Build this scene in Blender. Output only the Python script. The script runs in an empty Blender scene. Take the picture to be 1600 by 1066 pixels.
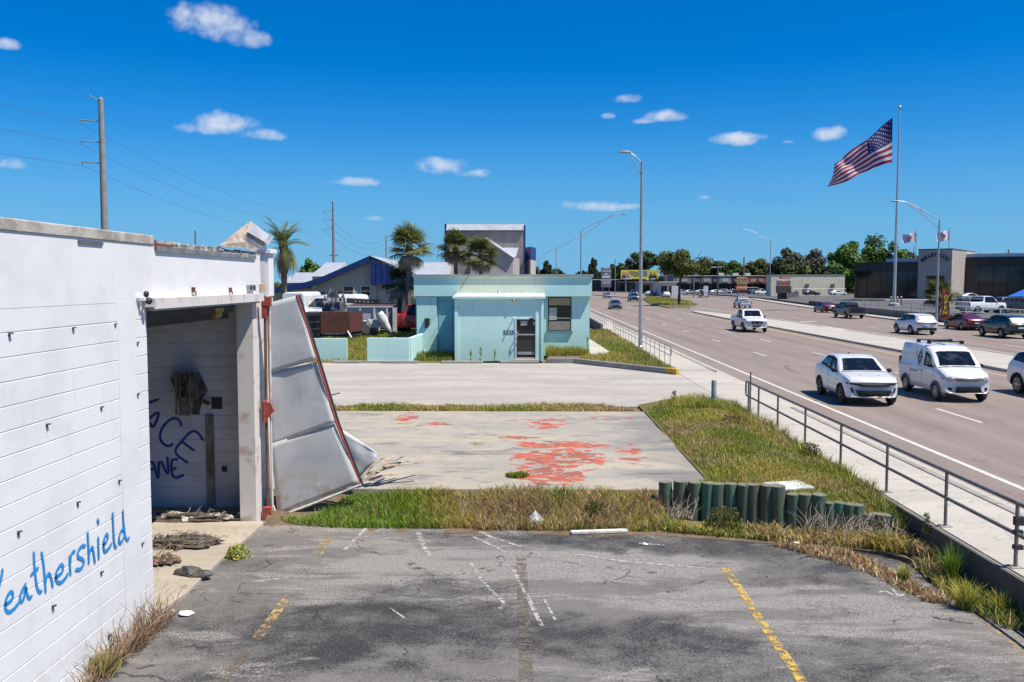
import bpy, bmesh, math, random
from mathutils import Vector, Matrix, noise
random.seed(7)
R = math.radians
scene = bpy.context.scene
C = scene.collection
# ------------------------------------------------------------------ camera
FPX = 1400.0; CXP, CYP = 800.0, 533.0; VPX, VPY = 820.0, 440.0; CAMZ = 4.3
PITCH = math.atan((CYP-VPY)/FPX); YAW = math.atan((VPX-CXP)/FPX*math.cos(PITCH))
cam_d = bpy.data.cameras.new('camera'); cam = bpy.data.objects.new('camera', cam_d); C.objects.link(cam)
cam.location = (0, 0, CAMZ); cam.rotation_euler = (math.pi/2-PITCH, 0, YAW)
cam_d.sensor_width = 36; cam_d.lens = FPX/1600*36; cam_d.clip_end = 6000; cam_d.clip_start = .1
scene.camera = cam
scene.view_settings.view_transform = 'Standard'; scene.view_settings.look = 'None'
scene.view_settings.exposure = 0.45; scene.view_settings.gamma = 1
scene.cycles.max_bounces = 6; scene.cycles.diffuse_bounces = 3; scene.cycles.glossy_bounces = 3
scene.cycles.transparent_max_bounces = 12; scene.cycles.use_denoising = True
# ------------------------------------------------------------------ sun
SUN = Vector((-0.5, 0.23, -1.0)).normalized()          # direction the light travels
sd = bpy.data.lights.new('sun', 'SUN'); sd.energy = 5.0; sd.angle = R(.5); sd.color = (1, .93, .82)
so = bpy.data.objects.new('sun', sd); C.objects.link(so); so.rotation_euler = SUN.to_track_quat('-Z', 'Y').to_euler()
so.location = (30, -20, 60)
SUN_EL = math.asin(-SUN.z); SUN_AZ = math.atan2(-SUN.x, -SUN.y)    # azimuth from +Y towards +X

def ray(px, py):
    x = (px-CXP)/FPX; z = -(py-CYP)/FPX
    c, s = math.cos(PITCH), math.sin(PITCH); y2 = c+z*s; z2 = -s+z*c
    c, s = math.cos(YAW), math.sin(YAW)
    return Vector((x*c-y2*s, x*s+y2*c, z2))
def G(px, py, z=0.0):                                    # surveyed point on the level z
    d = ray(px, py); return d*((z-CAMZ)/d.z)+Vector((0, 0, CAMZ))
def PY(px, py, Y):                                       # surveyed point on the plane y = Y
    d = ray(px, py); return d*(Y/d.y)+Vector((0, 0, CAMZ))
def PX(px, py, X):                                       # surveyed point on the plane x = X
    d = ray(px, py); return d*(X/d.x)+Vector((0, 0, CAMZ))

# ------------------------------------------------------------------ node helpers
class NT:
    def __init__(s, tree): s.t = tree; s.n = tree.nodes; s.l = tree.links
    def new(s, typ, **kw):
        n = s.n.new(typ)
        for k, v in kw.items(): setattr(n, k, v)
        return n
    def put(s, sock, v):
        if isinstance(v, bpy.types.NodeSocket): s.l.new(v, sock)
        elif v is not None:
            if sock.type == 'RGBA' and not hasattr(v, '__len__'): v = (v, v, v, 1)
            if sock.type == 'RGBA' and len(v) == 3: v = (*v, 1)
            sock.default_value = v
    def math(s, op, a, b=None, c=None, clamp=False):
        n = s.new('ShaderNodeMath', operation=op); n.use_clamp = clamp
        s.put(n.inputs[0], a)
        if b is not None: s.put(n.inputs[1], b)
        if c is not None: s.put(n.inputs[2], c)
        return n.outputs[0]
    def vmath(s, op, a, b=None):
        n = s.new('ShaderNodeVectorMath', operation=op); s.put(n.inputs[0], a)
        if b is not None: s.put(n.inputs[1], b)
        return n.outputs['Value'] if op in ('DOT_PRODUCT', 'LENGTH') else n.outputs[0]
    def noise(s, vec, scale, detail=4, rough=.55, dist=0):
        n = s.new('ShaderNodeTexNoise'); s.put(n.inputs['Vector'], vec)
        n.inputs['Scale'].default_value = scale; n.inputs['Detail'].default_value = detail
        n.inputs['Roughness'].default_value = rough; n.inputs['Distortion'].default_value = dist
        return n.outputs['Fac']
    def voro(s, vec, scale, out='Distance', feature='F1'):
        n = s.new('ShaderNodeTexVoronoi', feature=feature); s.put(n.inputs['Vector'], vec); n.inputs['Scale'].default_value = scale
        return n.outputs[out]
    def step(s, v, a, b, lo=0., hi=1.):
        n = s.new('ShaderNodeMapRange', interpolation_type='SMOOTHSTEP'); s.put(n.inputs[0], v)
        n.inputs[1].default_value = a; n.inputs[2].default_value = b; n.inputs[3].default_value = lo; n.inputs[4].default_value = hi
        return n.outputs[0]
    def mix(s, f, a, b, mode='MIX'):
        n = s.new('ShaderNodeMix', data_type='RGBA', blend_type=mode)
        s.put(n.inputs[0], f); s.put(n.inputs[6], a); s.put(n.inputs[7], b); return n.outputs[2]
    def scale(s, vec, v):
        n = s.new('ShaderNodeVectorMath', operation='MULTIPLY'); s.put(n.inputs[0], vec); n.inputs[1].default_value = v
        return n.outputs[0]
    def sep(s, v):
        n = s.new('ShaderNodeSeparateXYZ'); s.put(n.inputs[0], v); return n.outputs
    def pos(s): return s.new('ShaderNodeNewGeometry').outputs['Position']
    def obj(s): return s.new('ShaderNodeTexCoord').outputs['Object']

MATS = {}
def newmat(name):
    m = bpy.data.materials.new(name); m.use_nodes = True; t = NT(m.node_tree); t.n.clear()
    out = t.new('ShaderNodeOutputMaterial'); b = t.new('ShaderNodeBsdfPrincipled'); t.l.new(b.outputs[0], out.inputs[0])
    MATS[name] = m; return m, t, b, out
def bump(t, b, h, strength, dist=.02):
    n = t.new('ShaderNodeBump'); t.put(n.inputs['Height'], h); n.inputs['Strength'].default_value = strength; n.inputs['Distance'].default_value = dist
    t.l.new(n.outputs[0], b.inputs['Normal'])
def mat(name, c, c2=None, sc=3., rough=.7, metal=0., bmp=0., bsc=40., coat=0., lo=.42, hi=.62, spec=.5, world=False, stretch=(1, 1, 1)):
    """plain two-tone weathered material"""
    if name in MATS: return MATS[name]
    m, t, b, o = newmat(name)
    v = t.pos() if world else t.obj()
    if stretch != (1, 1, 1): v = t.scale(v, stretch)
    if c2 is None: c2 = tuple(x*.86 for x in c)
    f = t.step(t.noise(v, sc, 5, .6), lo, hi)
    t.put(b.inputs['Base Color'], t.mix(f, c, c2))
    b.inputs['Roughness'].default_value = rough; b.inputs['Metallic'].default_value = metal
    b.inputs['Specular IOR Level'].default_value = spec
    if coat: b.inputs['Coat Weight'].default_value = coat; b.inputs['Coat Roughness'].default_value = .06
    if bmp: bump(t, b, t.noise(v, bsc, 3), bmp)
    return m
def attr_mat(name, rough=.8, trans=0.0, spec=.2):
    """colour per blade or leaf, held in the mesh as the attribute 'tint'"""
    m, t, b, o = newmat(name)
    a = t.new('ShaderNodeAttribute', attribute_name='tint')
    t.put(b.inputs['Base Color'], a.outputs['Color']); b.inputs['Roughness'].default_value = rough
    b.inputs['Specular IOR Level'].default_value = spec
    if trans:
        tr = t.new('ShaderNodeBsdfTranslucent'); t.put(tr.inputs[0], a.outputs['Color'])
        mx = t.new('ShaderNodeMixShader'); mx.inputs[0].default_value = trans
        t.l.new(b.outputs[0], mx.inputs[1]); t.l.new(tr.outputs[0], mx.inputs[2]); t.l.new(mx.outputs[0], o.inputs[0])
    return m

# ------------------------------------------------------------------ world: Nishita sky, small fair-weather clouds
w = bpy.data.worlds.new('World'); scene.world = w; w.use_nodes = True
wt = NT(w.node_tree); wt.n.clear()
wo = wt.new('ShaderNodeOutputWorld'); bg = wt.new('ShaderNodeBackground'); wt.l.new(bg.outputs[0], wo.inputs[0])
sky = wt.new('ShaderNodeTexSky', sky_type='NISHITA'); sky.sun_disc = False
sky.sun_elevation = SUN_EL; sky.sun_rotation = SUN_AZ; sky.air_density = 1.0; sky.dust_density = 0.0; sky.ozone_density = 2.0; sky.altitude = 0
hs = wt.new('ShaderNodeHueSaturation'); hs.inputs['Saturation'].default_value = 1.22; hs.inputs['Value'].default_value = 1.0
wt.put(hs.inputs['Color'], wt.mix(1.0, sky.outputs[0], (.34, .58, .90), 'MULTIPLY'))
dirv = wt.new('ShaderNodeTexCoord').outputs['Generated']
dx, dy, dz = wt.sep(dirv)
az = wt.math('ARCTAN2', dx, dy); el = wt.math('ARCSINE', dz)
nz = wt.noise(wt.scale(dirv, (1, 1, 1.15)), 24, 5, .5); nz2 = wt.noise(wt.scale(dirv, (1, 1, 1.1)), 70, 5, .55)
nsum = wt.math('ADD', wt.math('MULTIPLY', wt.math('SUBTRACT', nz, .5), 3.6), wt.math('MULTIPLY', wt.math('SUBTRACT', nz2, .5), 2.3))
CLOUDS = [  # pixel centre, half width, half height, density
    (335, 40, 62, 27, 1), (380, 60, 34, 17, .9), (352, 198, 50, 17, 1), (405, 212, 40, 10, .9), (318, 203, 36, 9, .8), (700, 262, 50, 15, 1), (738, 272, 32, 9, .9),
    (977, 156, 25, 9, 1), (951, 182, 13, 6, .8), (1040, 183, 34, 10, 1), (1010, 190, 24, 5, .6), (1145, 220, 44, 10, 1), (1185, 215, 18, 6, .7),
    (1300, 211, 28, 11, 1), (930, 324, 56, 9, .75), (985, 323, 40, 6, .6), (553, 285, 36, 8, .7), (14, 257, 24, 10, .9), (0, 70, 22, 8, .8),
    (579, 342, 16, 5, .55), (1100, 309, 9, 4, .5), (890, 321, 18, 7, .6), (1232, 222, 12, 3, .35)]
items = []
for px, py, hw, hh, den in CLOUDS:
    d = ray(px, py).normalized(); items.append((math.atan2(d.x, d.y), math.asin(d.z), hw/FPX*.93, hh/FPX*1.02, den))
rc = random.Random(3)
for i in range(12):                                       # the same sparse sky carries on all round
    items.append((R(48+i*24+rc.uniform(-8, 8)), R(rc.uniform(5, 30)), rc.uniform(.015, .05), rc.uniform(.007, .016), rc.uniform(.6, 1)))
acc = None; vacc = None
for a0, e0, sa, se, den in items:
    if a0 > math.pi: a0 -= 2*math.pi
    u = wt.math('MULTIPLY', wt.math('SUBTRACT', az, a0), 1/sa); v = wt.math('MULTIPLY', wt.math('SUBTRACT', el, e0), 1/se)
    vv = wt.math('MAXIMUM', v, wt.math('MULTIPLY', v, -1.5))      # flatter bases
    e = wt.math('ADD', wt.math('MULTIPLY', u, u), wt.math('MULTIPLY', vv, vv))
    k = wt.math('MULTIPLY', wt.step(wt.math('SUBTRACT', nsum, e), -1.35, .65), den)
    acc = k if acc is None else wt.math('MAXIMUM', acc, k); vk = wt.math('MULTIPLY', k, v); vacc = vk if vacc is None else wt.math('ADD', vacc, vk)
shade = wt.step(wt.math('ADD', vacc, wt.math('MULTIPLY', wt.math('SUBTRACT', nz2, .5), 1.2)), -.6, .5)
ccol = wt.mix(shade, (4.7, 5.2, 6.0), (6.3, 6.5, 6.9))
base_sky = wt.mix(wt.step(el, R(14), R(-2), 0, .9), hs.outputs[0], (1.2, 3.25, 5.45))    # clear deep-blue haze toward the horizon, all round
wt.put(bg.inputs[0], wt.mix(wt.math('MULTIPLY', acc, .74), base_sky, ccol)); bg.inputs[1].default_value = .10

# ------------------------------------------------------------------ mesh helpers
class MB:
    def __init__(s): s.v = []; s.f = []; s.m = []; s.mi = 0
    def add(s, vs, fs, mi=None):
        o = len(s.v); s.v += [tuple(p) for p in vs]; s.f += [tuple(i+o for i in f) for f in fs]; s.m += [s.mi if mi is None else mi]*len(fs); return s
    def quad(s, a, b, c, d): return s.add([a, b, c, d], [(0, 1, 2, 3)])
    def box(s, x0, x1, y0, y1, z0, z1, M=None, mi=None):
        vs = [Vector(p) for p in ((x0, y0, z0), (x1, y0, z0), (x1, y1, z0), (x0, y1, z0), (x0, y0, z1), (x1, y0, z1), (x1, y1, z1), (x0, y1, z1))]
        if M: vs = [M @ p for p in vs]
        return s.add(vs, [(3, 2, 1, 0), (4, 5, 6, 7), (0, 1, 5, 4), (1, 2, 6, 5), (2, 3, 7, 6), (3, 0, 4, 7)], mi)
    def bar(s, a, b, w, h=None, up=(0, 0, 1), mi=None):
        a = Vector(a); b = Vector(b); h = h or w; d = (b-a); L = d.length; d.normalize(); up = Vector(up)
        if abs(d.dot(up)) > .98: up = Vector((0, 1, 0))
        x = d.cross(up).normalized(); z = x.cross(d)
        M = Matrix((( *[x[0], d[0], z[0]], a[0]), (x[1], d[1], z[1], a[1]), (x[2], d[2], z[2], a[2]), (0, 0, 0, 1)))
        return s.box(-w/2, w/2, 0, L, -h/2, h/2, M, mi)
    def tube(s, pts, r, n=8, cap=True, mi=None):
        pts = [Vector(p) for p in pts]; rs = r if hasattr(r, '__len__') else [r]*len(pts); vs = []; fs = []
        pu = None
        for i, p in enumerate(pts):
            d = (pts[min(i+1, len(pts)-1)]-pts[max(i-1, 0)]).normalized()
            if pu is None: pu = Vector((0, 0, 1)) if abs(d.z) < .9 else Vector((1, 0, 0))
            x = d.cross(pu).normalized(); y = x.cross(d).normalized(); pu = y
            for k in range(n):
                a = 2*math.pi*k/n; vs.append(p+(x*math.cos(a)+y*math.sin(a))*rs[i])
        for i in range(len(pts)-1):
            for k in range(n): fs.append((i*n+k, i*n+(k+1) % n, (i+1)*n+(k+1) % n, (i+1)*n+k))
        if cap: fs.append(tuple(range(n))[::-1]); fs.append(tuple(range((len(pts)-1)*n, len(pts)*n)))
        return s.add(vs, fs, mi)
    def prism(s, poly, z0, z1, mi=None):                      # polygon in x,y extruded in z
        n = len(poly); ar = sum(poly[i][0]*poly[(i+1) % n][1]-poly[(i+1) % n][0]*poly[i][1] for i in range(n))
        if ar < 0: poly = poly[::-1]
        vs = [(p[0], p[1], z0) for p in poly]+[(p[0], p[1], z1) for p in poly]
        fs = [tuple(range(n))[::-1], tuple(range(n, 2*n))]+[(i, (i+1) % n, n+(i+1) % n, n+i) for i in range(n)]
        return s.add(vs, fs, mi)
    def prismy(s, poly, y0, y1, mi=None):                     # polygon in x,z extruded in y
        n = len(poly); ar = sum(poly[i][0]*poly[(i+1) % n][1]-poly[(i+1) % n][0]*poly[i][1] for i in range(n))
        if ar < 0: poly = poly[::-1]
        vs = [(p[0], y0, p[1]) for p in poly]+[(p[0], y1, p[1]) for p in poly]
        fs = [tuple(range(n)), tuple(range(n, 2*n))[::-1]]+[((i+1) % n, i, n+i, n+(i+1) % n) for i in range(n)]
        return s.add(vs, fs, mi)
    def lathe(s, prof, n=16, axis='z', c=(0, 0, 0), mi=None):  # prof: (radius, height)
        vs = []; fs = []; c = Vector(c)
        for r, h in prof:
            for k in range(n):
                a = 2*math.pi*k/n; p = (r*math.cos(a), r*math.sin(a), h)
                if axis == 'x': p = (h, p[0], p[1])
                vs.append(Vector(p)+c)
        for i in range(len(prof)-1):
            for k in range(n): fs.append((i*n+k, i*n+(k+1) % n, (i+1)*n+(k+1) % n, (i+1)*n+k))
        return s.add(vs, fs, mi)
    def disc(s, c, r, n=12, axis='x', mi=None):
        vs = []
        for k in range(n):
            a = 2*math.pi*k/n; p = (0, r*math.cos(a), r*math.sin(a)) if axis == 'x' else ((r*math.cos(a), 0, r*math.sin(a)) if axis == 'y' else (r*math.cos(a), r*math.sin(a), 0))
            vs.append(Vector(p)+Vector(c))
        return s.add(vs, [tuple(range(n))], mi)
    def blob(s, c, r, sub=1, jit=.15, seed=0, mi=None):
        bm = bmesh.new(); bmesh.ops.create_icosphere(bm, subdivisions=sub, radius=1); rr = random.Random(seed)
        r = r if hasattr(r, '__len__') else (r, r, r)
        vs = [Vector((v.co.x*r[0], v.co.y*r[1], v.co.z*r[2]))*(1+rr.uniform(-jit, jit))+Vector(c) for v in bm.verts]
        fs = [tuple(v.index for v in f.verts) for f in bm.faces]; bm.free(); return s.add(vs, fs, mi)
    def mesh(s, name, mats=None, smooth=None, bevel=0):
        me = bpy.data.meshes.new(name); me.from_pydata(s.v, [], s.f); me.validate()
        for m in (mats if isinstance(mats, (list, tuple)) else [mats]):
            if m: me.materials.append(m)
        if len(s.m) == len(me.polygons): me.polygons.foreach_set('material_index', s.m)
        if bevel:
            bm = bmesh.new(); bm.from_mesh(me); bmesh.ops.bevel(bm, geom=list(bm.edges), offset=bevel, segments=1, affect='EDGES', profile=.5); bm.to_mesh(me); bm.free()
        if smooth is not None:
            me.polygons.foreach_set('use_smooth', [True]*len(me.polygons)); me.set_sharp_from_angle(angle=R(smooth))
        return me
    def build(s, name, mats, parent=None, smooth=None, bevel=0, origin=None):
        if origin is not None:
            o = Vector(origin); s.v = [tuple(Vector(p)-o) for p in s.v]
        ob = link(name, s.mesh(name, mats, smooth, bevel), parent)
        if origin is not None: ob.location = origin
        return ob
def link(name, data, parent=None):
    o = bpy.data.objects.new(name, data); C.objects.link(o)
    if parent: o.parent = parent
    return o
def tag(o, label, cat, group=None, kind=None):
    o['label'] = label; o['category'] = cat
    if group: o['group'] = group
    if kind: o['kind'] = kind
    return o
def struct(o, label=None, cat=None):
    o['kind'] = 'structure'
    if label: o['label'] = label
    if cat: o['category'] = cat
    return o
def thing(name, label, cat, loc=(0, 0, 0), rz=0, group=None):
    o = bpy.data.objects.new(name, None); C.objects.link(o); o.location = loc; o.rotation_euler.z = rz
    o.empty_display_size = .3
    return tag(o, label, cat, group)
def copy_tree(o, parent=None):
    c = o.copy(); C.objects.link(c); c.parent = parent
    for ch in o.children: copy_tree(ch, c)
    return c
def ribbon(path, width, nrm, off=0.0):
    """flat stroke along a path lying in the plane with normal nrm; uv.y runs across it"""
    pts = [Vector(p) for p in path]; nrm = Vector(nrm).normalized(); vs = []; uv = []; fs = []
    # round the path
    for _ in range(2):
        if len(pts) > 2:
            q = [pts[0]]
            for a, b in zip(pts, pts[1:]): q += [a.lerp(b, .25), a.lerp(b, .75)]
            pts = q+[pts[-1]]
    d0 = (pts[1]-pts[0]).normalized(); d1 = (pts[-1]-pts[-2]).normalized()
    pts = [pts[0]-d0*width*.45]+pts+[pts[-1]+d1*width*.45]
    for i, p in enumerate(pts):
        d = (pts[min(i+1, len(pts)-1)]-pts[max(i-1, 0)]).normalized(); s = d.cross(nrm).normalized()*width/2
        if i in (0, len(pts)-1): s = s*.25
        vs += [p-s+nrm*off, p+s+nrm*off]
        if i: n = len(vs); fs.append((n-4, n-3, n-1, n-2))
    return vs, fs
def text_mesh(txt, size, extrude=.01, align='CENTER', bold=0.0):
    cu = bpy.data.curves.new('lettering', 'FONT'); cu.body = txt; cu.size = size; cu.extrude = extrude; cu.align_x = align; cu.align_y = 'CENTER'; cu.offset = bold
    cu.resolution_u = 3
    o = bpy.data.objects.new('lettering', cu); me = bpy.data.meshes.new_from_object(o); bpy.data.objects.remove(o); return me
def lettering(txt, size, loc, rot, m, parent=None, extrude=.01, bold=0.0, name='lettering'):
    me = text_mesh(txt, size, extrude, 'CENTER', bold); me.materials.clear(); me.materials.append(m)
    o = link(name, me, parent); o.location = loc; o.rotation_euler = rot; return o
# ================================================================== SETTING: ground, lots, road
LOT = -0.35
# --- ground materials
def ground_mat(name, c, c2, c3, sc=.6, rough=.95, speck=90, sp=.25, bmp=.3):
    m, t, b, o = newmat(name); v = t.pos()
    a = t.step(t.noise(v, sc, 6, .62), .38, .62); d = t.step(t.noise(v, sc*6, 5, .6), .35, .7)
    col = t.mix(a, c, c2); col = t.mix(t.math('MULTIPLY', d, .55), col, c3)
    s = t.noise(v, speck, 2, .6); col = t.mix(t.step(s, .5, .75, 0, sp), col, tuple(min(1, x*1.9+.05) for x in c)); col = t.mix(t.step(s, .5, .3, 0, sp), col, tuple(x*.45 for x in c))
    t.put(b.inputs['Base Color'], col); b.inputs['Roughness'].default_value = rough; b.inputs['Specular IOR Level'].default_value = .25
    bump(t, b, t.noise(v, speck, 3), bmp, .01); return m
M_earth = ground_mat('dry_earth_and_grass', (.16, .13, .07), (.10, .10, .035), (.22, .17, .10), .5)
M_dirt = ground_mat('leaf_litter_dirt', (.13, .095, .06), (.20, .15, .10), (.08, .06, .035), 2.5, speck=30, sp=.5)
# --- parking lot asphalt: black sealer worn away to grey aggregate
m, t, b, o = newmat('worn_asphalt'); v = t.pos()
wob = t.new('ShaderNodeTexNoise'); t.put(wob.inputs['Vector'], v); wob.inputs['Scale'].default_value = 1.7; wob.inputs['Detail'].default_value = 6
big = t.noise(t.scale(v, (.55, 1.0, 1)), .62, 7, .66, .6); mid = t.noise(v, 2.6, 6, .65, .4); fine = t.noise(v, 34, 5, .8); fine2 = t.noise(v, 110, 2, .7)
sc_ = t.noise(t.scale(v, (6, 60, 1)), 1.0, 4, .7, 1.5)
XY = t.sep(t.vmath('ADD', v, t.scale(wob.outputs['Color'], (2.2, 1.4, 0)))); bias = None
for cx_, cy_, rx_, ry_, k_ in ((2.2, 16.2, 2.6, 1.0, -.17), (-1.2, 11.6, 2.4, 1.1, -.17), (1.6, 11.4, 1.2, 1.0, -.10), (4.6, 14.9, 1.5, 1.1, -.10), (.6, 14.4, 3.6, .8, .13), (-3.0, 14.9, 1.2, 2.2, .08), (3.6, 12.6, 2.4, .9, .12), (5.6, 11.6, 1.6, 1.2, .05), (6.2, 15.6, .9, .7, -.1)):
    a_ = t.math('MULTIPLY', t.math('SUBTRACT', XY[0], cx_+1.1), 1/rx_); c_ = t.math('MULTIPLY', t.math('SUBTRACT', XY[1], cy_+.7), 1/ry_); k2 = t.step(t.math('ADD', t.math('MULTIPLY', a_, a_), t.math('MULTIPLY', c_, c_)), 1.5, .35, 0, k_); bias = k2 if bias is None else t.math('ADD', bias, k2)
big = t.math('ADD', big, t.math('MULTIPLY', bias, 1.0))
wear = t.step(t.math('ADD', t.math('ADD', t.math('MULTIPLY', big, .55), t.math('MULTIPLY', mid, .24)), t.math('ADD', t.math('MULTIPLY', fine, .50), t.math('MULTIPLY', sc_, .14))), .57, .78)
col = t.mix(wear, (.030, .030, .034), (.165, .157, .148))
col = t.mix(t.step(fine, .52, .70, 0, .5), col, (.21, .20, .185)); col = t.mix(t.step(fine2, .48, .28, 0, .65), col, (.018, .018, .019)); col = t.mix(t.step(fine2, .56, .74, 0, .5), col, (.27, .26, .245))
# bleached dusty zones
dust = t.math('MULTIPLY', t.step(t.math('ADD', t.noise(t.scale(v, (.35, 1.3, 1)), 1.1, 7, .75, .8), t.math('MULTIPLY', bias, .9)), .50, .62), t.step(t.math('ADD', fine, t.math('MULTIPLY', fine2, .5)), .62, .92)); col = t.mix(t.math('MULTIPLY', dust, .9), col, (.36, .34, .315))
ck = t.voro(t.vmath('ADD', v, t.scale(wob.outputs['Color'], (1.6, 1.6, 0))), .34, 'Distance', 'DISTANCE_TO_EDGE')
col = t.mix(t.math('MULTIPLY', t.step(ck, .010, .003, 0, .8), t.step(mid, .45, .6)), col, (.03, .028, .027))
rim = t.math('MULTIPLY', t.step(t.math('ADD', XY[1], t.math('MULTIPLY', fine, 1.0)), 17.15, 17.9), t.step(fine, .42, .58)); col = t.mix(t.math('MULTIPLY', rim, .75), col, (.34, .32, .29))
t.put(b.inputs['Base Color'], col); b.inputs['Roughness'].default_value = .93; b.inputs['Specular IOR Level'].default_value = .22
bump(t, b, t.math('ADD', fine, t.math('MULTIPLY', fine2, .6)), .55, .012); M_asph = m
# --- old concrete slab with mildew and red paint islands
m, t, b, o = newmat('painted_slab_concrete'); v = t.pos(); X, Y, Z = t.sep(v)
n1 = t.noise(t.scale(v, (.5, 1.1, 1)), .55, 6, .65, .5); n2 = t.noise(v, 2.4, 6, .6); n3 = t.noise(v, 45, 3, .6)
col = t.mix(t.step(n1, .36, .6), (.43, .375, .285), (.34, .31, .26)); col = t.mix(t.step(n2, .45, .75, 0, .6), col, (.23, .225, .21))
edge = t.math('ADD', t.math('MULTIPLY', X, .9), t.math('MULTIPLY', n1, 5.0))
col = t.mix(t.step(edge, 4.3, 6.2, 0, .8), col, (.17, .168, .16))
stn = t.step(t.noise(t.scale(v, (.5, 1.6, 1)), .9, 7, .72, 1.0), .53, .68, 0, .8); col = t.mix(stn, col, (.10, .10, .098))
# red islands
vv = t.new('ShaderNodeTexVoronoi', feature='F1'); t.put(vv.inputs['Vector'], t.vmath('ADD', t.scale(v, (1.3, 1.9, 0)), t.scale(t.new('ShaderNodeTexNoise').outputs['Color'], (.15, .15, 0)))); vv.inputs['Scale'].default_value = 2.4
cellr = t.sep(vv.outputs['Color'])[0]
vd = t.voro(t.scale(v, (.8, 1.2, 0)), 2.4, 'Distance', 'DISTANCE_TO_EDGE')
def blob_(cx, cy, rx, ry):
    a = t.math('MULTIPLY', t.math('SUBTRACT', X, cx), 1/rx); c = t.math('MULTIPLY', t.math('SUBTRACT', Y, cy), 1/ry)
    return t.step(t.math('ADD', t.math('MULTIPLY', a, a), t.math('MULTIPLY', c, c)), 1.6, 0.0)
blobs = None
for q in ((.55, 19.3, .95, 1.2), (.8, 21.0, 1.15, 1.6), (1.0, 22.9, 1.3, .7), (.7, 26.3, .7, 1.2), (-3.6, 27.3, .4, 1.4), (-2.7, 26.2, .8, .4), (2.6, 27.4, .9, .4), (2.6, 21.8, .4, 1.6), (-.1, 24, .6, .4)):
    k = blob_(*q); k = t.math('MULTIPLY', k, 1.0 if q[2] > .94 else .66); blobs = k if blobs is None else t.math('MAXIMUM', blobs, k)
thr = t.math('ADD', t.math('ADD', cellr, t.math('MULTIPLY', t.math('SUBTRACT', t.noise(v, 5, 5, .7), .5), 1.3)), t.math('MULTIPLY', blobs, 1.15))
red = t.math('MULTIPLY', t.step(thr, 1.22, 1.28), t.step(vd, .0, .035))
rcol = t.mix(t.step(t.noise(v, 1.1, 4), .42, .6), (.48, .06, .012), (.27, .068, .04))
col = t.mix(t.math('MULTIPLY', red, .92), col, rcol)
col = t.mix(t.step(n3, .6, .35, 0, .25), col, (.15, .14, .13))
t.put(b.inputs['Base Color'], col); b.inputs['Roughness'].default_value = .88; bump(t, b, n3, .2, .006); M_slab = m
# --- pale concrete (lots, walks, kerbs)
def concrete(name, c, c2, st=.4):
    m, t, b, o = newmat(name); v = t.pos(); n1 = t.noise(t.scale(v, (.35, 1.3, 1)), .5, 6, .6, .4); n2 = t.noise(v, 3.2, 6, .65); n3 = t.noise(v, 70, 3, .6)
    col = t.mix(t.step(n1, .38, .62), c, c2); col = t.mix(t.step(n2, .5, .8, 0, st), col, tuple(x*.55 for x in c))
    col = t.mix(t.step(t.noise(t.scale(v, (.12, 3, 1)), 1., 5, .65), .58, .75, 0, st*.8), col, tuple(x*.62 for x in c))
    col = t.mix(t.step(n3, .6, .4, 0, .22), col, tuple(x*.6 for x in c)); col = t.mix(t.step(t.noise(t.scale(v, (.8, 1.9, 1)), 1.5, 4, .6), .69, .76, 0, .65), col, tuple(x*.32 for x in c)); ckc = t.math('ABSOLUTE', t.math('SUBTRACT', t.noise(v, .28, 5, .65, .5), .5)); col = t.mix(t.step(ckc, .0045, .0015, 0, .5), col, tuple(x*.4 for x in c)); t.put(b.inputs['Base Color'], col); b.inputs['Roughness'].default_value = .9
    bump(t, b, n3, .18, .006); return m
M_conc = concrete('pale_lot_concrete', (.43, .395, .35), (.35, .325, .285)); M_walk = concrete('sidewalk_concrete', (.47, .435, .375), (.40, .37, .32), .3)
M_kerb = concrete('grey_kerb_concrete', (.34, .315, .28), (.26, .245, .22), .5)
# --- road
m, t, b, o = newmat('road_asphalt'); v = t.pos()
n1 = t.noise(t.scale(v, (1.0, .05, 1)), .8, 5, .6); n2 = t.noise(v, .35, 5, .6); n3 = t.noise(v, 80, 3, .65)
col = t.mix(t.step(n1, .36, .64), (.230, .184, .158), (.262, .215, .186)); col = t.mix(t.step(n2, .4, .7, 0, .4), col, (.205, .160, .140))
col = t.mix(t.step(n3, .62, .35, 0, .35), col, (.11, .095, .09)); col = t.mix(t.step(n3, .5, .75, 0, .25), col, (.36, .32, .3))
RX, RY_, RZ_ = t.sep(v); lane = t.math('FRACT', t.math('MULTIPLY', t.math('SUBTRACT', RX, 10.36), 1/3.6)); ctr = t.math('ABSOLUTE', t.math('SUBTRACT', lane, .5))
oil = t.math('MULTIPLY', t.step(ctr, .16, .0), t.step(t.noise(t.scale(v, (1, .10, 1)), 1.3, 6, .7), .38, .66)); col = t.mix(t.math('MULTIPLY', oil, .42), col, (.13, .105, .095))
path = t.math('MULTIPLY', t.step(t.math('ABSOLUTE', t.math('SUBTRACT', ctr, .26)), .11, .02), t.step(t.noise(t.scale(v, (1, .06, 1)), .9, 5, .6), .35, .6)); col = t.mix(t.math('MULTIPLY', path, .30), col, (.30, .25, .225))
pt = t.noise(t.scale(v, (.5, .12, 1)), .55, 3, .5); col = t.mix(t.step(pt, .63, .64, 0, .22), col, (.15, .125, .115))
crk = t.math('ABSOLUTE', t.math('SUBTRACT', t.noise(t.scale(v, (.6, .35, 1)), .45, 5, .6, .4), .5)); col = t.mix(t.math('MULTIPLY', t.step(crk, .004, .0015, 0, .6), t.step(n2, .45, .6)), col, (.09, .075, .07))
col = t.mix(t.step(ctr, .482, .49, 0, .25), col, (.14, .115, .105))
t.put(b.inputs['Base Color'], col); b.inputs['Roughness'].default_value = .88; b.inputs['Specular IOR Level'].default_value = .25; bump(t, b, n3, .2, .006); M_road = m
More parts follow.
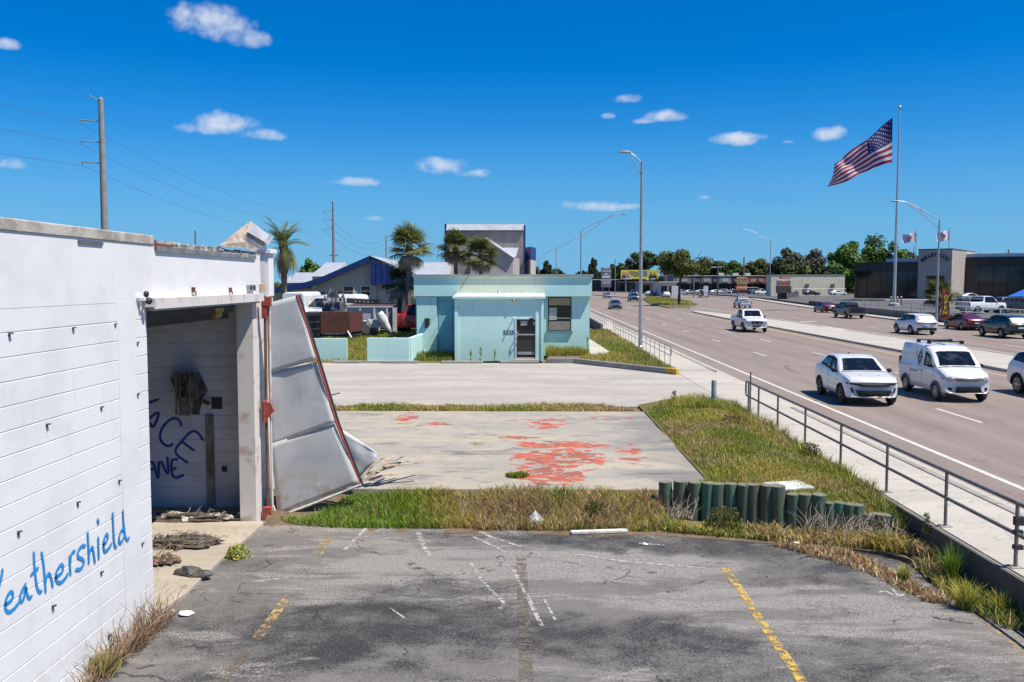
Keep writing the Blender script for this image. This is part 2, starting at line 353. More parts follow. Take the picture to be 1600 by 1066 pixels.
M_darklot = ground_mat('dealer_lot_asphalt', (.10, .10, .105), (.135, .132, .13), (.085, .085, .088), .3)
def paint_mat(name, c, wear=.5, under=None, sc=9):
    """worn road paint: the ground shows through where it has gone"""
    m, t, b, o = newmat(name); v = t.pos(); n = t.math('ADD', t.math('MULTIPLY', t.noise(v, sc, 5, .7), .7), t.math('MULTIPLY', t.noise(v, sc*7, 3, .6), .3))
    t.put(b.inputs['Base Color'], t.mix(t.step(n, .4, .65), c, tuple(x*.7 for x in c))); b.inputs['Roughness'].default_value = .8
    tr = t.new('ShaderNodeBsdfTransparent'); mx = t.new('ShaderNodeMixShader'); t.put(mx.inputs[0], t.step(n, wear-.07, wear+.07))
    t.l.new(b.outputs[0], mx.inputs[1]); t.l.new(tr.outputs[0], mx.inputs[2]); t.l.new(mx.outputs[0], o.inputs[0]); return m
M_white_line = paint_mat('white_road_paint', (.62, .60, .56), .60); M_yel_line = paint_mat('yellow_road_paint', (.55, .40, .16), .62)
M_stripe = paint_mat('faded_yellow_stripe', (.55, .36, .07), .495, sc=8); M_stripe_old = paint_mat('nearly_gone_yellow_stripe', (.42, .28, .12), .47, sc=7)
M_stripe_ghost = paint_mat('ghost_stripe', (.15, .12, .085), .48, sc=9)
M_scuff = paint_mat('white_scuff', (.40, .385, .36), .52, sc=10)
M_red_kerb = paint_mat('faded_red_kerb_paint', (.33, .16, .13), .6)

# --- ground: one sheet to the horizon, open where the sunken lot lies
X0, X1, Y0, Y1 = -30., 7.04, -4., 17.9
g = MB(); z = -.05; B = 5000
for (a, b_, c_, d_) in ((-B, B, Y1, B), (-B, B, -B, Y0), (-B, X0, Y0, Y1), (X1, B, Y0, Y1)): g.quad((a, c_, z), (b_, c_, z), (b_, d_, z), (a, d_, z))
struct(g.build('ground', M_earth))
# sunken asphalt lot, gently uneven
def lotz(x, y): return LOT+.03*(noise.noise(Vector((x*.35, y*.35, 0))))-.10*max(0, min(1, (x-5.2)/1.6))
g = MB(); nx, ny = 60, 60; xa, xb, ya, yb = -30., 7.04, -4., 17.9
vs = []; fs = []
for j in range(ny+1):
    for i in range(nx+1):
        x = -5.4+(xb+5.4)*i/nx if i else xa; y = ya+(yb-ya)*j/ny; vs.append((x, y, lotz(x, y)))
for j in range(ny):
    for i in range(nx): fs.append((j*(nx+1)+i, j*(nx+1)+i+1, (j+1)*(nx+1)+i+1, (j+1)*(nx+1)+i))
g.add(vs, fs); lot = struct(g.build('parking_lot', M_asph, smooth=60))
g = MB(); g.quad((X1, Y0, -.6), (X1, Y1, -.6), (X1, Y1, .118), (X1, Y0, .118))
def lot_strip(pts, w, dz=.006):
    """painted strip following the lot's surface"""
    P = [Vector((p[0], p[1], 0)) for p in pts]; q = []
    for a, c in zip(P, P[1:]):
        n = max(1, int((c-a).length/.25)); q += [a.lerp(c, k/n) for k in range(n)]
    q.append(P[-1]); vs = []; fs = []
    for i, p in enumerate(q):
        d = (q[min(i+1, len(q)-1)]-q[max(i-1, 0)]).normalized(); s = Vector((d.y, -d.x, 0))*w/2*(1 if not isinstance(w, tuple) else 1)
        for r in (p-s, p+s): vs.append((r.x, r.y, lotz(r.x, r.y)+dz))
        if i: n = len(vs); fs.append((n-4, n-3, n-1, n-2))
    return vs, fs
def lotline(pts_px, w, m, name, label=None):
    P = [G(px, py, LOT) for px, py in pts_px]; mb = MB(); mb.add(*lot_strip(P, w)); o = mb.build(name, m, lot)
    if label: o['label'] = label
lotline([(516, 838), (495, 868)], .17, M_stripe_old, 'bay_line'); lotline([(452, 930), (400, 1000)], .14, M_stripe_old, 'bay_line'); lotline([(385, 1020), (300, 1130)], .13, M_stripe_ghost, 'bay_line')
lotline([(815, 872), (823, 1066), (826, 1150)], .17, M_stripe_ghost, 'bay_line')
lotline([(1133, 888), (1260, 1075), (1300, 1130)], .13, M_stripe, 'bay_line', 'clearest yellow bay line'); lotline([(1505, 930), (1600, 1012)], .13, M_stripe_old, 'bay_line')
for pts, wd in (([(654, 832), (662, 850), (672, 872)], .07), ([(752, 832), (770, 842), (815, 856)], .06), ([(741, 840), (790, 864)], .05), ([(738, 880), (752, 905), (790, 942), (782, 950)], .045),
           ([(802, 890), (825, 935), (848, 978)], .05), ([(900, 868), (980, 880), (1100, 888)], .05), ([(850, 935), (868, 968)], .03), ([(575, 820), (540, 860)], .05), ([(1370, 925), (1385, 922), (1400, 930), (1415, 926)], .05), ([(1395, 918), (1405, 932), (1420, 934)], .04), ([(400, 910), (450, 903)], .04), ([(610, 950), (632, 966)], .025), ([(1000, 850), (1040, 853)], .05)):
    lotline([(a_+random.uniform(-2, 2), b_) for a_, b_ in pts], wd*1.3, M_scuff, 'paint_scuff')
# raised kerb wall that carries the sidewalk along the sunken lot
# --- concrete slab of the vanished building
sl = [G(545-40, 766, .1), G(1109, 752, .1), G(1008, 643, .1), G(420, 643, .1)]
sx0, sx1, sy0, sy1 = -6.6, 3.9, 17.95, 28.85
g = MB(); g.box(sx0, sx1, sy0, sy1, -.28, .10); struct(g.build('concrete_slab', M_slab, bevel=.015), 'bare concrete floor slab with flaking red paint')
o_ = MB().box(6.99, 7.055, -6, 17.2, -.7, .10).build('kerb_wall', concrete('shade_dark_concrete', (.13, .12, .105), (.08, .075, .066), .5)); struct(o_)  # cover coloured dark to paint in the shade on the sidewalk's lot-facing side
# --- pale concrete lot in front of the mint building and its driveway
g = MB(); g.prism([(-16, 30.1), (7.07, 30.1), (7.07, 40.6), (2.6, 46.2), (-16, 46.2)], -.10, .085); clot = struct(g.build('concrete_lot', M_conc))
g = MB(); g.box(-16, 7.04, 28.87, 30.08, -.2, .05); struct(g.build('grass_verge', M_dirt))
# --- sidewalk with joints: each flag a slab of its own
walk = struct(MB().box(7.06, 8.84, -6, 29.8, -.5, .095).box(7.06, 8.84, 41.6, 250, -.2, .095).box(7.06, 8.84, 29.8, 41.6, -.2, .02).build('sidewalk', M_walk))
flag = MB().box(0, 1.72, 0, 1.50, 0, .024).mesh('paving_flag', M_walk, bevel=.006)
y = -3.; k = 0
while y < 130:
    o = link('paving_flag', flag, walk); apron = 29.3 < y < 41.5
    o.location = (7.09, y, .096 if not apron else .064); y += 1.515
# kerb
g = MB()
def kerb_run(pts, w=.16, h=.125):
    for a, c in zip(pts, pts[1:]):
        n = max(1, int((Vector(c)-Vector(a)).length/3.0))
        for i in range(n):
            p = Vector(a).lerp(Vector(c), i/n); q = Vector(a).lerp(Vector(c), (i+1)/n); e = (q-p).normalized()*.01
            g.bar((*(p+e)[:2], h/2-.03), (*(q-e)[:2], h/2-.03), w, h+.06)
kerb_run([(8.93, -6), (8.93, 29.8)]); kerb_run([(8.93, 42), (8.93, 250)]); struct(g.build('kerb', M_kerb))
g = MB().box(8.84, 9.02, 29.8, 42, -.1, .045); struct(g.build('driveway_apron', M_walk))
# --- road surface
RK = [(40, -20), (40, 86), (40.9, 97), (41.8, 109), (45.5, 141), (47, 155), (55, 219), (54.5, 251), (46, 334), (28, 380), (0, 405), (-60, 430)]
LK = [(9.0, -20), (9.0, 250), (6, 300), (-8, 340), (-60, 375)]
g = MB(); poly = LK+RK[::-1]; g.prism(poly, -.045, 0.0); road = struct(g.build('road', M_road))
g = MB().box(9.02, 9.42, -6, 250, -.04, .006); struct(g.build('gutter', M_walk))
g = MB(); kerb_run(RK[:9], .2, .14); struct(g.build('kerb', M_kerb))
g = MB()
for a, c in zip(RK, RK[1:]):
    a = Vector(a); c = Vector(c); g.prism([(a.x+.12, a.y), (c.x+.12, c.y), (c.x+2.2, c.y+.3), (a.x+2.2, a.y+.3)], -.04, .11)
struct(g.build('sidewalk', M_walk))
# lane markings, each its own sheet
def mark(name, x, y0, y1, w=.13, m=None, par=road): return MB().quad((x-w/2, y0, .004), (x+w/2, y0, .004), (x+w/2, y1, .004), (x-w/2, y1, .004)).build(name, m or M_white_line, par)
mark('edge_line', 10.36, -6, 235, .15); mark('edge_line', 21.95, -6, 126, .16, M_yel_line); mark('edge_line', 29.0, -6, 150, .15)
for x, ye in ((13.95, 210), (17.55, 210)):
    k = 27.3-12.2*2
    while k < ye: mark('lane_dash', x, k, k+3.05, .12); k += 12.2
for x, o_ in ((32.6, 4), (36.3, 9)):
    k = 50-o_
    while k < 150: mark('lane_dash', x, k, k+3.05, .12); k += 12.2
for i in range(9):     # far lanes drift with the widening kerb
    k = 155+i*12.2; mark('lane_dash', 33+.11*(k-150), k, k+3.05, .14); mark('lane_dash', 38+.13*(k-150), k, k+3.05, .14)
for x, y0, y1 in ((31., 128, 129.0), (30.4, 96, 97), (27.9, 80, 86)): mark('stop_bar', x, y0, y1, 1.6)
# skid mark
g = MB(); P = [G(1228, 571), G(1230, 576), G(1238, 580), G(1250, 584)]; vs, fs = ribbon([(p.x, p.y, .003) for p in P], .25, (0, 0, 1)); g.add(vs, fs); g.build('skid_mark', paint_mat('skid_rubber', (.10, .085, .08), .45), road)
# median
g = MB(); MED = [(22.9, -10), (22.9, 90), (23.2, 120), (23.6, 127), (24.0, 128.5), (24.6, 128), (26.2, 112), (27.4, 95), (27.6, -10)]
g.prism(MED, -.03, .15); struct(g.build('median', M_walk, bevel=.02))
g = MB(); ISL = [G(*p) for p in ((1004, 468), (1018, 477), (1045, 482), (1078, 482), (1090, 478), (1080, 472), (1045, 467), (1012, 464))]
ISLP = [(p.x, p.y) for p in ISL]; g.prism(ISLP, -.03, .14); struct(g.build('traffic_island', M_kerb, bevel=.02))
g = MB(); g.prism([(26.5*.0+p[0]*.985+.4, p[1]*.985+2.4) for p in ISLP], .1, .19); struct(g.build('island_turf', M_earth))
# far narrow median beyond the island
g = MB(); a = G(925, 461); c = G(985, 466); g.bar((a.x, a.y, .07), (c.x, c.y, .07), 1.0, .3); struct(g.build('median', M_kerb))
# --- planter with kerb beside the mint building
PL = [G(x, y, .1) for x, y in ((930, 569), (1045, 586), (1052, 582))]
plp = [(2.6, 46.35), (6.9, 40.75), (7.03, 41.2), (7.03, 76), (4.4, 76), (4.4, 52.2), (1.4, 50.6), (1.2, 47.6)]
g = MB(); g.prism(plp, -.05, .17); struct(g.build('planter_soil', M_dirt))
kr = MB(); pts = [(1.15, 46.42), (2.6, 46.2), (6.55, 41.0)]
for a, c in zip(pts, pts[1:]): kr.bar((*a, .16), (*c, .16), .2, .36)
struct(kr.build('planter_kerb', M_kerb, bevel=.02))
g = MB().bar((6.55, 41.0, .165), (6.93, 40.5, .165), .22, .38); struct(g.build('kerb_nose', mat('yellow_kerb_paint', (.58, .36, .04), (.42, .24, .03), 5, .75), bevel=.02))
g = MB().prism([(3.75, 50.0), (4.9, 50.9), (5.0, 52), (4.3, 76), (3.75, 76)], 0, .20); struct(g.build('side_walk', M_walk))
# wheel stops along the facade
ws = MB().box(-.95, .95, -.09, .09, 0, .13).mesh('wheel_stop', M_kerb, bevel=.03)
for i, (a, c, yy) in enumerate(((690, 752, 569), (783, 840, 569), (595, 652, 568), (520, 560, 568))):
    p = G((a+c)/2, yy, .09); o = link('wheel_stop', ws); o.location = (p.x, 46.05, .085); o.scale.x = (c-a)/(2*28.5*.95)
    tag(o, ['long pale wheel stop left of the mint entrance', 'reddish wheel stop right at the mint building door', 'wheel stop under the mint yard wall', 'short wheel stop at the far left of the pale lot'][i], 'wheel stop', 'wheel stops along the mint building')
# dealership lot on its low retaining wall
M_wallk = concrete('dark_retaining_concrete', (.17, .165, .16), (.12, .12, .118), .5)
g = MB(); g.prism([(43.2, 40), (43.2, 86), (43.6, 100), (45, 119), (49, 140), (52, 165), (140, 165), (140, 40)], -.04, .80); struct(g.build('dealer_lot', M_darklot))
g = MB(); g.prism([(52, 165), (58, 215), (60, 262), (52, 335), (52, 350), (180, 350), (180, 165)], -.04, .3); struct(g.build('strip_lot', M_darklot))
rw = MB()
for a, c in (((43.05, 40), (43.05, 86)), ((43.05, 86), (43.45, 100)), ((43.45, 100), (44.85, 119))): rw.bar((*a, .43), (*c, .43), .2, .95)
tag(rw.build('retaining_wall', M_wallk, bevel=.01), 'low dark concrete retaining wall along the far sidewalk', 'wall')
# yard behind mint walls and other far ground
g = MB(); g.prism([(-40, 46.3), (-3.9, 46.3), (-3.9, 51), (-6.3, 51), (-6.3, 78), (-40, 78)], -.04, .09); struct(g.build('yard', ground_mat('yard_turf', (.13, .125, .03), (.10, .115, .02), (.17, .14, .06), 1.2)))
# ================================================================== LEFT: derelict white block warehouse
WX = -5.13
m, t, b, o = newmat('white_painted_block'); v = t.pos(); X, Y, Z = t.sep(v)
n = t.noise(v, 1.2, 6, .6); n2 = t.noise(v, 30, 3, .6); st = t.noise(t.scale(v, (4, 4, .35)), 1.6, 6, .7)
col = t.mix(t.step(n, .4, .7), (.72, .72, .715), (.65, .65, .65)); col = t.mix(t.step(st, .58, .80, 0, .5), col, (.52, .48, .43))
low = t.math('MULTIPLY', t.step(Z, .5, -.35), t.step(t.noise(v, 4, 5, .7), .45, .7)); col = t.mix(t.math('MULTIPLY', low, .6), col, (.42, .37, .30))
t.put(b.inputs['Base Color'], col); b.inputs['Roughness'].default_value = .75; bump(t, b, t.math('ADD', n2, t.math('MULTIPLY', t.noise(v, 7, 4), 1.5)), .25, .006); M_wblock = m
M_render = M_wblock
M_coping = mat('stained_concrete_coping', (.47, .44, .39), (.30, .27, .23), 2.5, .9, bmp=.4, bsc=30, world=True)
M_inner = mat('interior_white_block', (.70, .74, .82), (.60, .63, .70), 1.3, .8, world=True)
M_dark = mat('interior_dark', (.06, .058, .055), (.04, .04, .04), 2, .9)
M_rust = mat('rusty_steel', (.20, .09, .05), (.10, .045, .03), 6, .8, .2, bmp=.3)
M_pin = mat('dark_rusty_pin', (.05, .035, .03), (.08, .05, .04), 9, .9)
M_redox = mat('red_oxide_paint', (.36, .06, .035), (.20, .05, .035), 9, .65, bmp=.2)
M_galv = mat('galvanised_sheet', (.46, .50, .54), (.38, .42, .46), 1.1, .48, .35, world=True)
M_steel_w = mat('weathered_white_steel', (.62, .59, .55), (.42, .30, .25), 3.0, .7, world=True, lo=.5, hi=.72)
M_grey_steel = mat('dull_grey_steel', (.30, .31, .32), (.22, .22, .22), 4, .5, .5)
M_yellow_p = mat('old_yellow_paint', (.45, .30, .08), (.25, .17, .06), 12, .7)
M_black = mat('black_plastic', (.02, .02, .022), (.03, .03, .03), 4, .5)
M_floor = concrete('stained_threshold_concrete', (.46, .40, .31), (.33, .29, .24), .6)
bl = thing('block_warehouse', 'white painted block warehouse with a big open doorway and graffiti', 'building', (0, 0, 0))
NC, CH = 18, .244
# courses of block: a recessed joint between each
for k in range(NC):
    z0 = LOT-.04+k*CH if k == 0 else LOT+k*CH; z1 = LOT+(k+1)*CH-.009
    mb = MB().box(WX-.2, WX, 1.0, 11.2, z0, z1); o = mb.build('block_course', M_wblock, bl, bevel=.004)
    mb = MB().box(WX-.2, WX, 11.72, 12.07, z0, z1); mb.build('block_course', M_wblock, bl, bevel=.004)
mb = MB().box(WX-.19, WX-.008, 1.0, 11.19, LOT, LOT+NC*CH).box(WX-.19, WX-.008, 11.72, 12.06, LOT, LOT+NC*CH); mb.build('mortar_core', M_render, bl)
mb = MB().box(WX-.21, WX+.004, 11.2, 11.72, LOT-.04, LOT+NC*CH); mb.build('smooth_pilaster', M_render, bl)
TB = LOT+NC*CH     # 4.04
mb = MB().box(WX-.2, WX+.002, 1.0, 12.07, TB-.008, 4.80).box(WX-.2, WX+.002, 12.07, 17.35, TB+.0, 4.80); mb.build('tie_beam', M_render, bl)
mb = MB().box(WX-.26, WX+.02, 1.0, 12.35, 4.80, 4.93); mb.build('coping', M_coping, bl, bevel=.012)
rr = random.Random(5); mb = MB()                     # broken roof edge over the door
y = 12.4
while y < 17.3:
    L_ = rr.uniform(.05, .5); mb.box(WX-.26-rr.uniform(0, .05), WX+.02+rr.uniform(-.05, .02), y, min(17.38, y+L_*.97), 4.74, 4.80+rr.uniform(.015, .075)); y += L_
for i in range(46): mb.blob((WX-rr.uniform(.0, .22), rr.uniform(12.5, 17.3), 4.84), (rr.uniform(.03, .07), rr.uniform(.04, .16), rr.uniform(.02, .05)), 1, .35, i)
mb.build('broken_coping', mat('crumbled_roof_edge', (.42, .38, .34), (.16, .15, .14), 7, .95, bmp=.6, bsc=18, world=True), bl)
mb = MB().box(WX+.02, WX+.035, 12.4, 17.0, 4.72, 4.79); mb.build('bent_flashing', M_grey_steel, bl)
mb = MB().box(WX+.005, WX+.03, 12.38, 13.0, 4.75, 4.83); mb.build('rusted_flashing', M_rust, bl)
mb = MB().box(WX+.004, WX+.02, 10.25, 10.85, 4.735, 4.775); mb.build('wall_slot', mat('dark_slot', (.12, .12, .13)), bl)
# far pier, jamb, end and inner walls
mb = MB().box(WX-.32, WX, 16.83, 17.12, LOT-.03, 4.0).box(WX-.32, WX-.02, 17.12, 18.28, LOT-.03, 4.0); mb.build('door_jamb', M_steel_w, bl, bevel=.006)
mb = MB().box(WX-.25, WX-.06, 17.35, 17.95, 4.0, 4.70); mb.build('recessed_panel', mat('grey_panel', (.45, .45, .46)), bl)
mb = MB().box(WX-.3, WX+.0, 17.95, 18.3, 4.0, 4.86).box(WX-.36, WX+.05, 17.9, 18.36, 4.86, 4.95); mb.build('corner_pier', M_render, bl, bevel=.008)
inner_w = []
for k in range(NC+1):
    z0 = LOT+k*CH; MB().box(-14, WX-.32, 17.9, 18.1, z0, z0+CH-.008).build('inner_block_course', M_inner, bl, bevel=.003)
MB().box(-14, WX-.32, 17.91, 18.09, LOT-.03, 4.3).build('inner_mortar', M_inner, bl)
MB().box(-14.2, -14, 1, 18.3, LOT-.03, 4.8).build('rear_wall', M_inner, bl); MB().box(-14, WX-.2, .8, 1.0, LOT-.03, 4.8).build('near_end_wall', M_wblock, bl)
MB().box(-14.2, WX-.2, .8, 18.3, 4.62, 4.78).build('roof_deck', M_coping, bl)
MB().box(-14, WX-.22, 12.0, 12.06, LOT, 4.6).build('partition', M_dark, bl)
# raised threshold slab
thr_ = MB(); thr_.prism([(-14, 12.08), (WX+.02, 12.08), (WX+.13, 12.9), (WX+.10, 14.6), (WX+.16, 16.7), (WX+.10, 16.82), (-5.46, 16.82), (-5.46, 17.88), (-14, 17.88)], LOT-.1, LOT+.07)
thr_.prism([(WX+.001, 9.5), (WX+.10, 10.3), (WX+.13, 12.07), (WX+.001, 12.07)], LOT-.1, LOT+.06); th = thr_.build('threshold', M_floor, bl, bevel=.012)
# head channel and tracks
hd = MB().box(WX+.0, WX+.17, 11.98, 17.0, 4.0, 4.075); hd.box(WX+.15, WX+.17, 11.98, 17.0, 3.93, 4.0); hd.box(WX-.2, WX+.15, 11.98, 17.0, 3.955, 4.0); hd.build('door_head', M_steel_w, bl)
MB().box(WX-.2, WX+.148, 12.08, 16.8, 3.90, 3.953).build('door_head_soffit', M_grey_steel, bl)
mb = MB().box(WX-.75, WX-.45, 12.1, 16.8, 3.62, 3.86).box(WX-.32, WX-.22, 12.1, 16.4, 3.74, 3.88); mb.build('door_track', M_dark, bl)
for y, z, s in ((12.25, 3.60, 1.), (15.6, 3.72, 1.35)):
    mb = MB(); mb.box(WX-.30, WX-.2, y-.16*s, y+.16*s, z+.05, z+.12).box(WX-.29, WX-.21, y-.10*s, y-.02*s, z-.06, z+.05).box(WX-.29, WX-.21, y+.03*s, y+.10*s, z-.03, z+.05).tube([(WX-.31, y, z+.02), (WX-.19, y, z+.02)], .05*s, 10)
    mb.build('track_roller', M_yellow_p, bl, bevel=.004)
# little fittings on the head
for px, py in ((300, 455), (358, 455)):
    p = PX(px, py, WX); MB().box(WX, WX+.05, p.y-.03, p.y+.01, p.z-.02, p.z+.06).bar((WX+.03, p.y, p.z), (WX+.03, p.y+.08, p.z-.02), .02).bar((WX+.03, p.y+.08, p.z-.02), (WX+.03, p.y+.08, p.z-.16), .015).build('wire_clip', M_rust, bl)
p = PX(390, 450, WX); MB().box(WX, WX+.06, p.y-.2, p.y+.2, p.z-.06, p.z+.06).build('vent_grille', M_grey_steel, bl, bevel=.01)
for a_, c_ in ((-.16, -.03), (.04, .15)): MB().box(WX+.06, WX+.064, p.y+a_, p.y+c_, p.z-.03, p.z+.03).build('vent_hole', M_black, bl)
p = PX(406, 448, WX); MB().box(WX, WX+.09, p.y-.05, p.y+.08, p.z-.06, p.z+.06).build('junction_box', mat('faded_orange_box', (.62, .40, .22), (.5, .33, .2)), bl, bevel=.01)
# anchor pins left in the joints
for px, py in ((13, 521), (113, 512), (179, 506), (72, 663), (157, 636), (214, 616), (27, 831), (120, 785), (185, 751), (81, 947), (157, 894), (221, 849), (169, 993), (214, 535)):
    p = PX(px, py, WX); mb = MB(); L = rr.uniform(.03, .05)
    mb.box(WX, WX+L, p.y-.005, p.y+.005, p.z-.006, p.z+.006).box(WX+.01, WX+L*.8, p.y-.015, p.y+.035, p.z-.004, p.z+.005).blob((WX+.012, p.y, p.z-.02), (.010, .013, .018), 1, .2, int(px)); mb.build('anchor_pin', M_pin, bl)
# spray lettering
def spray(name, c, edge=(.35, .9)):
    m, t, b, o = newmat(name); u = t.new('ShaderNodeUVMap').outputs[0]; U, V, W_ = t.sep(u)
    d = t.math('ABSOLUTE', t.math('SUBTRACT', V, .5)); n = t.noise(t.pos(), 90, 3, .7)
    a = t.step(t.math('ADD', d, t.math('MULTIPLY', t.math('SUBTRACT', n, .5), .22)), .46, .22); t.put(b.inputs['Base Color'], c); b.inputs['Roughness'].default_value = .6
    tr = t.new('ShaderNodeBsdfTransparent'); mx = t.new('ShaderNodeMixShader'); t.put(mx.inputs[0], a)
    t.l.new(tr.outputs[0], mx.inputs[1]); t.l.new(b.outputs[0], mx.inputs[2]); t.l.new(mx.outputs[0], o.inputs[0]); return m
M_spray = spray('blue_spray_paint', (.012, .25, .60)); M_spray2 = spray('navy_spray_paint', (.03, .075, .36))
def strokes(name, lines, mp, width, nrm, m, parent, off):
    mb = MB(); uvs = []
    for i, ln in enumerate(lines):
        vs, fs = ribbon([mp(*q) for q in ln], width, nrm, off+i*.0006); mb.add(vs, fs)
        for f in fs: uvs += [(0, 0), (0, 1), (0, 1), (0, 0)]
    o = mb.build(name, m, parent); ul = o.data.uv_layers.new(name='UVMap')
    for i, q in enumerate(uvs): ul.data[i].uv = q
    return o
WS = [[(-95, 640), (-75, 800), (-50, 720), (-28, 770), (5, 680), (18, 595)], [(45, 880), (100, 840), (108, 790), (88, 768), (60, 800), (38, 870), (45, 930), (75, 948), (120, 910), (150, 870)],
    [(208, 715), (180, 760), (160, 830), (172, 862), (195, 840), (212, 720), (220, 790), (240, 832), (258, 815)], [(278, 450), (283, 560), (300, 720), (318, 775), (340, 772)], [(258, 628), (310, 580)],
    [(343, 450), (362, 560), (376, 768)], [(376, 690), (385, 640), (405, 615), (425, 660), (434, 722)], [(462, 650), (515, 610), (525, 560), (505, 540), (470, 590), (455, 650), (470, 690), (500, 700), (540, 660), (558, 628)],
    [(575, 480), (578, 560), (582, 622)], [(580, 540), (585, 470), (600, 440), (615, 438)], [(702, 390), (680, 385), (650, 420), (638, 470), (655, 490), (690, 500), (695, 540), (665, 585), (630, 585)],
    [(725, 285), (733, 420), (735, 525)], [(735, 470), (750, 410), (765, 395), (775, 450), (785, 520)], [(812, 325), (815, 420), (817, 488)], [(808, 172), (814, 195)],
    [(855, 380), (890, 340), (892, 295), (875, 290), (858, 340), (855, 400), (866, 440), (900, 410), (920, 375)], [(932, 120), (938, 250), (945, 380), (960, 398)],
    [(1018, 100), (1022, 200), (1035, 310), (1050, 345), (1068, 325)], [(1030, 250), (1005, 250), (985, 310), (985, 360), (1005, 360), (1030, 300)]]
gf = strokes('graffiti', WS, lambda x, y: PX(x/5.33, 780+y/5.33, WX), .062, (1, 0, 0), M_spray, bl, .004); gf['label'] = 'blue sprayed word Weathershield'
AC = [[(60, 238), (130, 215)], [(40, 380), (155, 285), (95, 440), (70, 390)], [(308, 410), (295, 370), (250, 352), (195, 385), (150, 450), (145, 520), (180, 560), (220, 570), (240, 552)],
    [(470, 520), (440, 470), (388, 445), (310, 530), (245, 615), (350, 690)], [(320, 540), (400, 598)], [(40, 800), (85, 650), (128, 805)], [(60, 745), (110, 740)], [(135, 800), (140, 645), (215, 815), (203, 655)], [(275, 668), (228, 668), (240, 820), (322, 788)], [(235, 750), (264, 735)]]
gf = strokes('graffiti', AC, lambda x, y: PY(220+x/4.845, 580+y/4.845, 17.9), .075, (0, -1, 0), M_spray2, bl, .004); gf['label'] = 'dark blue letters on the inner wall'
# wrecked fan box, hole, cable channel on the inner wall
wy = 17.9
def ip(px, py): p = PY(px, py, wy); return p
M_burnt = mat('burnt_tin', (.10, .09, .085), (.26, .24, .22), 5, .6, .5, bmp=.5, bsc=14)
mb = MB(); q = [ip(*p) for p in ((288, 578), (308, 578), (321, 606), (313, 618), (308, 644), (292, 643), (287, 620))]
n = len(q); vs = [(p.x, wy-.28-.1*(i % 2), p.z) for i, p in enumerate(q)]+[(p.x+.05, wy-.005, p.z-.05) for p in q]; mb.add(vs, [tuple(range(n))]+[((i+1) % n, i, n+i, n+(i+1) % n) for i in range(n)])
a = ip(267, 592); c = ip(283, 620); mb.add([(a.x, wy-.03, a.z), (a.x+.14, wy-.2, a.z+.06), (c.x+.05, wy-.25, c.z), (c.x-.03, wy-.05, c.z+.02)], [(0, 1, 2, 3)])
mb.bar((q[0].x, wy-.4, q[0].z), (q[6].x, wy-.4, q[5].z), .03).bar((q[1].x, wy-.36, q[1].z), (q[2].x, wy-.38, q[2].z), .03); o = mb.build('wrecked_heater', M_burnt, bl)
mb = MB(); q0, q1, q4, q5 = q[0], q[1], q[4], q[5]
mb.bar((q0.x-.02, wy-.42, q0.z+.02), (q5.x-.05, wy-.40, q5.z), .025).bar((q0.x+.06, wy-.43, q0.z-.02), (q5.x+.04, wy-.41, q5.z+.02), .018).bar((q1.x, wy-.40, q1.z), (q4.x, wy-.41, q4.z), .025).bar((q5.x, wy-.41, q5.z), (q4.x, wy-.41, q4.z), .03).bar((q0.x, wy-.41, q0.z), (q1.x, wy-.40, q1.z), .03)
mb.build('heater_frame', mat('scorched_tin_edge', (.34, .32, .29), (.18, .16, .14), 8, .5, .4), o); MB().box(q5.x+.02, q4.x-.02, wy-.405, wy-.39, q5.z+.02, q5.z+.34).build('heater_grille', mat('tan_scorched_panel', (.24, .20, .15), (.10, .08, .07), 9, .7), o)
p = ip(318, 624); r_ = ip(330, 630); MB().bar((p.x, wy-.12, p.z), (r_.x, wy-.1, r_.z), .07).build('conduit_stub', M_rust, bl)
p = ip(331, 639); r_ = ip(347, 621); MB().box(p.x, r_.x, wy-.02, wy-.006, p.z, r_.z).build('fuse_box_hole', M_dark, bl)
p = ip(325, 800); r_ = ip(334, 648); MB().box(p.x, r_.x, wy-.05, wy-.004, LOT+.1, r_.z).build('cable_channel', mat('stained_channel', (.16, .13, .10), (.30, .28, .26), 3, .8, stretch=(1, 1, .5)), bl, bevel=.01)
p = ip(351, 733); MB().box(p.x-.05, p.x+.05, wy-.03, wy-.003, p.z-.05, p.z+.06).build('socket_box', M_dark, bl)
# sheet steel door leaf, racked and torn
dr = thing('sheet_steel_door', 'bent grey sheet metal door leaf hanging open on red hinges', 'door', (WX+.13, 17.2, LOT))
DY = 17.22
def dp(px, py, y=DY): p = PY(px, py, y); return p-Vector(dr.location)
def sheet(name, q, bulge, m, y=DY, nn=14, thick=.012):
    a, b_, c_, d_ = [dp(*k, y) for k in q]; vs = []; fs = []
    for j in range(nn+1):
        for i in range(nn+1):
            u, v_ = i/nn, j/nn; p = (a*(1-u)+b_*u)*(1-v_)+(d_*(1-u)+c_*u)*v_
            p.y += bulge*(math.sin(u*3.0+v_*2)*.7+math.sin(u*7+v_*5)*.25+.5*noise.noise(Vector((u*3, v_*3, bulge*50)))); vs.append(p)
    for j in range(nn):
        for i in range(nn): k = j*(nn+1)+i; fs.append((k, k+1, k+nn+2, k+nn+1))
    o = MB().add(vs, fs).build(name, m, dr, smooth=80); md = o.modifiers.new('thickness', 'SOLIDIFY'); md.thickness = thick; return o
m, t, b, o = newmat('door_galvanised'); v = t.obj(); n1 = t.noise(v, 1.6, 6, .6, .6); n2 = t.noise(t.scale(v, (6, 6, .7)), 1.2, 5, .6); X, Y, Z = t.sep(v)
col = t.mix(t.step(n1, .38, .64), (.50, .52, .53), (.60, .60, .59)); col = t.mix(t.step(n2, .58, .8, 0, .5), col, (.38, .37, .36))
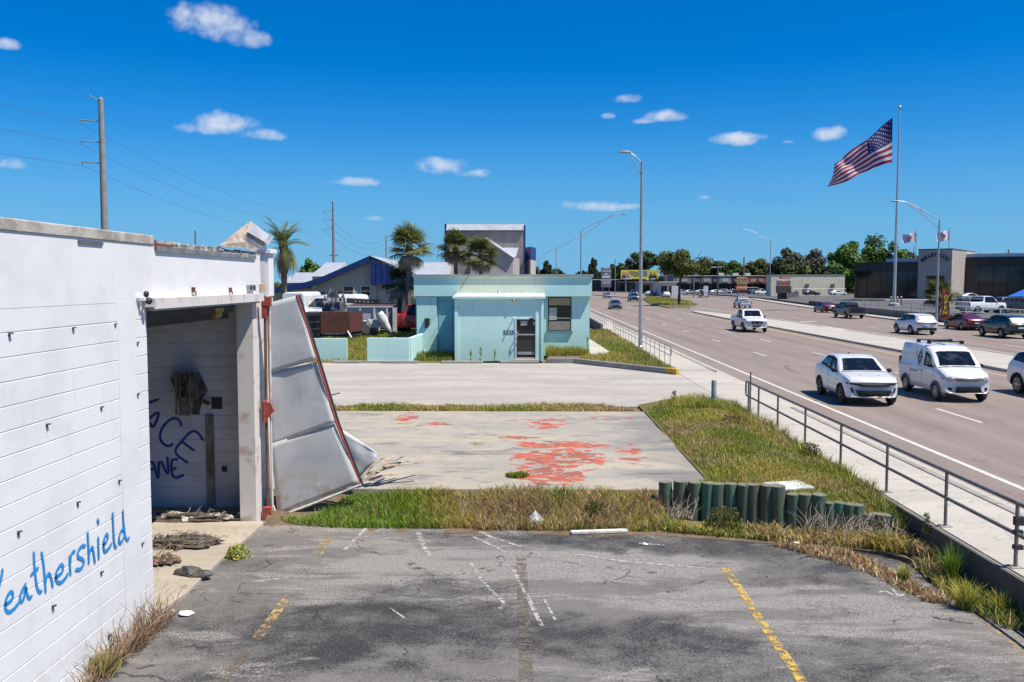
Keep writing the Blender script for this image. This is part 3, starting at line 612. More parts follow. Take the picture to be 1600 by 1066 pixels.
rust_ = t.math('MULTIPLY', t.step(Z, 1.3, .35), t.step(t.noise(v, 3, 5, .7), .38, .62)); col = t.mix(t.math('MULTIPLY', rust_, .6), col, (.42, .25, .13))
t.put(b.inputs['Base Color'], col); b.inputs['Roughness'].default_value = .55; b.inputs['Metallic'].default_value = .15; bump(t, b, n1, .3, .03); M_door = m
sheet('door_panel', [(417, 474), (463, 462), (495, 562), (419, 584)], .022, M_door)
sheet('door_panel', [(419, 582), (494, 566), (524, 660), (423, 698)], .028, M_door, DY+.02)
sheet('door_panel', [(422, 694), (522, 662), (562, 754), (434, 806)], .024, M_door, DY+.01)
o = sheet('torn_panel', [(528, 668), (590, 708), (588, 718), (556, 752)], .05, M_door, DY+.5, 8); o['label'] = 'torn triangular sheet behind the leaf'
mb = MB(); mb.tube([dp(464, 461), dp(496, 563), dp(526, 662), dp(563, 758)], .022, 6).build('edge_angle', M_redox, dr)
mb = MB(); mb.tube([dp(467, 461, DY+.06), dp(499, 563, DY+.06), dp(529, 662, DY+.06), dp(566, 757, DY+.06)], .03, 6).build('edge_frame', M_black, dr)
mb = MB(); mb.tube([dp(434, 808), dp(500, 783), dp(564, 757)], .03, 6).build('bottom_lip', mat('bare_white_steel', (.7, .68, .62), (.5, .4, .3), 8, .6), dr)
mb = MB(); mb.tube([dp(427, 790), dp(433, 808), dp(440, 805)], .02, 6).build('curled_corner', M_steel_w, dr)
mb = MB(); mb.tube([dp(414, 462), dp(416, 640), dp(419, 815)], .03, 8).build('hinge_post', M_rust, dr); mb = MB(); mb.tube([dp(421, 470), dp(423, 640), dp(426, 800)], .022, 8).build('stile', M_steel_w, dr)
for k, (px, py, s) in enumerate(((416, 480, 1.), (419, 640, 1.1), (424, 800, 1.5))):
    c_ = dp(px, py); mb = MB()
    if k == 0: mb.box(c_.x-.07, c_.x+.03, c_.y-.09, c_.y, c_.z-.22, c_.z+.2).box(c_.x-.07, c_.x+.12, c_.y-.10, c_.y-.02, c_.z+.02, c_.z+.2)
    elif k == 1:
        mb.tube([(c_.x-.05, c_.y-.06, c_.z-.24), (c_.x-.05, c_.y-.06, c_.z+.18)], .055, 8); mb.prismy([(c_.x-.03, c_.z+.16), (c_.x+.07, c_.z+.15), (c_.x+.13, c_.z+.02), (c_.x+.17, c_.z+.0), (c_.x+.09, c_.z-.06), (c_.x+.06, c_.z-.14), (c_.x-.03, c_.z-.12)], c_.y-.10, c_.y-.05)
    else: mb.prismy([(c_.x-.14, c_.z-.2), (c_.x-.14, c_.z+.12), (c_.x+.02, c_.z+.13), (c_.x+.06, c_.z-.06), (c_.x+.2, c_.z-.16)], c_.y-.14, c_.y-.04)
    mb.build('hinge', M_redox, dr, bevel=.008)
# splintered boards by the leaf
M_board = mat('split_grey_board', (.50, .43, .34), (.26, .20, .15), 3, .85, bmp=.4, bsc=20, stretch=(1, 6, 6))
BRD = [((562, 748), (600, 714), .09), ((575, 748), (632, 712), .07), ((572, 741), (662, 722), .06), ((560, 752), (578, 722), .05), ((590, 738), (618, 712), .045), ((578, 750), (622, 742), .04), ((566, 738), (556, 718), .03), ((600, 730), (660, 720), .05)]
BL = ['pale split board leaning against the torn door sheet', 'grey board rising beside the torn door sheet', 'longest splinter reaching right across the slab', 'short upright splinter against the leaf edge', 'thin curled board in the splinter heap', 'flat board lying at the foot of the splinter heap', 'dark stub poking out behind the door leaf', 'thin splinter pointing right under the longest one']
for i, (a, c_, wd) in enumerate(BRD):
    A = PY(*a, 17.98+.05*(i % 3)); Bq = PY(*c_, 18.3+.12*i); A.z = max(A.z, .115); Bq.z = max(Bq.z, .125)
    md_ = (A+Bq)/2+Vector((0, 0, .05)); mb = MB(); mb.bar(A-A, md_-A, wd*1.7, .03).bar(md_-A, Bq-A, wd*1.2, .024); o = mb.build('splintered_board', M_board); o.location = A; tag(o, BL[i], 'board', 'splintered boards by the door')
a = dp(562-60, 622, DY+.1)
o = MB().bar(PY(512, 619, 17.4), PY(531, 614, 17.4), .02).build('protruding_rod', M_rust); o.location = (0, 0, 0); o.parent = dr; o.matrix_parent_inverse = Matrix.Translation(-Vector(dr.location))
# crumpled sheet metal on the roof edge
cr = thing('crumpled_roof_metal', 'crumpled grey metal flashing curled up on the roof corner', 'metal sheet', (WX-.1, 16.4, 4.85))
def crs(name, q, m):
    vs = [PX(px, py, x)-Vector(cr.location) for px, py, x in q]; fs = [(0, i, i+1) for i in range(1, len(vs)-1)]; o = MB().add(vs, fs).build(name, m, cr); md = o.modifiers.new('t', 'SOLIDIFY'); md.thickness = .012
crs('upper_sheet', [(391, 346, WX-.1), (420, 368, WX-.02), (412, 378, WX+.06), (386, 363, WX+.02)], mat('pale_sheet', (.62, .61, .60), (.5, .48, .46), 2, .5, .3))
crs('fold', [(391, 346, WX-.1), (386, 363, WX+.02), (380, 387, WX+.03), (348, 384, WX-.02), (352, 377, WX-.1)], mat('tan_felt', (.46, .38, .30), (.30, .25, .2), 4, .85))
crs('under_sheet', [(385, 362, WX-.02), (413, 377, WX+.04), (416, 391, WX+.03), (380, 388, WX-.02)], M_grey_steel)
crs('side_curl', [(412, 378, WX+.06), (420, 368, WX-.02), (427, 371, WX-.1), (418, 384, WX+.03)], mat('pale_sheet', (.6, .6, .6)))
crs('torn_felt', [(340, 383, WX+.02), (372, 371, WX-.05), (384, 378, WX+.03), (404, 390, WX+.035), (350, 386, WX+.03)], mat('tan_felt', (.46, .38, .30)))
mb = MB(); p = PX(305, 361, WX-.15); mb.tube([p, p+Vector((0, 0, -.22))], .012, 5).build('rebar_stub', M_rust, bl)
# security camera
p = PX(218, 468, WX); sc = thing('security_camera', 'white dome security camera beside the door head', 'camera', (WX, p.y, p.z))
MB().tube([(0, -.05, .02), (.05, -.05, .02)], .06, 12).box(.0, .10, -.08, -.02, -.02, .03).build('mount', mat('white_plastic', (.75, .75, .74), rough=.4), sc, bevel=.006)
MB().blob((.11, .03, -.02), (.05, .055, .05), 2, 0).build('lens_housing', M_black, sc, smooth=60); MB().blob((.07, .05, .07), (.035, .045, .045), 2, .05).build('cable_bundle', M_black, sc, smooth=60)
# debris on the threshold
def debris_heap(name, label, c, rx, ry, n, seed, cols):
    r = random.Random(seed); t_ = thing(name, label, 'debris', c)
    mb = MB(); mb.blob((0, 0, .01), (rx*.95, ry*.95, .10), 3, .35, seed); mb.build('dirt', mat('sooty_dirt', (.06, .05, .04), (.13, .10, .075), 7, .95), t_)
    for mi, cc in enumerate(cols):
        mb = MB()
        for i in range(n):
            a = r.uniform(0, 6.28); q = math.sqrt(r.random()); p = Vector((math.cos(a)*q*rx, math.sin(a)*q*ry, .05+.12*(1-q)*r.random()))
            if mi == 0: mb.blob(p, (r.uniform(.03, .10), r.uniform(.03, .08), r.uniform(.02, .05)), 1, .4, seed+i)
            else:
                d = Vector((r.uniform(-1, 1), r.uniform(-1, 1), r.uniform(-.2, .5))).normalized()*r.uniform(.08, .28); k = Vector((r.uniform(-.06, .06), r.uniform(-.06, .06), r.uniform(0, .07))); mb.tube([p, p+d*.5+k, p+d], r.uniform(.003, .008), 4)
        mb.build(['rubble', 'twigs', 'wire'][mi], cc, t_)['kind'] = 'stuff'
    return t_
M_rubble = mat('mixed_rubble', (.30, .26, .21), (.12, .10, .09), 9, .9); M_straw = mat('dry_straw', (.24, .17, .09), (.10, .07, .045), 6, .9); M_wire = mat('pale_wire', (.30, .27, .24), (.12, .10, .09), 6, .7)
p = G(290, 850, LOT+.07); debris_heap('debris_heap', 'heap of burnt rubbish, straw and wire on the doorway floor', p, .62, .34, 40, 3, [mat('charred_rubble', (.05, .045, .04), (.14, .11, .09), 9, .9), M_straw, M_wire])
p = G(256, 880, LOT+.07); debris_heap('debris_heap', 'small pile of brick crumbs against the near door edge', p, .25, .22, 22, 9, [mat('brick_crumbs', (.30, .17, .12), (.16, .1, .08), 8, .9), M_straw])
p = G(300, 812, LOT+.07); debris_heap('debris_heap', 'thin scatter of plaster bits along the inner wall', p, .95, .20, 30, 12, [mat('plaster_bits', (.45, .42, .38), (.3, .27, .24), 8, .9), M_wire])
def crumple(name, label, c, rx, ry, h, m, seed, cat):
    mb = MB(); mb.blob((0, 0, h*.35), (rx, ry, h), 3, .10, seed); r = random.Random(seed)
    mb.v = [(x+.25*rx*noise.noise(Vector((x*6, y*6, seed))), y+.3*ry*noise.noise(Vector((x*6, y*6, seed+9))), max(.002, z_*(.5+noise.noise(Vector((x*5, y*5, seed+3)))+.5))) for x, y, z_ in mb.v]
    o = mb.build(name, m); o.location = c; tag(o, label, cat); return o
o = crumple('crumpled_tarp', 'dark crumpled tarp lying on the threshold edge', G(302, 898, LOT+.07), .30, .13, .08, mat('dark_tarp', (.055, .055, .05), (.09, .088, .08), 6, .6), 4, 'tarp'); o.rotation_euler.z = -.2
# white litter scraps
LIT = [((290, 960), .13, 'white scrap of paper on asphalt below the tarp'), ((271, 957), .05, 'tiny white chip beside the lower left threshold'), ((1158, 655), .12, 'white litter caught in the right grass bank by the rail'), ((1245, 850), .10, 'white litter among leaves under the green posts'), ((1008, 852), .08, 'white chip at the asphalt edge near the weeds')]
for i, (p, s, lab) in enumerate(LIT):
    q = G(*p, LOT if i != 2 else .2); mb = MB(); r = random.Random(i); n = 7; vs = [(math.cos(k/n*6.28)*s*r.uniform(.5, 1.1), math.sin(k/n*6.28)*s*r.uniform(.5, 1.1), r.uniform(.01, .04)) for k in range(n)]+[(0, 0, .05)]
    mb.add(vs, [(k, (k+1) % n, n) for k in range(n)]); o = mb.build('litter', mat('white_paper', (.78, .77, .75)), None); o.location = q; tag(o, lab, 'litter')
    md = o.modifiers.new('t', 'SOLIDIFY'); md.thickness = .004
# ================================================================== VEGETATION close by, posts, rails
import numpy as np
M_blade = attr_mat('grass_blades', .75, .25); M_leaf = attr_mat('leaves', .6, .22, .35)
def tri_mesh(name, V, F, T, m):
    me = bpy.data.meshes.new(name); me.from_pydata([], [], [])
    V = np.asarray(V, np.float32); F = np.asarray(F, np.int32); T = np.asarray(T, np.float32)
    k = F.shape[1]; me.vertices.add(len(V)); me.vertices.foreach_set('co', V.ravel()); me.loops.add(F.size); me.loops.foreach_set('vertex_index', F.ravel())
    me.polygons.add(len(F)); me.polygons.foreach_set('loop_start', np.arange(0, F.size, k, dtype=np.int32)); me.update(calc_edges=True)
    a = me.color_attributes.new('tint', 'FLOAT_COLOR', 'POINT'); c = np.ones((len(V), 4), np.float32); c[:, :3] = T; a.data.foreach_set('color', c.ravel())
    me.materials.append(m); return me
def inpoly(P, poly):
    x, y = P[:, 0], P[:, 1]; r = np.zeros(len(P), bool); n = len(poly); j = n-1
    for i in range(n):
        xi, yi = poly[i]; xj, yj = poly[j]; c = ((yi > y) != (yj > y)) & (x < (xj-xi)*(y-yi)/(yj-yi+1e-12)+xi); r ^= c; j = i
    return r
def fbm(P, s, seed):
    rs = np.random.RandomState(seed); v = np.zeros(len(P))
    for k in range(7):
        a = rs.uniform(0, 6.28, 2); f = s*rs.uniform(.5, 2.6); v += np.sin((P[:, 0]*math.cos(a[0])+P[:, 1]*math.sin(a[0]))*f+a[1]*9)/(1+k*.25)
    return v/3.2
GREEN = [(.17, .24, .025), (.22, .27, .035), (.27, .30, .05)]; YEL = [(.46, .40, .08), (.40, .35, .08), (.52, .43, .13)]; DRY = [(.52, .38, .19), (.42, .28, .14), (.32, .20, .11), (.60, .48, .30)]; DEEP = [(.08, .13, .02), (.10, .16, .02)]
LUSH = [(.14, .28, .025), (.19, .33, .035), (.23, .32, .05)]
def grass(name, label, poly, zf, n, h, wd, mixes, seed, cat='grass', lean=.5, clump=0, parent=None, top=None):
    """mixes: function of point array -> weights per palette list"""
    rs = np.random.RandomState(seed); poly = [tuple(p[:2]) for p in poly]; lo = np.min(poly, 0); hi = np.max(poly, 0); P = np.zeros((0, 2))
    while len(P) < n:
        Q = rs.uniform(lo, hi, (n*2, 2)); Q = Q[inpoly(Q, poly)]
        if clump: Q = Q[fbm(Q, clump, seed) > rs.uniform(-1.6, .9, len(Q))]
        P = np.vstack([P, Q])
    P = P[:n]; pal, wts = mixes; W = np.stack([w_(P) for w_ in wts], 1); W = np.clip(W, 0.001, None)**2.6; W /= W.sum(1, keepdims=True); cs = W.cumsum(1); pick = (rs.rand(n, 1) > cs).sum(1).clip(0, len(pal)-1)
    T = np.zeros((n, 3))
    for k, pl in enumerate(pal): s = pick == k; T[s] = np.array(pl)[rs.randint(0, len(pl), s.sum())]
    T *= rs.uniform(.75, 1.25, (n, 1)); Z = np.array([zf(x, y) for x, y in P]); H = rs.uniform(*h, n)*(1+.42*np.clip(fbm(P, 1.7, seed+5), -1, 1)+.35*np.clip(fbm(P, 5.5, seed+6), -1, 1)).clip(.25, 2); A = rs.uniform(0, 6.283, n); Wd = rs.uniform(*wd, n); Ln = rs.uniform(.1, lean, n)*H; LA = rs.uniform(0, 6.283, n)
    dx, dy = np.cos(A)*Wd/2, np.sin(A)*Wd/2; b0 = np.stack([P[:, 0]-dx, P[:, 1]-dy, Z-.02], 1); b1 = np.stack([P[:, 0]+dx, P[:, 1]+dy, Z-.02], 1)
    mx = P[:, 0]+np.cos(LA)*Ln*.35; my = P[:, 1]+np.sin(LA)*Ln*.35; mz = Z+H*.6; m0 = np.stack([mx-dx*.7, my-dy*.7, mz], 1); m1 = np.stack([mx+dx*.7, my+dy*.7, mz], 1)
    tp = np.stack([P[:, 0]+np.cos(LA)*Ln, P[:, 1]+np.sin(LA)*Ln, Z+H*.96], 1)
    V = np.stack([b0, b1, m0, m1, tp], 1).reshape(-1, 3); i = np.arange(n)[:, None]*5; F = np.concatenate([i+[0, 1, 3], i+[0, 3, 2], i+[2, 3, 4]], 0); TT = np.repeat(T, 5, 0)
    o = link(name, tri_mesh(name, V, F, TT, M_blade), parent); o['kind'] = 'stuff'
    if label: o['label'] = label; o['category'] = cat
    return o
K = lambda c: (lambda P: np.full(len(P), float(c)))
N_ = lambda s, sd, a=1., b=1.: (lambda P: np.clip(a+b*fbm(P, s, sd), .01, 3))
# bank between asphalt and slab
def bankz(x, y): u = max(0, min(1, (y-16.55)/1.3)); return LOT+.02+(.36*u*u*(3-2*u))
g = MB(); nx, ny = 40, 10; vs = []; fs = []
for j in range(ny+1):
    for i in range(nx+1):
        x = -5.0+7.7*i/nx; y = 16.35+1.6*j/ny; vs.append((x, y+.12*noise.noise(Vector((x*.8, 3, 0))), bankz(x, y)-.03+.03*noise.noise(Vector((x*2, y*2, 0)))))
for j in range(ny):
    for i in range(nx): k = j*(nx+1)+i; fs.append((k, k+1, k+nx+2, k+nx+1))
g.add(vs, fs); struct(g.build('bank', M_dirt, smooth=60))
left_w = lambda P: np.clip((-.3-P[:, 0])*.9, .02, 2.2)
grass('bank_grass', 'lush green grass strip along the front of the slab', [(-4.3, 16.75), (-3.6, 16.6), (.6, 16.55), (.6, 17.75), (-3.4, 17.75)], bankz, 13000, (.05, .19), (.008, .019), ([LUSH, GREEN, YEL, DRY], [lambda P: np.clip(1.0-(P[:, 0]+2.9)*.6, .03, 2)+.4*fbm(P, 2.5, 4), N_(2.1, 6, .7, .6), lambda P: np.clip((P[:, 0]+3.0)*.6, .05, 1.2), lambda P: np.clip((P[:, 0]+2.6)*.6, .05, 1.4)+.3*fbm(P, 3.1, 8)]), 1, lean=1.0, clump=2.2)
grass('bank_weeds', 'tangled brown and green weeds before the slab edge', [(-.9, 16.45), (2.2, 16.4), (2.75, 16.5), (2.6, 17.85), (-.9, 17.85)], bankz, 12000, (.05, .26), (.010, .022), ([GREEN, YEL, DRY, DEEP], [N_(2.2, 4, .75, 1.0), N_(1.7, 8, .8, .8), N_(2.0, 12, 1.6, 1.2), N_(2.6, 5, .6, .8)]), 2, lean=1.1, clump=1.6)
# right grass bank behind the posts
BANK = [(3.93, 28.9), (5.2, 30.1), (7.02, 30.2), (7.02, 15.9), (6.5, 16.15), (5.5, 16.6), (4.0, 17.25), (3.1, 17.65), (3.93, 18.7)]
def hillz(x, y):
    e = max(0, min(1, (7.05-x)/1.4)); f_ = max(0, min(1, (x-3.9)/.9)); n = noise.noise(Vector((x*.5, y*.4, 7)))
    f_ = max(f_, .0); drop = max(0, min(1, (17.6-y)/1.6))*max(0, min(1, (x-4.6)/2.0))
    return .06+.20*e*f_+.07*n*e+.08*e-.26*drop
g = MB(); vs = []; fs = []; nx, ny = 16, 60
def bedge(y): return 3.93 if y > 18.7 else max(3.1, 3.1+(17.65-y)*2.2) if y < 17.65 else 3.1+(y-17.65)*.79
for j in range(ny+1):
    y = 15.85+14.4*j/ny
    for i in range(nx+1): x0_ = min(bedge(y)-.08*(y > 18.7), 6.9); x = x0_+(7.04-x0_)*i/nx; vs.append((x, y, hillz(x, y)-.02))
for j in range(ny):
    for i in range(nx): k = j*(nx+1)+i; fs.append((k, k+1, k+nx+2, k+nx+1))
g.add(vs, fs); struct(g.build('grass_bank', ground_mat('bank_turf', (.13, .12, .03), (.17, .14, .055), (.09, .09, .02), 1.5), smooth=60))
grass('bank_turf_grass', 'thick yellow green grass covering the right bank', BANK, hillz, 60000, (.04, .13), (.010, .02), ([GREEN, YEL, DRY, LUSH], [N_(1.4, 3, .9, 1.1), N_(1.1, 7, 1.1, 1.0), N_(1.6, 10, .75, 1.3), N_(1.2, 15, .5, 1.0)]), 3, lean=.9)
grass('bank_tall_weeds', 'taller dry weeds at the rail edge of the bank', [(6.2, 30.1), (7.0, 30.2), (7.02, 16), (6.5, 16.2), (6.6, 22)], hillz, 5000, (.15, .36), (.010, .02), ([GREEN, DRY, YEL], [N_(1.5, 2), N_(1.2, 9), K(.8)]), 4, lean=1.0, clump=2)
grass('bank_tall_weeds', 'rough weed tufts where the bank meets the driveway', [(4.0, 28.2), (5.2, 30.0), (7.0, 30.2), (7.0, 27.6), (5.2, 27.8)], hillz, 4500, (.14, .34), (.010, .02), ([GREEN, DRY, YEL], [N_(1.5, 2), N_(1.2, 9, .5), K(.8)]), 5, lean=.9, clump=2)
# verge between slab and pale lot
grass('verge_grass', 'thin strip of dry grass between slab and pale lot', [(-6.2, 28.9), (3.7, 28.9), (2.9, 30.0), (2.2, 30.6), (-3, 30.15), (-5.6, 30.3)], lambda x, y: .06, 12000, (.05, .17), (.012, .025), ([GREEN, YEL, DRY], [N_(1.3, 3, .6), N_(1.1, 6), N_(.8, 9, 1.0)]), 6, lean=.9)
grass('verge_creep', 'sparse grass creeping along the joint at left', [(-8, 29.2), (-6, 29.0), (-5, 30.2), (-7, 30.4)], lambda x, y: .06, 900, (.04, .12), (.012, .025), ([YEL, DRY], [K(1), K(1)]), 7)
# planter turf by the mint building
grass('planter_grass', 'grass wedge between mint building and railing', [(2.7, 46.3), (6.8, 41.0), (7.0, 41.4), (7.0, 76), (4.5, 74), (5.0, 52.0), (4.6, 50.2), (3.2, 49.2)], lambda x, y: .17, 16000, (.09, .26), (.018, .036), ([GREEN, YEL, DRY], [N_(.8, 3, 1.0), N_(.7, 6, .9), N_(.7, 9, .5)]), 8)
grass('facade_weeds', 'tall yellow weeds under the mint building window', [(1.3, 49.5), (3.5, 49.9), (3.7, 50.9), (1.2, 50.9)], lambda x, y: .15, 2600, (.2, .6), (.02, .04), ([YEL, GREEN], [K(1.3), K(1)]), 9, lean=.5, clump=2)
grass('recess_weeds', 'dark weeds in the mint building side recess', [(-6.0, 47.2), (-3.85, 47.2), (-3.85, 50.6), (-6.1, 50.6)], lambda x, y: .09, 2600, (.12, .38), (.02, .04), ([DEEP, GREEN, DRY], [K(1), K(1), K(.7)]), 10)
grass('yard_grass', 'rough yard grass behind the low mint walls', [(-14, 47.0), (-6.4, 47.0), (-6.4, 62), (-16, 62)], lambda x, y: .09, 12000, (.08, .22), (.02, .04), ([GREEN, YEL], [N_(.6, 3), N_(.5, 6)]), 11)
grass('island_grass', 'grass on the traffic island under the tree', [(p[0]*.985+.4, p[1]*.985+2.4) for p in ISLP], lambda x, y: .19, 9000, (.1, .22), (.06, .12), ([GREEN, YEL, DRY], [N_(.2, 3), N_(.15, 6, 1.2), N_(.2, 9, .5)]), 12)
# foot of the posts: leaf litter and creepers
def footz(x, y): return LOT+.02
FOOT = [(2.6, 16.4), (4.6, 15.75), (6.0, 15.35), (7.0, 14.7), (7.0, 15.5), (6.2, 15.9), (4.5, 16.35), (2.9, 16.95)]
g = MB(); g.prism([(-1.5, 16.25), (.6, 16.15), (2.3, 16.2), (4.4, 15.7), (5.4, 15.5), (6.2, 15.2), (6.7, 14.5), (7.04, 13.0), (7.04, 16.4), (6.3, 16.6), (3.0, 17.8), (-1.5, 17.5)], LOT-.15, LOT+.012); struct(g.build('litter_bed', M_dirt))
grass('creeper', 'yellow green creepers and litter at the post feet', FOOT, footz, 6500, (.05, .2), (.015, .04), ([GREEN, YEL, DRY], [N_(2, 3, .9), N_(1.7, 6, .9), N_(1.2, 9, 1.2)]), 13, lean=1.3, clump=2)
grass('creeper', 'leaf litter and weeds drifting over the lot corner', [(4.4, 15.6), (5.6, 15.2), (6.0, 14.3), (6.3, 12.9), (5.9, 12.9), (5.5, 14.2), (4.6, 15.3)], lambda x, y: lotz(x, y), 1600, (.03, .14), (.015, .04), ([YEL, DRY], [N_(2, 3, .5), N_(1.5, 5, 1.4)]), 14, lean=1.5, clump=3)
def tuft(name, label, c, n, r, h, pal, seed, wd=(.006, .012), lean=.8, cat='weed', group=None):
    poly = [(math.cos(a)*r, math.sin(a)*r) for a in np.linspace(0, 6.283, 14)[:-1]]
    o = grass(name, label, poly, lambda x, y: 0, n, h, wd, (pal, [K(1)]*len(pal)), seed, cat, lean); o.location = c; o['kind'] = 'thing'
    if group: o['group'] = group
    return o
def fountain(name, label, c, n, h, pal, seed, spread=.6):
    """clump of long arching blades from one crown"""
    rs = np.random.RandomState(seed); V = []; F = []; T = []
    for i in range(n):
        a = rs.uniform(0, 6.283); L = rs.uniform(*h); sp = rs.uniform(.05, spread); w_ = rs.uniform(.006, .012); col = np.array(pal[rs.randint(len(pal))])*rs.uniform(.8, 1.25); px, py = rs.uniform(-.07, .07, 2); s = np.array((-math.sin(a), math.cos(a), 0))*w_
        prev = None
        for k in range(5):
            u = k/4; p = np.array((px+math.cos(a)*L*sp*u**1.4, py+math.sin(a)*L*sp*u**1.4, L*(u-.35*sp*u*u))); j = len(V); ww = s*(1-u*.92); V += [p-ww, p+ww]; T += [col*(.8+.4*u)]*2
            if k: F.append((j-2, j-1, j+1, j))
    o = link(name, tri_mesh(name, V, F, T, M_blade)); o.location = c; return tag(o, label, 'weed')
fountain('spiky_grass_clump', 'big spiky green grass clump against the sidewalk wall', Vector((6.72, 13.9, LOT-.08)), 260, (.35, .72), LUSH+GREEN, 3)
fountain('spiky_grass_clump', 'wide low grass clump at the lower right edge of lot', Vector((6.35, 12.75, LOT-.06)), 220, (.25, .5), GREEN+YEL, 4, .9)
fountain('spiky_grass_clump', 'ragged grass clump nearest the right frame edge', Vector((6.78, 12.55, LOT-.08)), 170, (.2, .42), GREEN+YEL, 5, .9)
grass('wall_foot_weeds', 'low mixed weeds along the foot of sidewalk wall', [(6.45, 14.6), (6.95, 15.2), (6.95, 12.0), (6.6, 12.0), (6.3, 12.8)], lambda x, y: lotz(x, y), 2200, (.05, .24), (.010, .024), ([GREEN, YEL, DRY, LUSH], [N_(2, 3, .9), N_(1.7, 6, .8), N_(1.2, 9, 1.0), N_(2.2, 5, .4)]), 16, lean=1.2, clump=2.5)
fountain('spiky_grass_clump', 'small yellow grass clump alone on the lot edge', G(1412, 905, LOT), 130, (.12, .32), YEL+GREEN, 6, .9)
tuft('weed_tuft', 'flat green tuft growing out of the slab', G(808, 744, .1), 700, .26, (.05, .16), [GREEN, DEEP], 21, (.01, .022), 1.2)
leafy_later = True
tuft('weed_tuft', 'bright green weed sprouting at the white wall foot', G(160, 1052, LOT), 900, .16, (.08, .3), [LUSH, YEL], 23, (.008, .018), .9)
tuft('weed_tuft', 'green creeping weed under the door leaf', G(470, 812, LOT), 900, .40, (.05, .16), [LUSH, GREEN], 24, (.014, .03), 1.3)
tuft('weed_tuft', 'small tuft at the slab near the door sheets', G(745, 694, .1), 90, .2, (.02, .07), [YEL, DRY], 25, (.01, .02), 1.0)
# dry twiggy brush along the white wall
def twigs(name, label, pts, n, h, m, seed, r=.22, lean=.5):
    rd = random.Random(seed); mb = MB()
    for i in range(n):
        p = Vector(rd.choice(pts))+Vector((rd.uniform(-r, r)*.55, rd.uniform(-r, r), 0)); L = rd.uniform(*h); d = Vector((rd.uniform(-.3, 1)*lean, rd.uniform(-1, 1)*lean, 1)).normalized()
        q = [p]; k = 4
        for s in range(k): d = (d+Vector((rd.uniform(-.35, .35), rd.uniform(-.35, .35), rd.uniform(-.35, .05)))).normalized(); q.append(q[-1]+d*L/k)
        for z_ in range(len(q)): q[z_].z = max(q[z_].z, LOT+.01)
        mb.tube(q, [.006, .005, .004, .003, .0015], 3)
    o = mb.build(name, m); tag(o, label, 'brush'); o['kind'] = 'stuff'; return o
M_twig = mat('dead_twigs', (.30, .20, .12), (.18, .11, .07), 4, .9)
wp = [Vector((WX+.10+.12*random.random(), y, LOT)) for y in np.linspace(9.9, 11.9, 14)]
twigs('dry_brush', 'dead brown brush along the foot of the white wall', wp, 420, (.15, .55), M_twig, 31); twigs('dry_brush', 'tall bare stems against the white wall', wp[4:11], 26, (.5, 1.0), M_twig, 32, .2, .35)
wp = [PY(x, 826, 17.0).xy.to_3d()+Vector((0, 0, LOT)) for x in (1060, 1090, 1040, 1275, 1320, 1345, 1370)]
for q_ in wp: q_.y -= .35; q_.z = LOT
twigs('dry_brush', 'grey dry vines tangled over the green posts', [Vector((x, 17.35-.42*(x-2.7)-.12, LOT+.1)) for x in (2.9, 3.1, 5.2, 5.5, 5.8, 6.1, 6.4)], 260, (.25, .6), mat('grey_vine', (.42, .35, .28), (.26, .2, .15), 4, .9), 33, .2, .6)
twigs('dry_brush', 'brown dead weed stalks in front of slab', [Vector((x, 16.9+.5*random.random(), LOT+.15)) for x in np.linspace(-1.2, 2.6, 18)], 520, (.2, .5), M_twig, 34, .3, .6)
# ---------------------------------------------------- green timber posts
m, t, b, o = newmat('green_treated_timber'); v = t.obj(); n1 = t.noise(t.scale(v, (9, 9, .8)), 1.2, 5, .6); n2 = t.noise(v, 3, 4)
oi = t.new('ShaderNodeObjectInfo').outputs['Random']
col = t.mix(t.step(n1, .42, .62), (.06, .175, .11), (.09, .10, .065)); col = t.mix(t.step(n2, .48, .70, 0, .6), col, (.17, .23, .15)); col = t.mix(t.math('MULTIPLY', oi, .65), col, (.075, .07, .045))
t.put(b.inputs['Base Color'], col); b.inputs['Roughness'].default_value = .8; bump(t, b, n1, .5, .02); M_post = m
M_postend = mat('post_end_grain', (.20, .19, .13), (.12, .12, .08), 10, .9)
pw = thing('timber_retaining_wall', 'row of green treated timber posts holding the grass bank', 'retaining wall', (2.7, 17.4, LOT))
rp = random.Random(11); xs = [1030, 1051, 1073, 1095, 1113, 1132, 1150, 1167, 1187, 1207, 1230, 1249, 1268, 1286, 1301, 1316, 1331, 1347, 1362, 1375]
tops = [751, 750, 751, 752, 754, 754, 755, 755, 756, 757, 770, 770, 770, 783, 783, 785, 787, 801, 801, 802]
for i, (px, ty) in enumerate(zip(xs, tops)):
    px += 11; u = (px-1040)/345; Yp = 17.45-1.25*u; P = PY(px, ty, Yp); h = P.z-LOT-.02; r0 = .134-.012*(i > 12)+rp.uniform(-.006, .006)
    mb = MB(); n = 12; prof = [(r0*1.02, -.1), (r0, h*.5), (r0*.985, h-.006), (r0*.9, h)]; mb.lathe(prof, n); mb.add([(math.cos(k/n*6.283)*r0*.9, math.sin(k/n*6.283)*r0*.9, h) for k in range(n)], [tuple(range(n))], 1)
    o = mb.build('post', [M_post, M_postend], pw, smooth=40); o.location = Vector((P.x, Yp, LOT-.1))-Vector(pw.location)+Vector((0, 0, .1)); o.rotation_euler = (rp.uniform(-.03, .03), rp.uniform(-.03, .03), rp.uniform(0, 6))
for i, px in enumerate((1392, 1412, 1432, 1452)):            # rotten stumps at the end of the row
    P = PY(px, 815+i*3, 15.95-.1*i); mb = MB(); mb.lathe([(.11, -.1), (.105, .18), (.07, .24-.02*i), (.01, .2)], 10); o = mb.build('rotten_post', mat('rotten_timber', (.09, .065, .045), (.05, .04, .03), 6, .95, bmp=.6), pw, smooth=40)
    o.location = Vector((P.x, 15.95-.1*i, LOT))-Vector(pw.location)
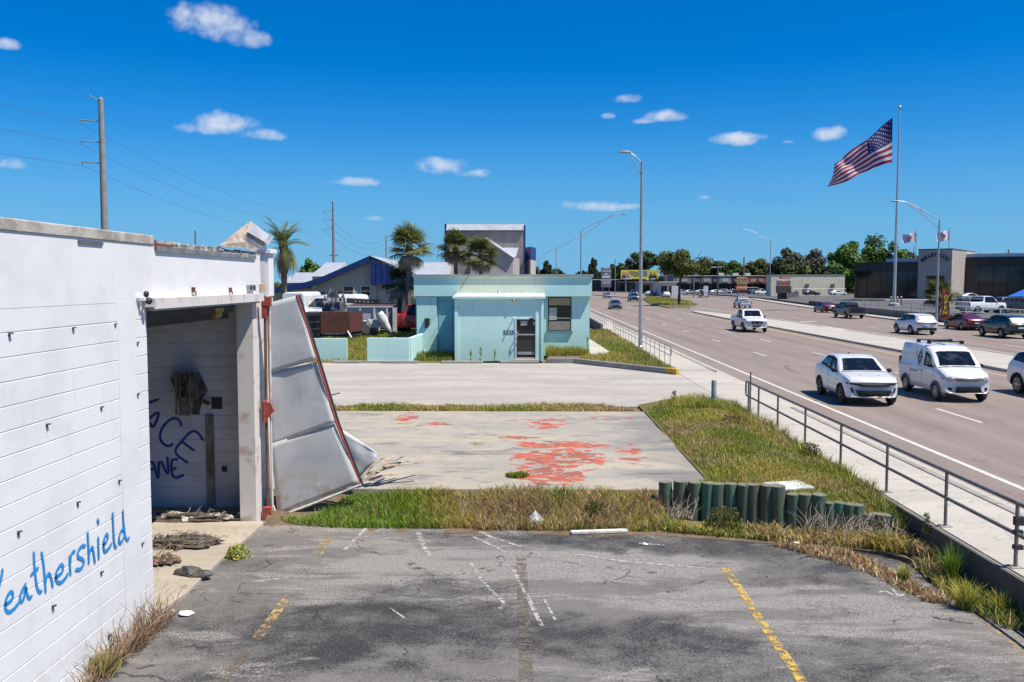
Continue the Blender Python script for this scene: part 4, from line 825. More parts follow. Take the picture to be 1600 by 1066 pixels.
# white box lid behind the posts
p = G(1236, 765, .3); o = MB().box(-.42, .36, -.28, .3, 0, .06).box(-.38, .32, -.24, .26, -.4, 0).build('utility_box', mat('chalky_white_lid', (.62, .66, .62), (.45, .5, .46), 4, .8), None, bevel=.015); o.location = (p.x, 17.2, .32); o.rotation_euler.z = .25; tag(o, 'chalky white utility box lid behind the green posts', 'utility box')
# boards lying at the asphalt edge
for a, c_, z_, wd, lab in (((892, 832), (980, 829), LOT+.05, .12, 'white board lying at the weed edge'), ((1175, 830), (1268, 834), LOT+.05, .10, 'white painted plank at the foot of the green posts'), ((1420, 862), (1462, 905), LOT+.0, .07, 'dark timber rail sunk in litter by the sidewalk wall'), ((1452, 866), (1490, 888), LOT-.02, .07, 'short dark timber behind the other sunken rail')):
    A = G(*a, z_); Bq = G(*c_, z_); o = MB().bar((0, 0, 0), Bq-A, wd, .05).build('loose_board', mat('white_board', (.68, .67, .63), (.5, .48, .44), 4, .8) if 'white' in lab else mat('dark_timber', (.06, .045, .035), (.035, .03, .025), 4, .9), None, bevel=.006); o.location = A; tag(o, lab, 'board')
o = crumple('crumpled_sheet', 'grey crumpled plastic sheet among the weeds', G(838, 818, LOT+.08), .16, .10, .14, mat('grey_plastic', (.45, .45, .44), (.3, .3, .3), 5, .5), 8, 'plastic sheet')
# small upright shrubs
def leafy(name, label, c, n, h, r, pal, seed, leaf=.05):
    rs = np.random.RandomState(seed); V = []; F = []; T = []
    for i in range(n):
        u = rs.rand(); z_ = h*u; a = rs.uniform(0, 6.283); q = r*(1-.5*u)*math.sqrt(rs.rand()); p = np.array((math.cos(a)*q, math.sin(a)*q, z_)); d = rs.normal(size=3); d /= np.linalg.norm(d); e = np.cross(d, rs.normal(size=3)); e /= np.linalg.norm(e); s = leaf*rs.uniform(.6, 1.3)
        j = len(V); V += [p-d*s, p+e*s*.45, p+d*s, p-e*s*.45]; F.append((j, j+1, j+2, j+3)); T += [np.array(pal[rs.randint(len(pal))])*rs.uniform(.7, 1.3)]*4
    o = link(name, tri_mesh(name, V, F, T, M_leaf)); o.location = c; return tag(o, label, 'shrub')
leafy('weed_bush', 'leafy green weed at the threshold corner', G(372, 872, LOT), 420, .22, .24, LUSH+GREEN+YEL, 47, .03)
leafy('weed_sprig', 'single upright green sprig at the sidewalk wall', Vector((6.93, 15.3, LOT+.3)), 90, .38, .07, GREEN, 41, .035)
leafy('weed_bush', 'olive weed bush in front of the first green posts', Vector((3.75, 16.62, LOT)), 1100, .40, .46, [(.12, .13, .03), (.16, .14, .05), (.07, .09, .02)], 42, .03)
leafy('weed_bush', 'low green weed bush before the slab edge', Vector((1.35, 17.0, LOT+.05)), 800, .36, .34, [(.12, .15, .03), (.17, .16, .05), (.07, .09, .02)], 43, .03)
leafy('weed_bush', 'reddish weed bush at the rail side of the bank', Vector((5.9, 25.2, .2)), 500, .3, .5, [(.20, .12, .03), (.13, .11, .03), (.08, .09, .02)], 44, .035)
leafy('weed_bush', 'dark weed bush at the bank crest by the rail', Vector((6.75, 21.0, .15)), 420, .35, .3, [(.10, .10, .025), (.07, .08, .02)], 45, .03)
leafy('weed_sprig', 'purple weed sprig where bank meets driveway', Vector((5.0, 29.9, .15)), 160, .5, .12, [(.10, .07, .05), (.08, .09, .03)], 46, .04)
for px, h, lab in ((727, .55, 'shortest weed left of the mint door'), (742, .75, 'middle weed left of the mint door'), (764, .62, 'weed nearest the mint door on its left')):
    p = G(px+10, 562, .09); leafy('weed_sprig', lab, Vector((p.x, 47.45, .09)), 60, h, .08, DEEP+GREEN, px, .05)
leafy('weed_sprig', 'weed climbing the right corner of the mint building', Vector((3.55, 50.7, .15)), 90, 1.0, .07, DEEP+GREEN, 50, .05)
# ---------------------------------------------------- pipe railings along the sidewalk
M_rail = mat('dull_pipe_rail', (.16, .155, .155), (.24, .225, .21), 6, .55, .5); M_railw = mat('galvanised_rail', (.36, .35, .34), (.28, .27, .26), 5, .5, .4)
def railing(name, label, x, y0, y1, posts, hb, h, loop0=True, m=M_rail, r=.026, cat='railing'):
    t_ = thing(name, label, cat, (x, y0, hb)); L = y1-y0; a = .12
    if loop0:   # far end closed in a rounded loop
        pts = [(0, 0, h), (0, L-a, h), (0, L-.03, h-.03), (0, L, h-a), (0, L, h*.52+a), (0, L-.03, h*.52+.03), (0, L-a, h*.52), (0, 0, h*.52)]
        MB().tube(pts, r, 8).build('rail_loop', m, t_, smooth=50)
    else:
        MB().tube([(0, 0, h), (0, L, h)], r, 8).build('top_rail', m, t_, smooth=50); MB().tube([(0, 0, h*.52), (0, L, h*.52)], r, 8).build('mid_rail', m, t_, smooth=50)
    for y in posts: 
        p = MB().tube([(0, y-y0, 0), (0, y-y0, h-.002)], r*.95, 8).build('post', m, t_, smooth=50); MB().box(-.09, .09, y-y0-.09, y-y0+.09, .0, .014).build('base_plate', M_kerb, p)
    return t_
hr = railing('pipe_railing', 'long dark two-bar pipe railing beside the near sidewalk', 7.2, 8.2, 29.1, [10.9, 13.0, 15.2, 17.7, 20.3, 22.9, 25.4, 27.5, 28.75], .12, .95, r=.031)
r2 = railing('pipe_railing', 'grey pipe railing between driveway and light pole', 7.27, 44.6, 73.5, [], .12, .95, False, M_railw, .022)
for y in np.linspace(44.7, 73.4, 17): MB().tube([(0, y-44.6, 0), (0, y-44.6, .95)], .018, 6).build('post', M_railw, r2)
MB().tube([(0, 0, .95), (0, -.25, .85), (0, -.25, .6), (0, 0, .5)], .022, 8).build('rail_loop', M_railw, r2, smooth=50)
r3 = railing('pipe_railing', 'far pipe railing starting at the mint building corner', 7.27, 80, 118, [], .12, .95, False, M_railw, .022)
for y in np.linspace(80.1, 117.9, 20): MB().tube([(0, y-80, 0), (0, y-80, .95)], .018, 6).build('post', M_railw, r3)
o = MB().box(-.12, .12, 0, 24, -.3, .62).build('low_wall', M_wallk, None, bevel=.02); o.location = (6.6, 77.0, .05); tag(o, 'low dark ramp wall behind the mint building corner', 'wall')
# leftover sign post and tapes on the railing
o = MB().tube([(0, 0, 0), (0, 0, 1.35)], .025, 6).build('sign_stub', M_rail); o.location = (7.12, 28.2, .1); tag(o, 'bare dark stub post at the far end of near railing', 'post')
for z_, w_ in ((.72, .10), (.66, .14), (.52, .08), (.30, .09)): o = MB().box(-.04, w_, -.04, .04, z_-.035, z_+.03).build('tape', M_black, hr); o.location = (0, 13.0-8.2, 0)
# steel bollard by the driveway
p = G(1115, 638, .12); bo = thing('bollard', 'grey green pipe bollard standing in the grass by the driveway', 'bollard', (p.x, p.y, .0))
MB().lathe([(.085, 0), (.085, 1.02), (.075, 1.05), (.001, 1.05)], 14).build('pipe', mat('grey_green_pipe', (.20, .25, .23), (.30, .34, .32), 3, .5, .2), bo, smooth=40); MB().lathe([(.088, .0), (.088, .35)], 14).build('green_foot', mat('green_pipe_base', (.05, .13, .10)), bo, smooth=40)
# ================================================================== MINT BUILDING and yard
def stucco(name, c, c2, band=None):
    m, t, b, o = newmat(name); v = t.pos(); X, Y, Z = t.sep(v); n1 = t.noise(v, .9, 5, .6); n2 = t.noise(v, 9, 5, .65, .4)
    col = t.mix(t.step(n1, .4, .65), c, c2); st = t.noise(t.scale(v, (3, 3, .35)), 1.3, 5, .65); col = t.mix(t.step(st, .55, .78, 0, .5), col, (.42, .47, .40)); col = t.mix(t.step(t.noise(v, .35, 4, .6), .5, .68, 0, .5), col, tuple(min(.8, x*1.12) for x in c2))
    if band: col = t.mix(t.step(t.math('ADD', Z, t.math('MULTIPLY', n1, .12)), 1.36, 1.30, 0, .6), col, band)
    t.put(b.inputs['Base Color'], col); b.inputs['Roughness'].default_value = .85; bump(t, b, n2, .5, .018); return m
M_mint = stucco('mint_stucco', (.47, .73, .70), (.52, .75, .72), (.45, .67, .60)); M_mint2 = stucco('mint_stucco_upper', (.42, .69, .66), (.45, .71, .68))
M_mintpale = stucco('pale_green_patch', (.60, .70, .55), (.55, .70, .58)); M_teal = stucco('teal_recess', (.22, .50, .53), (.20, .45, .5))
M_cream = mat('cream_roof_edge', (.66, .64, .58), (.48, .46, .42), 3, .85, world=True)
M_frame = mat('mint_white_frame', (.60, .72, .70), (.52, .64, .62), 4, .6)
m, t, b, o = newmat('dark_window_glass'); b.inputs['Base Color'].default_value = (.015, .017, .02, 1); b.inputs['Roughness'].default_value = .06; b.inputs['Specular IOR Level'].default_value = .6; M_glass = m
Yf, Ym = 47.7, 51.0
def xm(px, Y=Ym): return PY(px, 500, Y).x
def zm(py, Y=Ym): return PY(800, py, Y).z
mbld = thing('mint_stucco_building', 'small flat roofed mint green stucco building with glass door', 'building', (-1.3, 51, .08)); O = Vector(mbld.location)
def part(name, mb, m, par=mbld, bevel=0, smooth=None):
    P0 = O if par is mbld else O
    mb.v = [tuple(Vector(p)-O) for p in mb.v]; return mb.build(name, m, par, smooth, bevel)
xl, xr = xm(650), xm(921); b0 = .05; ztop = zm(429)
part('wall', MB().box(xl, xr, Ym, Ym+12, b0, 3.45), M_mint)
# recess, door and pilaster on the left
part('recess', MB().box(xm(683), xm(712), Ym-.02, Ym+.01, b0, 3.43), M_teal); part('left_pier', MB().box(xm(652), xm(683), Ym-.18, Ym-.005, b0, 3.43), M_mint)
part('recess_door', MB().box(xm(686), xm(707), Ym-.05, Ym-.022, b0+.45, 3.2), M_teal, bevel=.01)
# frieze: three colour fields and cornice
zf0 = zm(463)
part('frieze', MB().box(xm(648), xm(716), Ym-.30, Ym+.0, zf0, ztop-.16), M_mint2); part('faded_frieze', MB().box(xm(716), xm(851), Ym-.30, Ym, zf0, ztop-.16), M_mintpale); part('frieze', MB().box(xm(851), xm(924), Ym-.30, Ym, zf0, ztop-.16), M_mint2)
part('frieze', MB().box(xl-.05, xl+.2, Ym, Ym+12, zf0, ztop-.16).box(xr-.2, xr+.1, Ym, Ym+12, zf0, ztop-.16), M_mint2)
part('cornice', MB().box(xm(646), xm(926), Ym-.40, Ym+.2, ztop-.16, ztop-.04).box(xm(646), xm(648)+.2, Ym+.2, Ym+12, ztop-.16, ztop-.04).box(xm(922), xm(926), Ym+.2, Ym+12, ztop-.16, ztop-.04), M_mintpale, bevel=.02)
part('coping', MB().box(xm(645.5), xm(926.5), Ym-.43, Ym+.25, ztop-.04, ztop+.0), mat('grey_metal_coping', (.42, .44, .43), (.3, .3, .3), 3, .6))
part('roof', MB().box(xl, xr, Ym+.2, Ym+12, 4.3, 4.4), mat('pale_roof', (.5, .5, .48)))
# projecting entrance block
ex0, ex1 = xm(711, Yf), xm(849, Yf); ez = zm(463, Yf)
dx0, dx1, dz1 = xm(807, Yf), xm(837.5, Yf), zm(499, Yf)
part('entrance_wall', MB().box(ex0, dx0-.08, Yf, Ym-.3, b0, ez-.14).box(dx1+.08, ex1, Yf, Ym-.3, b0, ez-.14).box(dx0-.08, dx1+.08, Yf, Ym-.3, dz1+.06, ez-.14).box(dx0-.08, dx1+.08, Yf+.5, Ym-.3, b0, dz1+.06), M_mint)
for a_, c_ in ((ex0-.02, ex0+.16), (ex1-.42, ex1-.30), (ex1-.12, ex1+.02)): part('entrance_pilaster', MB().box(a_, c_, Yf-.06, Yf, b0, ez-.2), M_mint)
part('entrance_cornice', MB().box(ex0-.12, ex1+.10, Yf-.22, Ym-.3, ez-.14, ez-.02), M_mint2, bevel=.015)
part('canopy_top', MB().add([(ex0-.12, Yf-.22, ez-.02), (ex1+.10, Yf-.22, ez-.02), (ex1+.10, Ym-.31, ez+.14), (ex0-.12, Ym-.31, ez+.14), (ex0-.12, Ym-.31, ez-.02), (ex1+.1, Ym-.31, ez-.02)], [(0, 1, 2, 3), (0, 3, 4), (1, 5, 2)]), M_cream)
x_ = xm(777, Yf); part('vent_pipe', MB().tube([(x_, Ym-1.2, ez), (x_, Ym-1.2, ez+.32)], .06, 8), M_cream)
# door
part('door_frame', MB().box(dx0-.08, dx0, Yf-.03, Yf+.1, b0+.1, dz1+.06).box(dx1, dx1+.08, Yf-.03, Yf+.1, b0+.1, dz1+.06).box(dx0, dx1, Yf-.03, Yf+.1, dz1, dz1+.06), M_frame)
dd = part('door', MB().box(dx0+.0, dx1, Yf+.05, Yf+.09, b0+.15, dz1), M_glass); z1 = zm(523, Yf)
part('door_bar', MB().box(dx0+.05, dx1-.05, Yf, Yf+.04, z1-.03, z1+.03), mat('aluminium', (.6, .6, .58), rough=.35, metal=.7), dd); part('kick_plate', MB().box(dx0+.06, dx1-.06, Yf+.03, Yf+.048, b0+.36, b0+.5), mat('grey_kick', (.33, .33, .34)), dd)
part('notice', MB().box(dx0+.22, dx0+.58, Yf+.03, Yf+.048, zm(508, Yf)-.02, zm(503, Yf)+.05), mat('grey_notice', (.42, .42, .44)), dd); part('notice', MB().box(dx1-.16, dx1-.04, Yf+.03, Yf+.048, zm(508, Yf), zm(504, Yf)+.02), mat('grey_notice', (.42, .42, .44)), dd)
part('door_handle', MB().tube([(dx0+.05, Yf+.04, z1+.1), (dx0+.05, Yf-.05, z1+.1)], .05, 8).tube([(dx0+.03, Yf-.05, z1-.05), (dx0-.02, Yf-.16, z1-.12), (dx0+.0, Yf-.16, z1-.4), (dx0+.03, Yf-.03, z1-.45)], .03, 6), mat('aluminium', (.6, .6, .58)), dd)
part('door_step', MB().box(dx0-.15, dx1+.15, Yf-.32, Yf+.1, .04, .17).box(dx0-.1, dx1+.1, Yf-.04, Yf+.1, .17, .24), M_walk, bevel=.01)
# lamps and number
p = PY(803, 468.5, Yf); part('wall_lamp', MB().blob((p.x, Yf-.12, p.z-.02), (.12, .11, .11), 2, 0).box(p.x-.1, p.x+.1, Yf-.03, Yf, p.z-.1, p.z+.12), mat('yellowed_lamp', (.52, .46, .36)), smooth=50)
p = PY(803, 496, Yf); part('conduit_elbow', MB().tube([(p.x, Yf, p.z), (p.x, Yf-.22, p.z), (p.x, Yf-.28, p.z-.06)], .035, 6), M_mint)
p = PY(831, 498, Yf); part('door_closer', MB().box(p.x-.12, p.x+.08, Yf-.10, Yf-.03, p.z-.04, p.z+.04), M_black)
p = PY(795, 519.5, Yf); o = lettering('5225', .30, Vector((p.x, Yf-.012, p.z))-O, (R(90), 0, 0), mat('black_numerals', (.05, .06, .07)), mbld, .006, .004, 'house_number')
# boarded window
wx0, wx1, wz0, wz1 = xm(856), xm(892.5), zm(517), zm(464.5)
part('window_reveal', MB().box(wx0, wx1, Ym-.01, Ym+.0, wz0, wz1), M_dark)
wf = part('window', MB().box(wx0, wx0+.05, Ym-.05, Ym-.012, wz0, wz1).box(wx1-.05, wx1, Ym-.05, Ym-.012, wz0, wz1).box(wx0, wx1, Ym-.05, Ym-.012, wz1-.05, wz1).box(wx0, wx1, Ym-.05, Ym-.012, wz0, wz0+.05), M_black)
zb = zm(477); zc = zm(497); zd = zm(502)
part('board', MB().box(wx0+.05, wx1-.05, Ym-.035, Ym-.014, zb, wz1-.05), mat('plywood', (.42, .27, .17), (.34, .22, .14), 4, .8, stretch=(1, 1, 5)), wf); part('pane', MB().box(wx0+.05, wx1-.05, Ym-.03, Ym-.016, zd, zb), M_glass, wf)
part('meeting_rail', MB().box(wx0+.05, wx1-.05, Ym-.045, Ym-.014, zc-.03, zc+.01).box(wx0+.05, wx0+.55, Ym-.045, Ym-.014, zm(487), zm(486)+.02), mat('grey_alu', (.33, .33, .33)), wf)
part('inner_sheet', MB().box(wx0+.07, wx0+.50, Ym-.042, Ym-.032, zm(500), zm(481)), mat('pale_blind', (.40, .42, .40)), wf)
for i in range(3): part('weathered_board', MB().box(wx0+.05+i*.42, wx0+.05+(i+1)*.42-.012, Ym-.034-.004*i, Ym-.014, wz0+.05, zd-.01), mat('grey_plywood', (.27, .23, .20), (.2, .17, .15), 4, .85), wf)
part('sill', MB().box(wx0-.1, wx1+.1, Ym-.14, Ym, wz0-.07, wz0), mat('dark_sill', (.14, .22, .24)))
# stair wing wall and panel on the left
pz = lambda px, py, Y: PY(px, py, Y)
q = [pz(656, 511, 50), pz(686, 508, 50), pz(655, 552, 50), pz(655, 528, 50)]
part('wing_rail', MB().add([(xm(657, 50), 49.9, 1.2), (xm(683, 50), 49.9, 2.35), (xm(683, 50), 49.9, 1.75), (xm(657, 50), 49.9, .25), (xm(657, 50), 50.1, 1.2), (xm(683, 50), 50.1, 2.35), (xm(683, 50), 50.1, 1.75), (xm(657, 50), 50.1, .25)], [(3, 2, 1, 0), (4, 5, 6, 7), (0, 1, 5, 4), (1, 2, 6, 5), (2, 3, 7, 6), (3, 0, 4, 7)]), M_mint)
part('meter_box', MB().box(xm(664.5), xm(672), Ym-.34, Ym-.18, zm(511)-.05, zm(500)+.1), M_black)
# roof cable
part('roof_cable', MB().tube([(PY(735, 425, Ym-.3).x, Ym-.42, ztop+.05), PY(718, 452, Ym-.33)], .012, 4), M_dark)
# low mint walls
def lowwall(label, pts, h=1.27):
    mb = MB()
    for a, c in zip(pts, pts[1:]): mb.bar((*a, .08+h/2), (*c, .08+h/2), .2, h)
    cx = sum(p[0] for p in pts)/len(pts); cy = sum(p[1] for p in pts)/len(pts); mb.build  # one wall, one mesh
    o = mb.build('low_wall', M_mint, None, bevel=.01, origin=(cx, cy, .08)); tag(o, label, 'wall', 'low mint yard walls'); return o
gx = lambda px: PY(px, 560, 46.7).x
lowwall('low mint stucco wall half hidden by the door leaf', [(gx(440), 47.5), (gx(538), 47.5)], 1.2); lowwall('low mint stucco wall bending back toward the mint building', [(gx(574), 46.7), (gx(640), 46.7), (gx(641)-.02, 46.85), (xm(661), 50.9)], 1.28)
o = MB().box(-9.6, -5.8, 46.42, 46.75, .0, .16).build('concrete_ledge', M_conc); struct(o)

# ================================================================== behind: blue gabled workshop
M_tanw = mat('tan_render', (.44, .40, .37), (.38, .345, .325), 2, .85, world=True); M_blue = mat('royal_blue_metal', (.008, .026, .14), (.010, .034, .18), 2, .4); M_roofw = mat('white_metal_roof', (.50, .52, .54), (.42, .44, .46), 1, .4, .2, world=True)
Yb = 80.; bx = lambda px, Y=Yb: PY(px, 450, Y).x; bz = lambda py, Y=Yb: PY(800, py, Y).z
wk = thing('blue_gabled_workshop', 'tan workshop with deep blue fascia and shallow gable roof', 'building', (bx(560), Yb, 0)); O = Vector(wk.location)
prof = [(425, 459), (480, 450), (500, 444), (580, 409), (660, 441), (700, 452)]
poly = [(bx(a), bz(c)) for a, c in prof]+[(bx(700), -.05), (bx(425), -.05)]
part('wall', MB().prismy(poly, Yb, Yb+.3), M_tanw, wk)
tk = .60
fa = MB()
for (a, c), (d_, e) in zip(prof[:4], prof[1:4]): fa.prismy([(bx(a), bz(c)), (bx(d_), bz(e)), (bx(d_), bz(e)+tk*.85), (bx(a), bz(c)+tk*.8)], Yb-.6, Yb-.01)
part('fascia', fa, M_blue, wk)
fb = MB(); n = 9
for i in range(n): x0_ = bx(581)+(bx(660)-bx(581))*i/n; x1_ = bx(581)+(bx(660)-bx(581))*(i+1)/n; zt = bz(405)-(bz(405)-bz(433))*(i+.5)/n*1.; fb.box(x0_, x1_-.08, Yb-.62, Yb-.3, bz(445), zt).box(x1_-.08, x1_, Yb-.55, Yb-.3, bz(445), zt)
part('blue_panel', fb, M_blue, wk)
rf = MB(); 
for (a, c), (d_, e) in zip(prof, prof[1:]): rf.add([(bx(a), Yb-.6, bz(c)+tk*.86), (bx(d_), Yb-.6, bz(e)+tk*.86), (bx(d_), Yb+25, bz(e)+tk*.86), (bx(a), Yb+25, bz(c)+tk*.86)], [(0, 1, 2, 3)])
part('roof', rf, M_roofw, wk); part('side_wall', MB().box(bx(425), bx(700), Yb+.3, Yb+24, -.05, 2.9), M_tanw, wk)
for (a, c, d_, e) in ((536, 446, 554, 465), (563, 446, 580, 464), (470, 456, 484, 473)):
    wn = part('window', MB().box(bx(a), bx(d_), Yb-.08, Yb, bz(e), bz(c)), mat('white_window_frame', (.7, .7, .7)), wk); zc = (bz(e)+bz(c))/2
    part('pane', MB().box(bx(a)+.1, bx(d_)-.1, Yb-.10, Yb-.082, bz(e)+.12, zc-.05), M_glass, wn); part('pane', MB().box(bx(a)+.1, bx(d_)-.1, Yb-.10, Yb-.082, zc+.05, bz(c)-.1), M_glass, wn)
part('pilaster', MB().box(bx(488), bx(497), Yb-.25, Yb, -.05, bz(446)), mat('pale_pilaster', (.42, .40, .37)), wk); part('pilaster', MB().box(bx(580), bx(588), Yb-.2, Yb, -.05, bz(446)), mat('pale_pilaster', (.42, .40, .37)), wk)
part('wall_bay', MB().box(bx(476), bx(487), Yb-.2, Yb, -.05, bz(451)), M_tanw, wk)  # shallow bay in the same tan as the wall
# long white roofs behind
for lab, a, c, zt, zb_, Y in (('white metal roof shed left of the sabal palms', 440, 560, 425, 442, 120), ('low white roofed shed right of the sabal palms', 610, 700, 408, 430, 130), ('steep white roof end behind the workshop', 488, 520, 408, 432, 112)):
    s_ = thing('white_roofed_shed', lab, 'building', (PY((a+c)/2, 440, Y).x, Y, 0)); O = Vector(s_.location); x0_, x1_ = PY(a, 440, Y).x, PY(c, 440, Y).x; z1_, z0_ = PY(800, zt, Y).z, PY(800, zb_, Y).z
    part('wall', MB().box(x0_, x1_, Y, Y+14, -.05, z0_), M_tanw, s_); part('roof', MB().add([(x0_-.3, Y-.3, z0_), (x1_+.3, Y-.3, z0_), (x1_, Y+8, z1_), (x0_, Y+8, z1_), (x1_+.3, Y+15, z0_), (x0_-.3, Y+15, z0_)], [(0, 1, 2, 3), (3, 2, 4, 5), (0, 3, 5), (1, 4, 2)]), M_roofw, s_)
# ================================================================== tall corrugated metal building
M_corr = mat('beige_corrugated', (.44, .40, .365), (.38, .35, .325), 1, .55, world=True)
Yt = 140.; tx = lambda px, Y=Yt: PY(px, 400, Y).x; tz = lambda py, Y=Yt: PY(800, py, Y).z
tb = thing('tall_metal_building', 'tall beige corrugated building with white sloped top and blue trim', 'building', (tx(758), Yt, 0)); O = Vector(tb.location)
mb = MB(); n = 62; x0_, x1_ = tx(698), tx(818)
for i in range(n): a = x0_+(x1_-x0_)*i/n; d_ = (x1_-x0_)/n; mb.box(a, a+d_*.55, Yt-.14, Yt, -.05, tz(360)); mb.box(a+d_*.55, a+d_, Yt-.02, Yt+.06, -.05, tz(360))
part('corrugated_front', mb, M_corr, tb); part('wall', MB().box(x0_+.02, x1_-.02, Yt+.06, Yt+30, -.05, tz(360)), M_corr, tb)
mb = MB(); n = 48
for i in range(n):
    a = x0_-.1+(x1_-x0_+.2)*i/n; d_ = (x1_-x0_+.2)/n; mb.add([(a, Yt-.5, tz(360)), (a+d_*.9, Yt-.5, tz(360)), (a+d_*.9, Yt+2.5, tz(348.5)), (a, Yt+2.5, tz(348.5)), (a, Yt+2.5, tz(360)), (a+d_*.9, Yt+2.5, tz(360))], [(0, 1, 2, 3), (1, 5, 2), (0, 3, 4)])
part('sloped_roof', mb, M_roofw, tb); part('roof_top', MB().box(x0_-.1, x1_+.1, Yt+2.4, Yt+30, tz(360), tz(348.5)), M_roofw, tb)
part('corner_trim', MB().box(x0_-.3, x0_-.02, Yt-.2, Yt+.1, tz(430), tz(350)).box(x1_+.02, x1_+.3, Yt-.2, Yt+.1, tz(430), tz(352)), M_blue, tb); part('eave_trim', MB().box(x0_, x1_, Yt-.56, Yt-.16, tz(361.5), tz(360)-.02), mat('navy_trim', (.03, .05, .12)), tb)
Yg = 128.; gx_ = lambda px: PY(px, 400, Yg).x; gz_ = lambda py: PY(800, py, Yg).z
part('gable_front', MB().prismy([(gx_(735), -.05), (gx_(801), -.05), (gx_(801), gz_(403)), (gx_(758), gz_(374)), (gx_(735), gz_(388))], Yg, Yg+11.5), M_corr, tb)
part('gable_roof', MB().add([(gx_(757), Yg-.5, gz_(372)), (gx_(803), Yg-.5, gz_(403)), (gx_(806), Yg+.6, gz_(400.5)), (gx_(760), Yg+.6, gz_(370.5))], [(0, 1, 2, 3)]), M_roofw, tb)
part('gable_return', MB().prism([(gx_(801), Yg), (gx_(811), Yg+8), (gx_(811), Yg+11), (gx_(801), Yg+11)], -.05, gz_(402)), M_corr, tb)
part('low_roof', MB().add([(gx_(784), Yg+3, gz_(386)), (gx_(810), Yg+3, gz_(386)), (gx_(806), Yg+.2, gz_(401)), (gx_(800), Yg+.2, gz_(401))], [(0, 1, 2, 3)]), M_roofw, tb)
part('blue_parapet', MB().prism([(tx(819.5), Yt+2), (tx(829), Yt-1), (tx(838), Yt+4), (tx(838), Yt+20), (tx(819.5), Yt+20)], tz(405), tz(386)), M_blue, tb); part('annex', MB().prism([(tx(820), Yt+2.3), (tx(829), Yt-.6), (tx(837.5), Yt+4.3), (tx(837.5), Yt+19.5), (tx(820), Yt+19.5)], -.05, tz(405)), mat('pale_annex', (.48, .45, .42)), tb)
# ================================================================== VEHICLES
def paint(name, c, rough=.28, metal=0.0):
    if name in MATS: return MATS[name]
    m, t, b, o = newmat(name); v = t.obj(); f = t.step(t.noise(v, 2.2, 4), .4, .7)
    t.put(b.inputs['Base Color'], t.mix(f, c, tuple(x*.94 for x in c))); b.inputs['Roughness'].default_value = rough; b.inputs['Metallic'].default_value = metal
    b.inputs['Coat Weight'].default_value = .6; b.inputs['Coat Roughness'].default_value = .05; return m
P_white = paint('white_car_paint', (.64, .65, .66)); P_black = paint('black_car_paint', (.018, .020, .022)); P_green = paint('dark_green_car_paint', (.022, .035, .033)); P_red = paint('dark_red_car_paint', (.13, .012, .022), .3, .2)
P_silver = paint('silver_car_paint', (.42, .43, .44), .35, .6); P_grey = paint('grey_car_paint', (.16, .17, .18), .3, .4); P_slate = paint('slate_car_paint', (.10, .115, .15), .3, .3); P_brightred = paint('red_truck_paint', (.42, .03, .035)); P_brown = paint('brown_car_paint', (.05, .04, .032))
m, t, b, o = newmat('car_glass'); b.inputs['Base Color'].default_value = (.012, .017, .026, 1); b.inputs['Roughness'].default_value = .04; b.inputs['Specular IOR Level'].default_value = .45; M_cglass = m
v_ = t.obj(); t.put(b.inputs['Base Color'], t.mix(t.step(t.noise(v_, 2.6, 4, .6), .5, .68, 0, .8), (.006, .008, .014), (.035, .045, .055)))
M_tyre = mat('tyre_rubber', (.022, .022, .023), (.03, .03, .03), 8, .85); M_rim = mat('alloy_rim', (.42, .42, .43), (.34, .34, .35), 8, .35, .7); M_rimd = mat('dark_rim', (.035, .035, .037), rough=.4); M_trim = mat('black_trim', (.014, .014, .016), (.02, .02, .022), 5, .6, spec=.12)
M_lamp = mat('headlamp_lens', (.26, .28, .29), (.36, .38, .39), 7, .12); M_tail = mat('tail_lamp_lens', (.30, .012, .015), (.2, .01, .01), 7, .2); M_plate = mat('number_plate', (.6, .6, .58), rough=.5); M_chrome = mat('chrome', (.6, .6, .6), rough=.15, metal=1.); M_greytrim = mat('grey_cladding', (.11, .115, .13), (.14, .145, .16), 5, .6); M_under = mat('underbody', (.012, .012, .012), rough=.9)
def wheel_mesh(r, wd, rimm, spokes):
    tm = MB(); tm.lathe([(r*.62, -wd/2+.01), (r*.86, -wd/2), (r*.97, -wd/2+.03), (r, -wd*.2), (r, wd*.2), (r*.97, wd/2-.03), (r*.86, wd/2), (r*.62, wd/2-.01)], 22, 'x')
    ty = tm.mesh('tyre', M_tyre, smooth=40); rm = MB()
    rm.lathe([(r*.64, wd/2-.012), (r*.60, wd/2-.05), (r*.10, wd/2-.05)], 20, 'x', mi=1); rm.lathe([(r*.66, wd/2-.008), (r*.58, wd/2-.002), (r*.57, wd/2-.05)], 20, 'x'); rm.lathe([(r*.14, wd/2-.05), (r*.13, wd/2-.005), (.002, wd/2-.002)], 12, 'x')
    for k in range(spokes):
        a = 6.283*k/spokes; rm.bar((wd/2-.012, math.cos(a)*r*.08, math.sin(a)*r*.08), (wd/2-.012, math.cos(a)*r*.6, math.sin(a)*r*.6), r*.15, .03, up=(1, 0, 0))
    return ty, rm.mesh('rim', [rimm, M_trim], smooth=40)
def tbl(pts, L, n=200, sm=3):
    s = np.linspace(0, 1, n); v = np.interp(s, [p[0] for p in pts], [p[1] for p in pts]); k = np.ones(sm*2+1)/(sm*2+1)
    vp = np.pad(v, sm, mode='edge'); return np.convolve(vp, k, mode='valid')
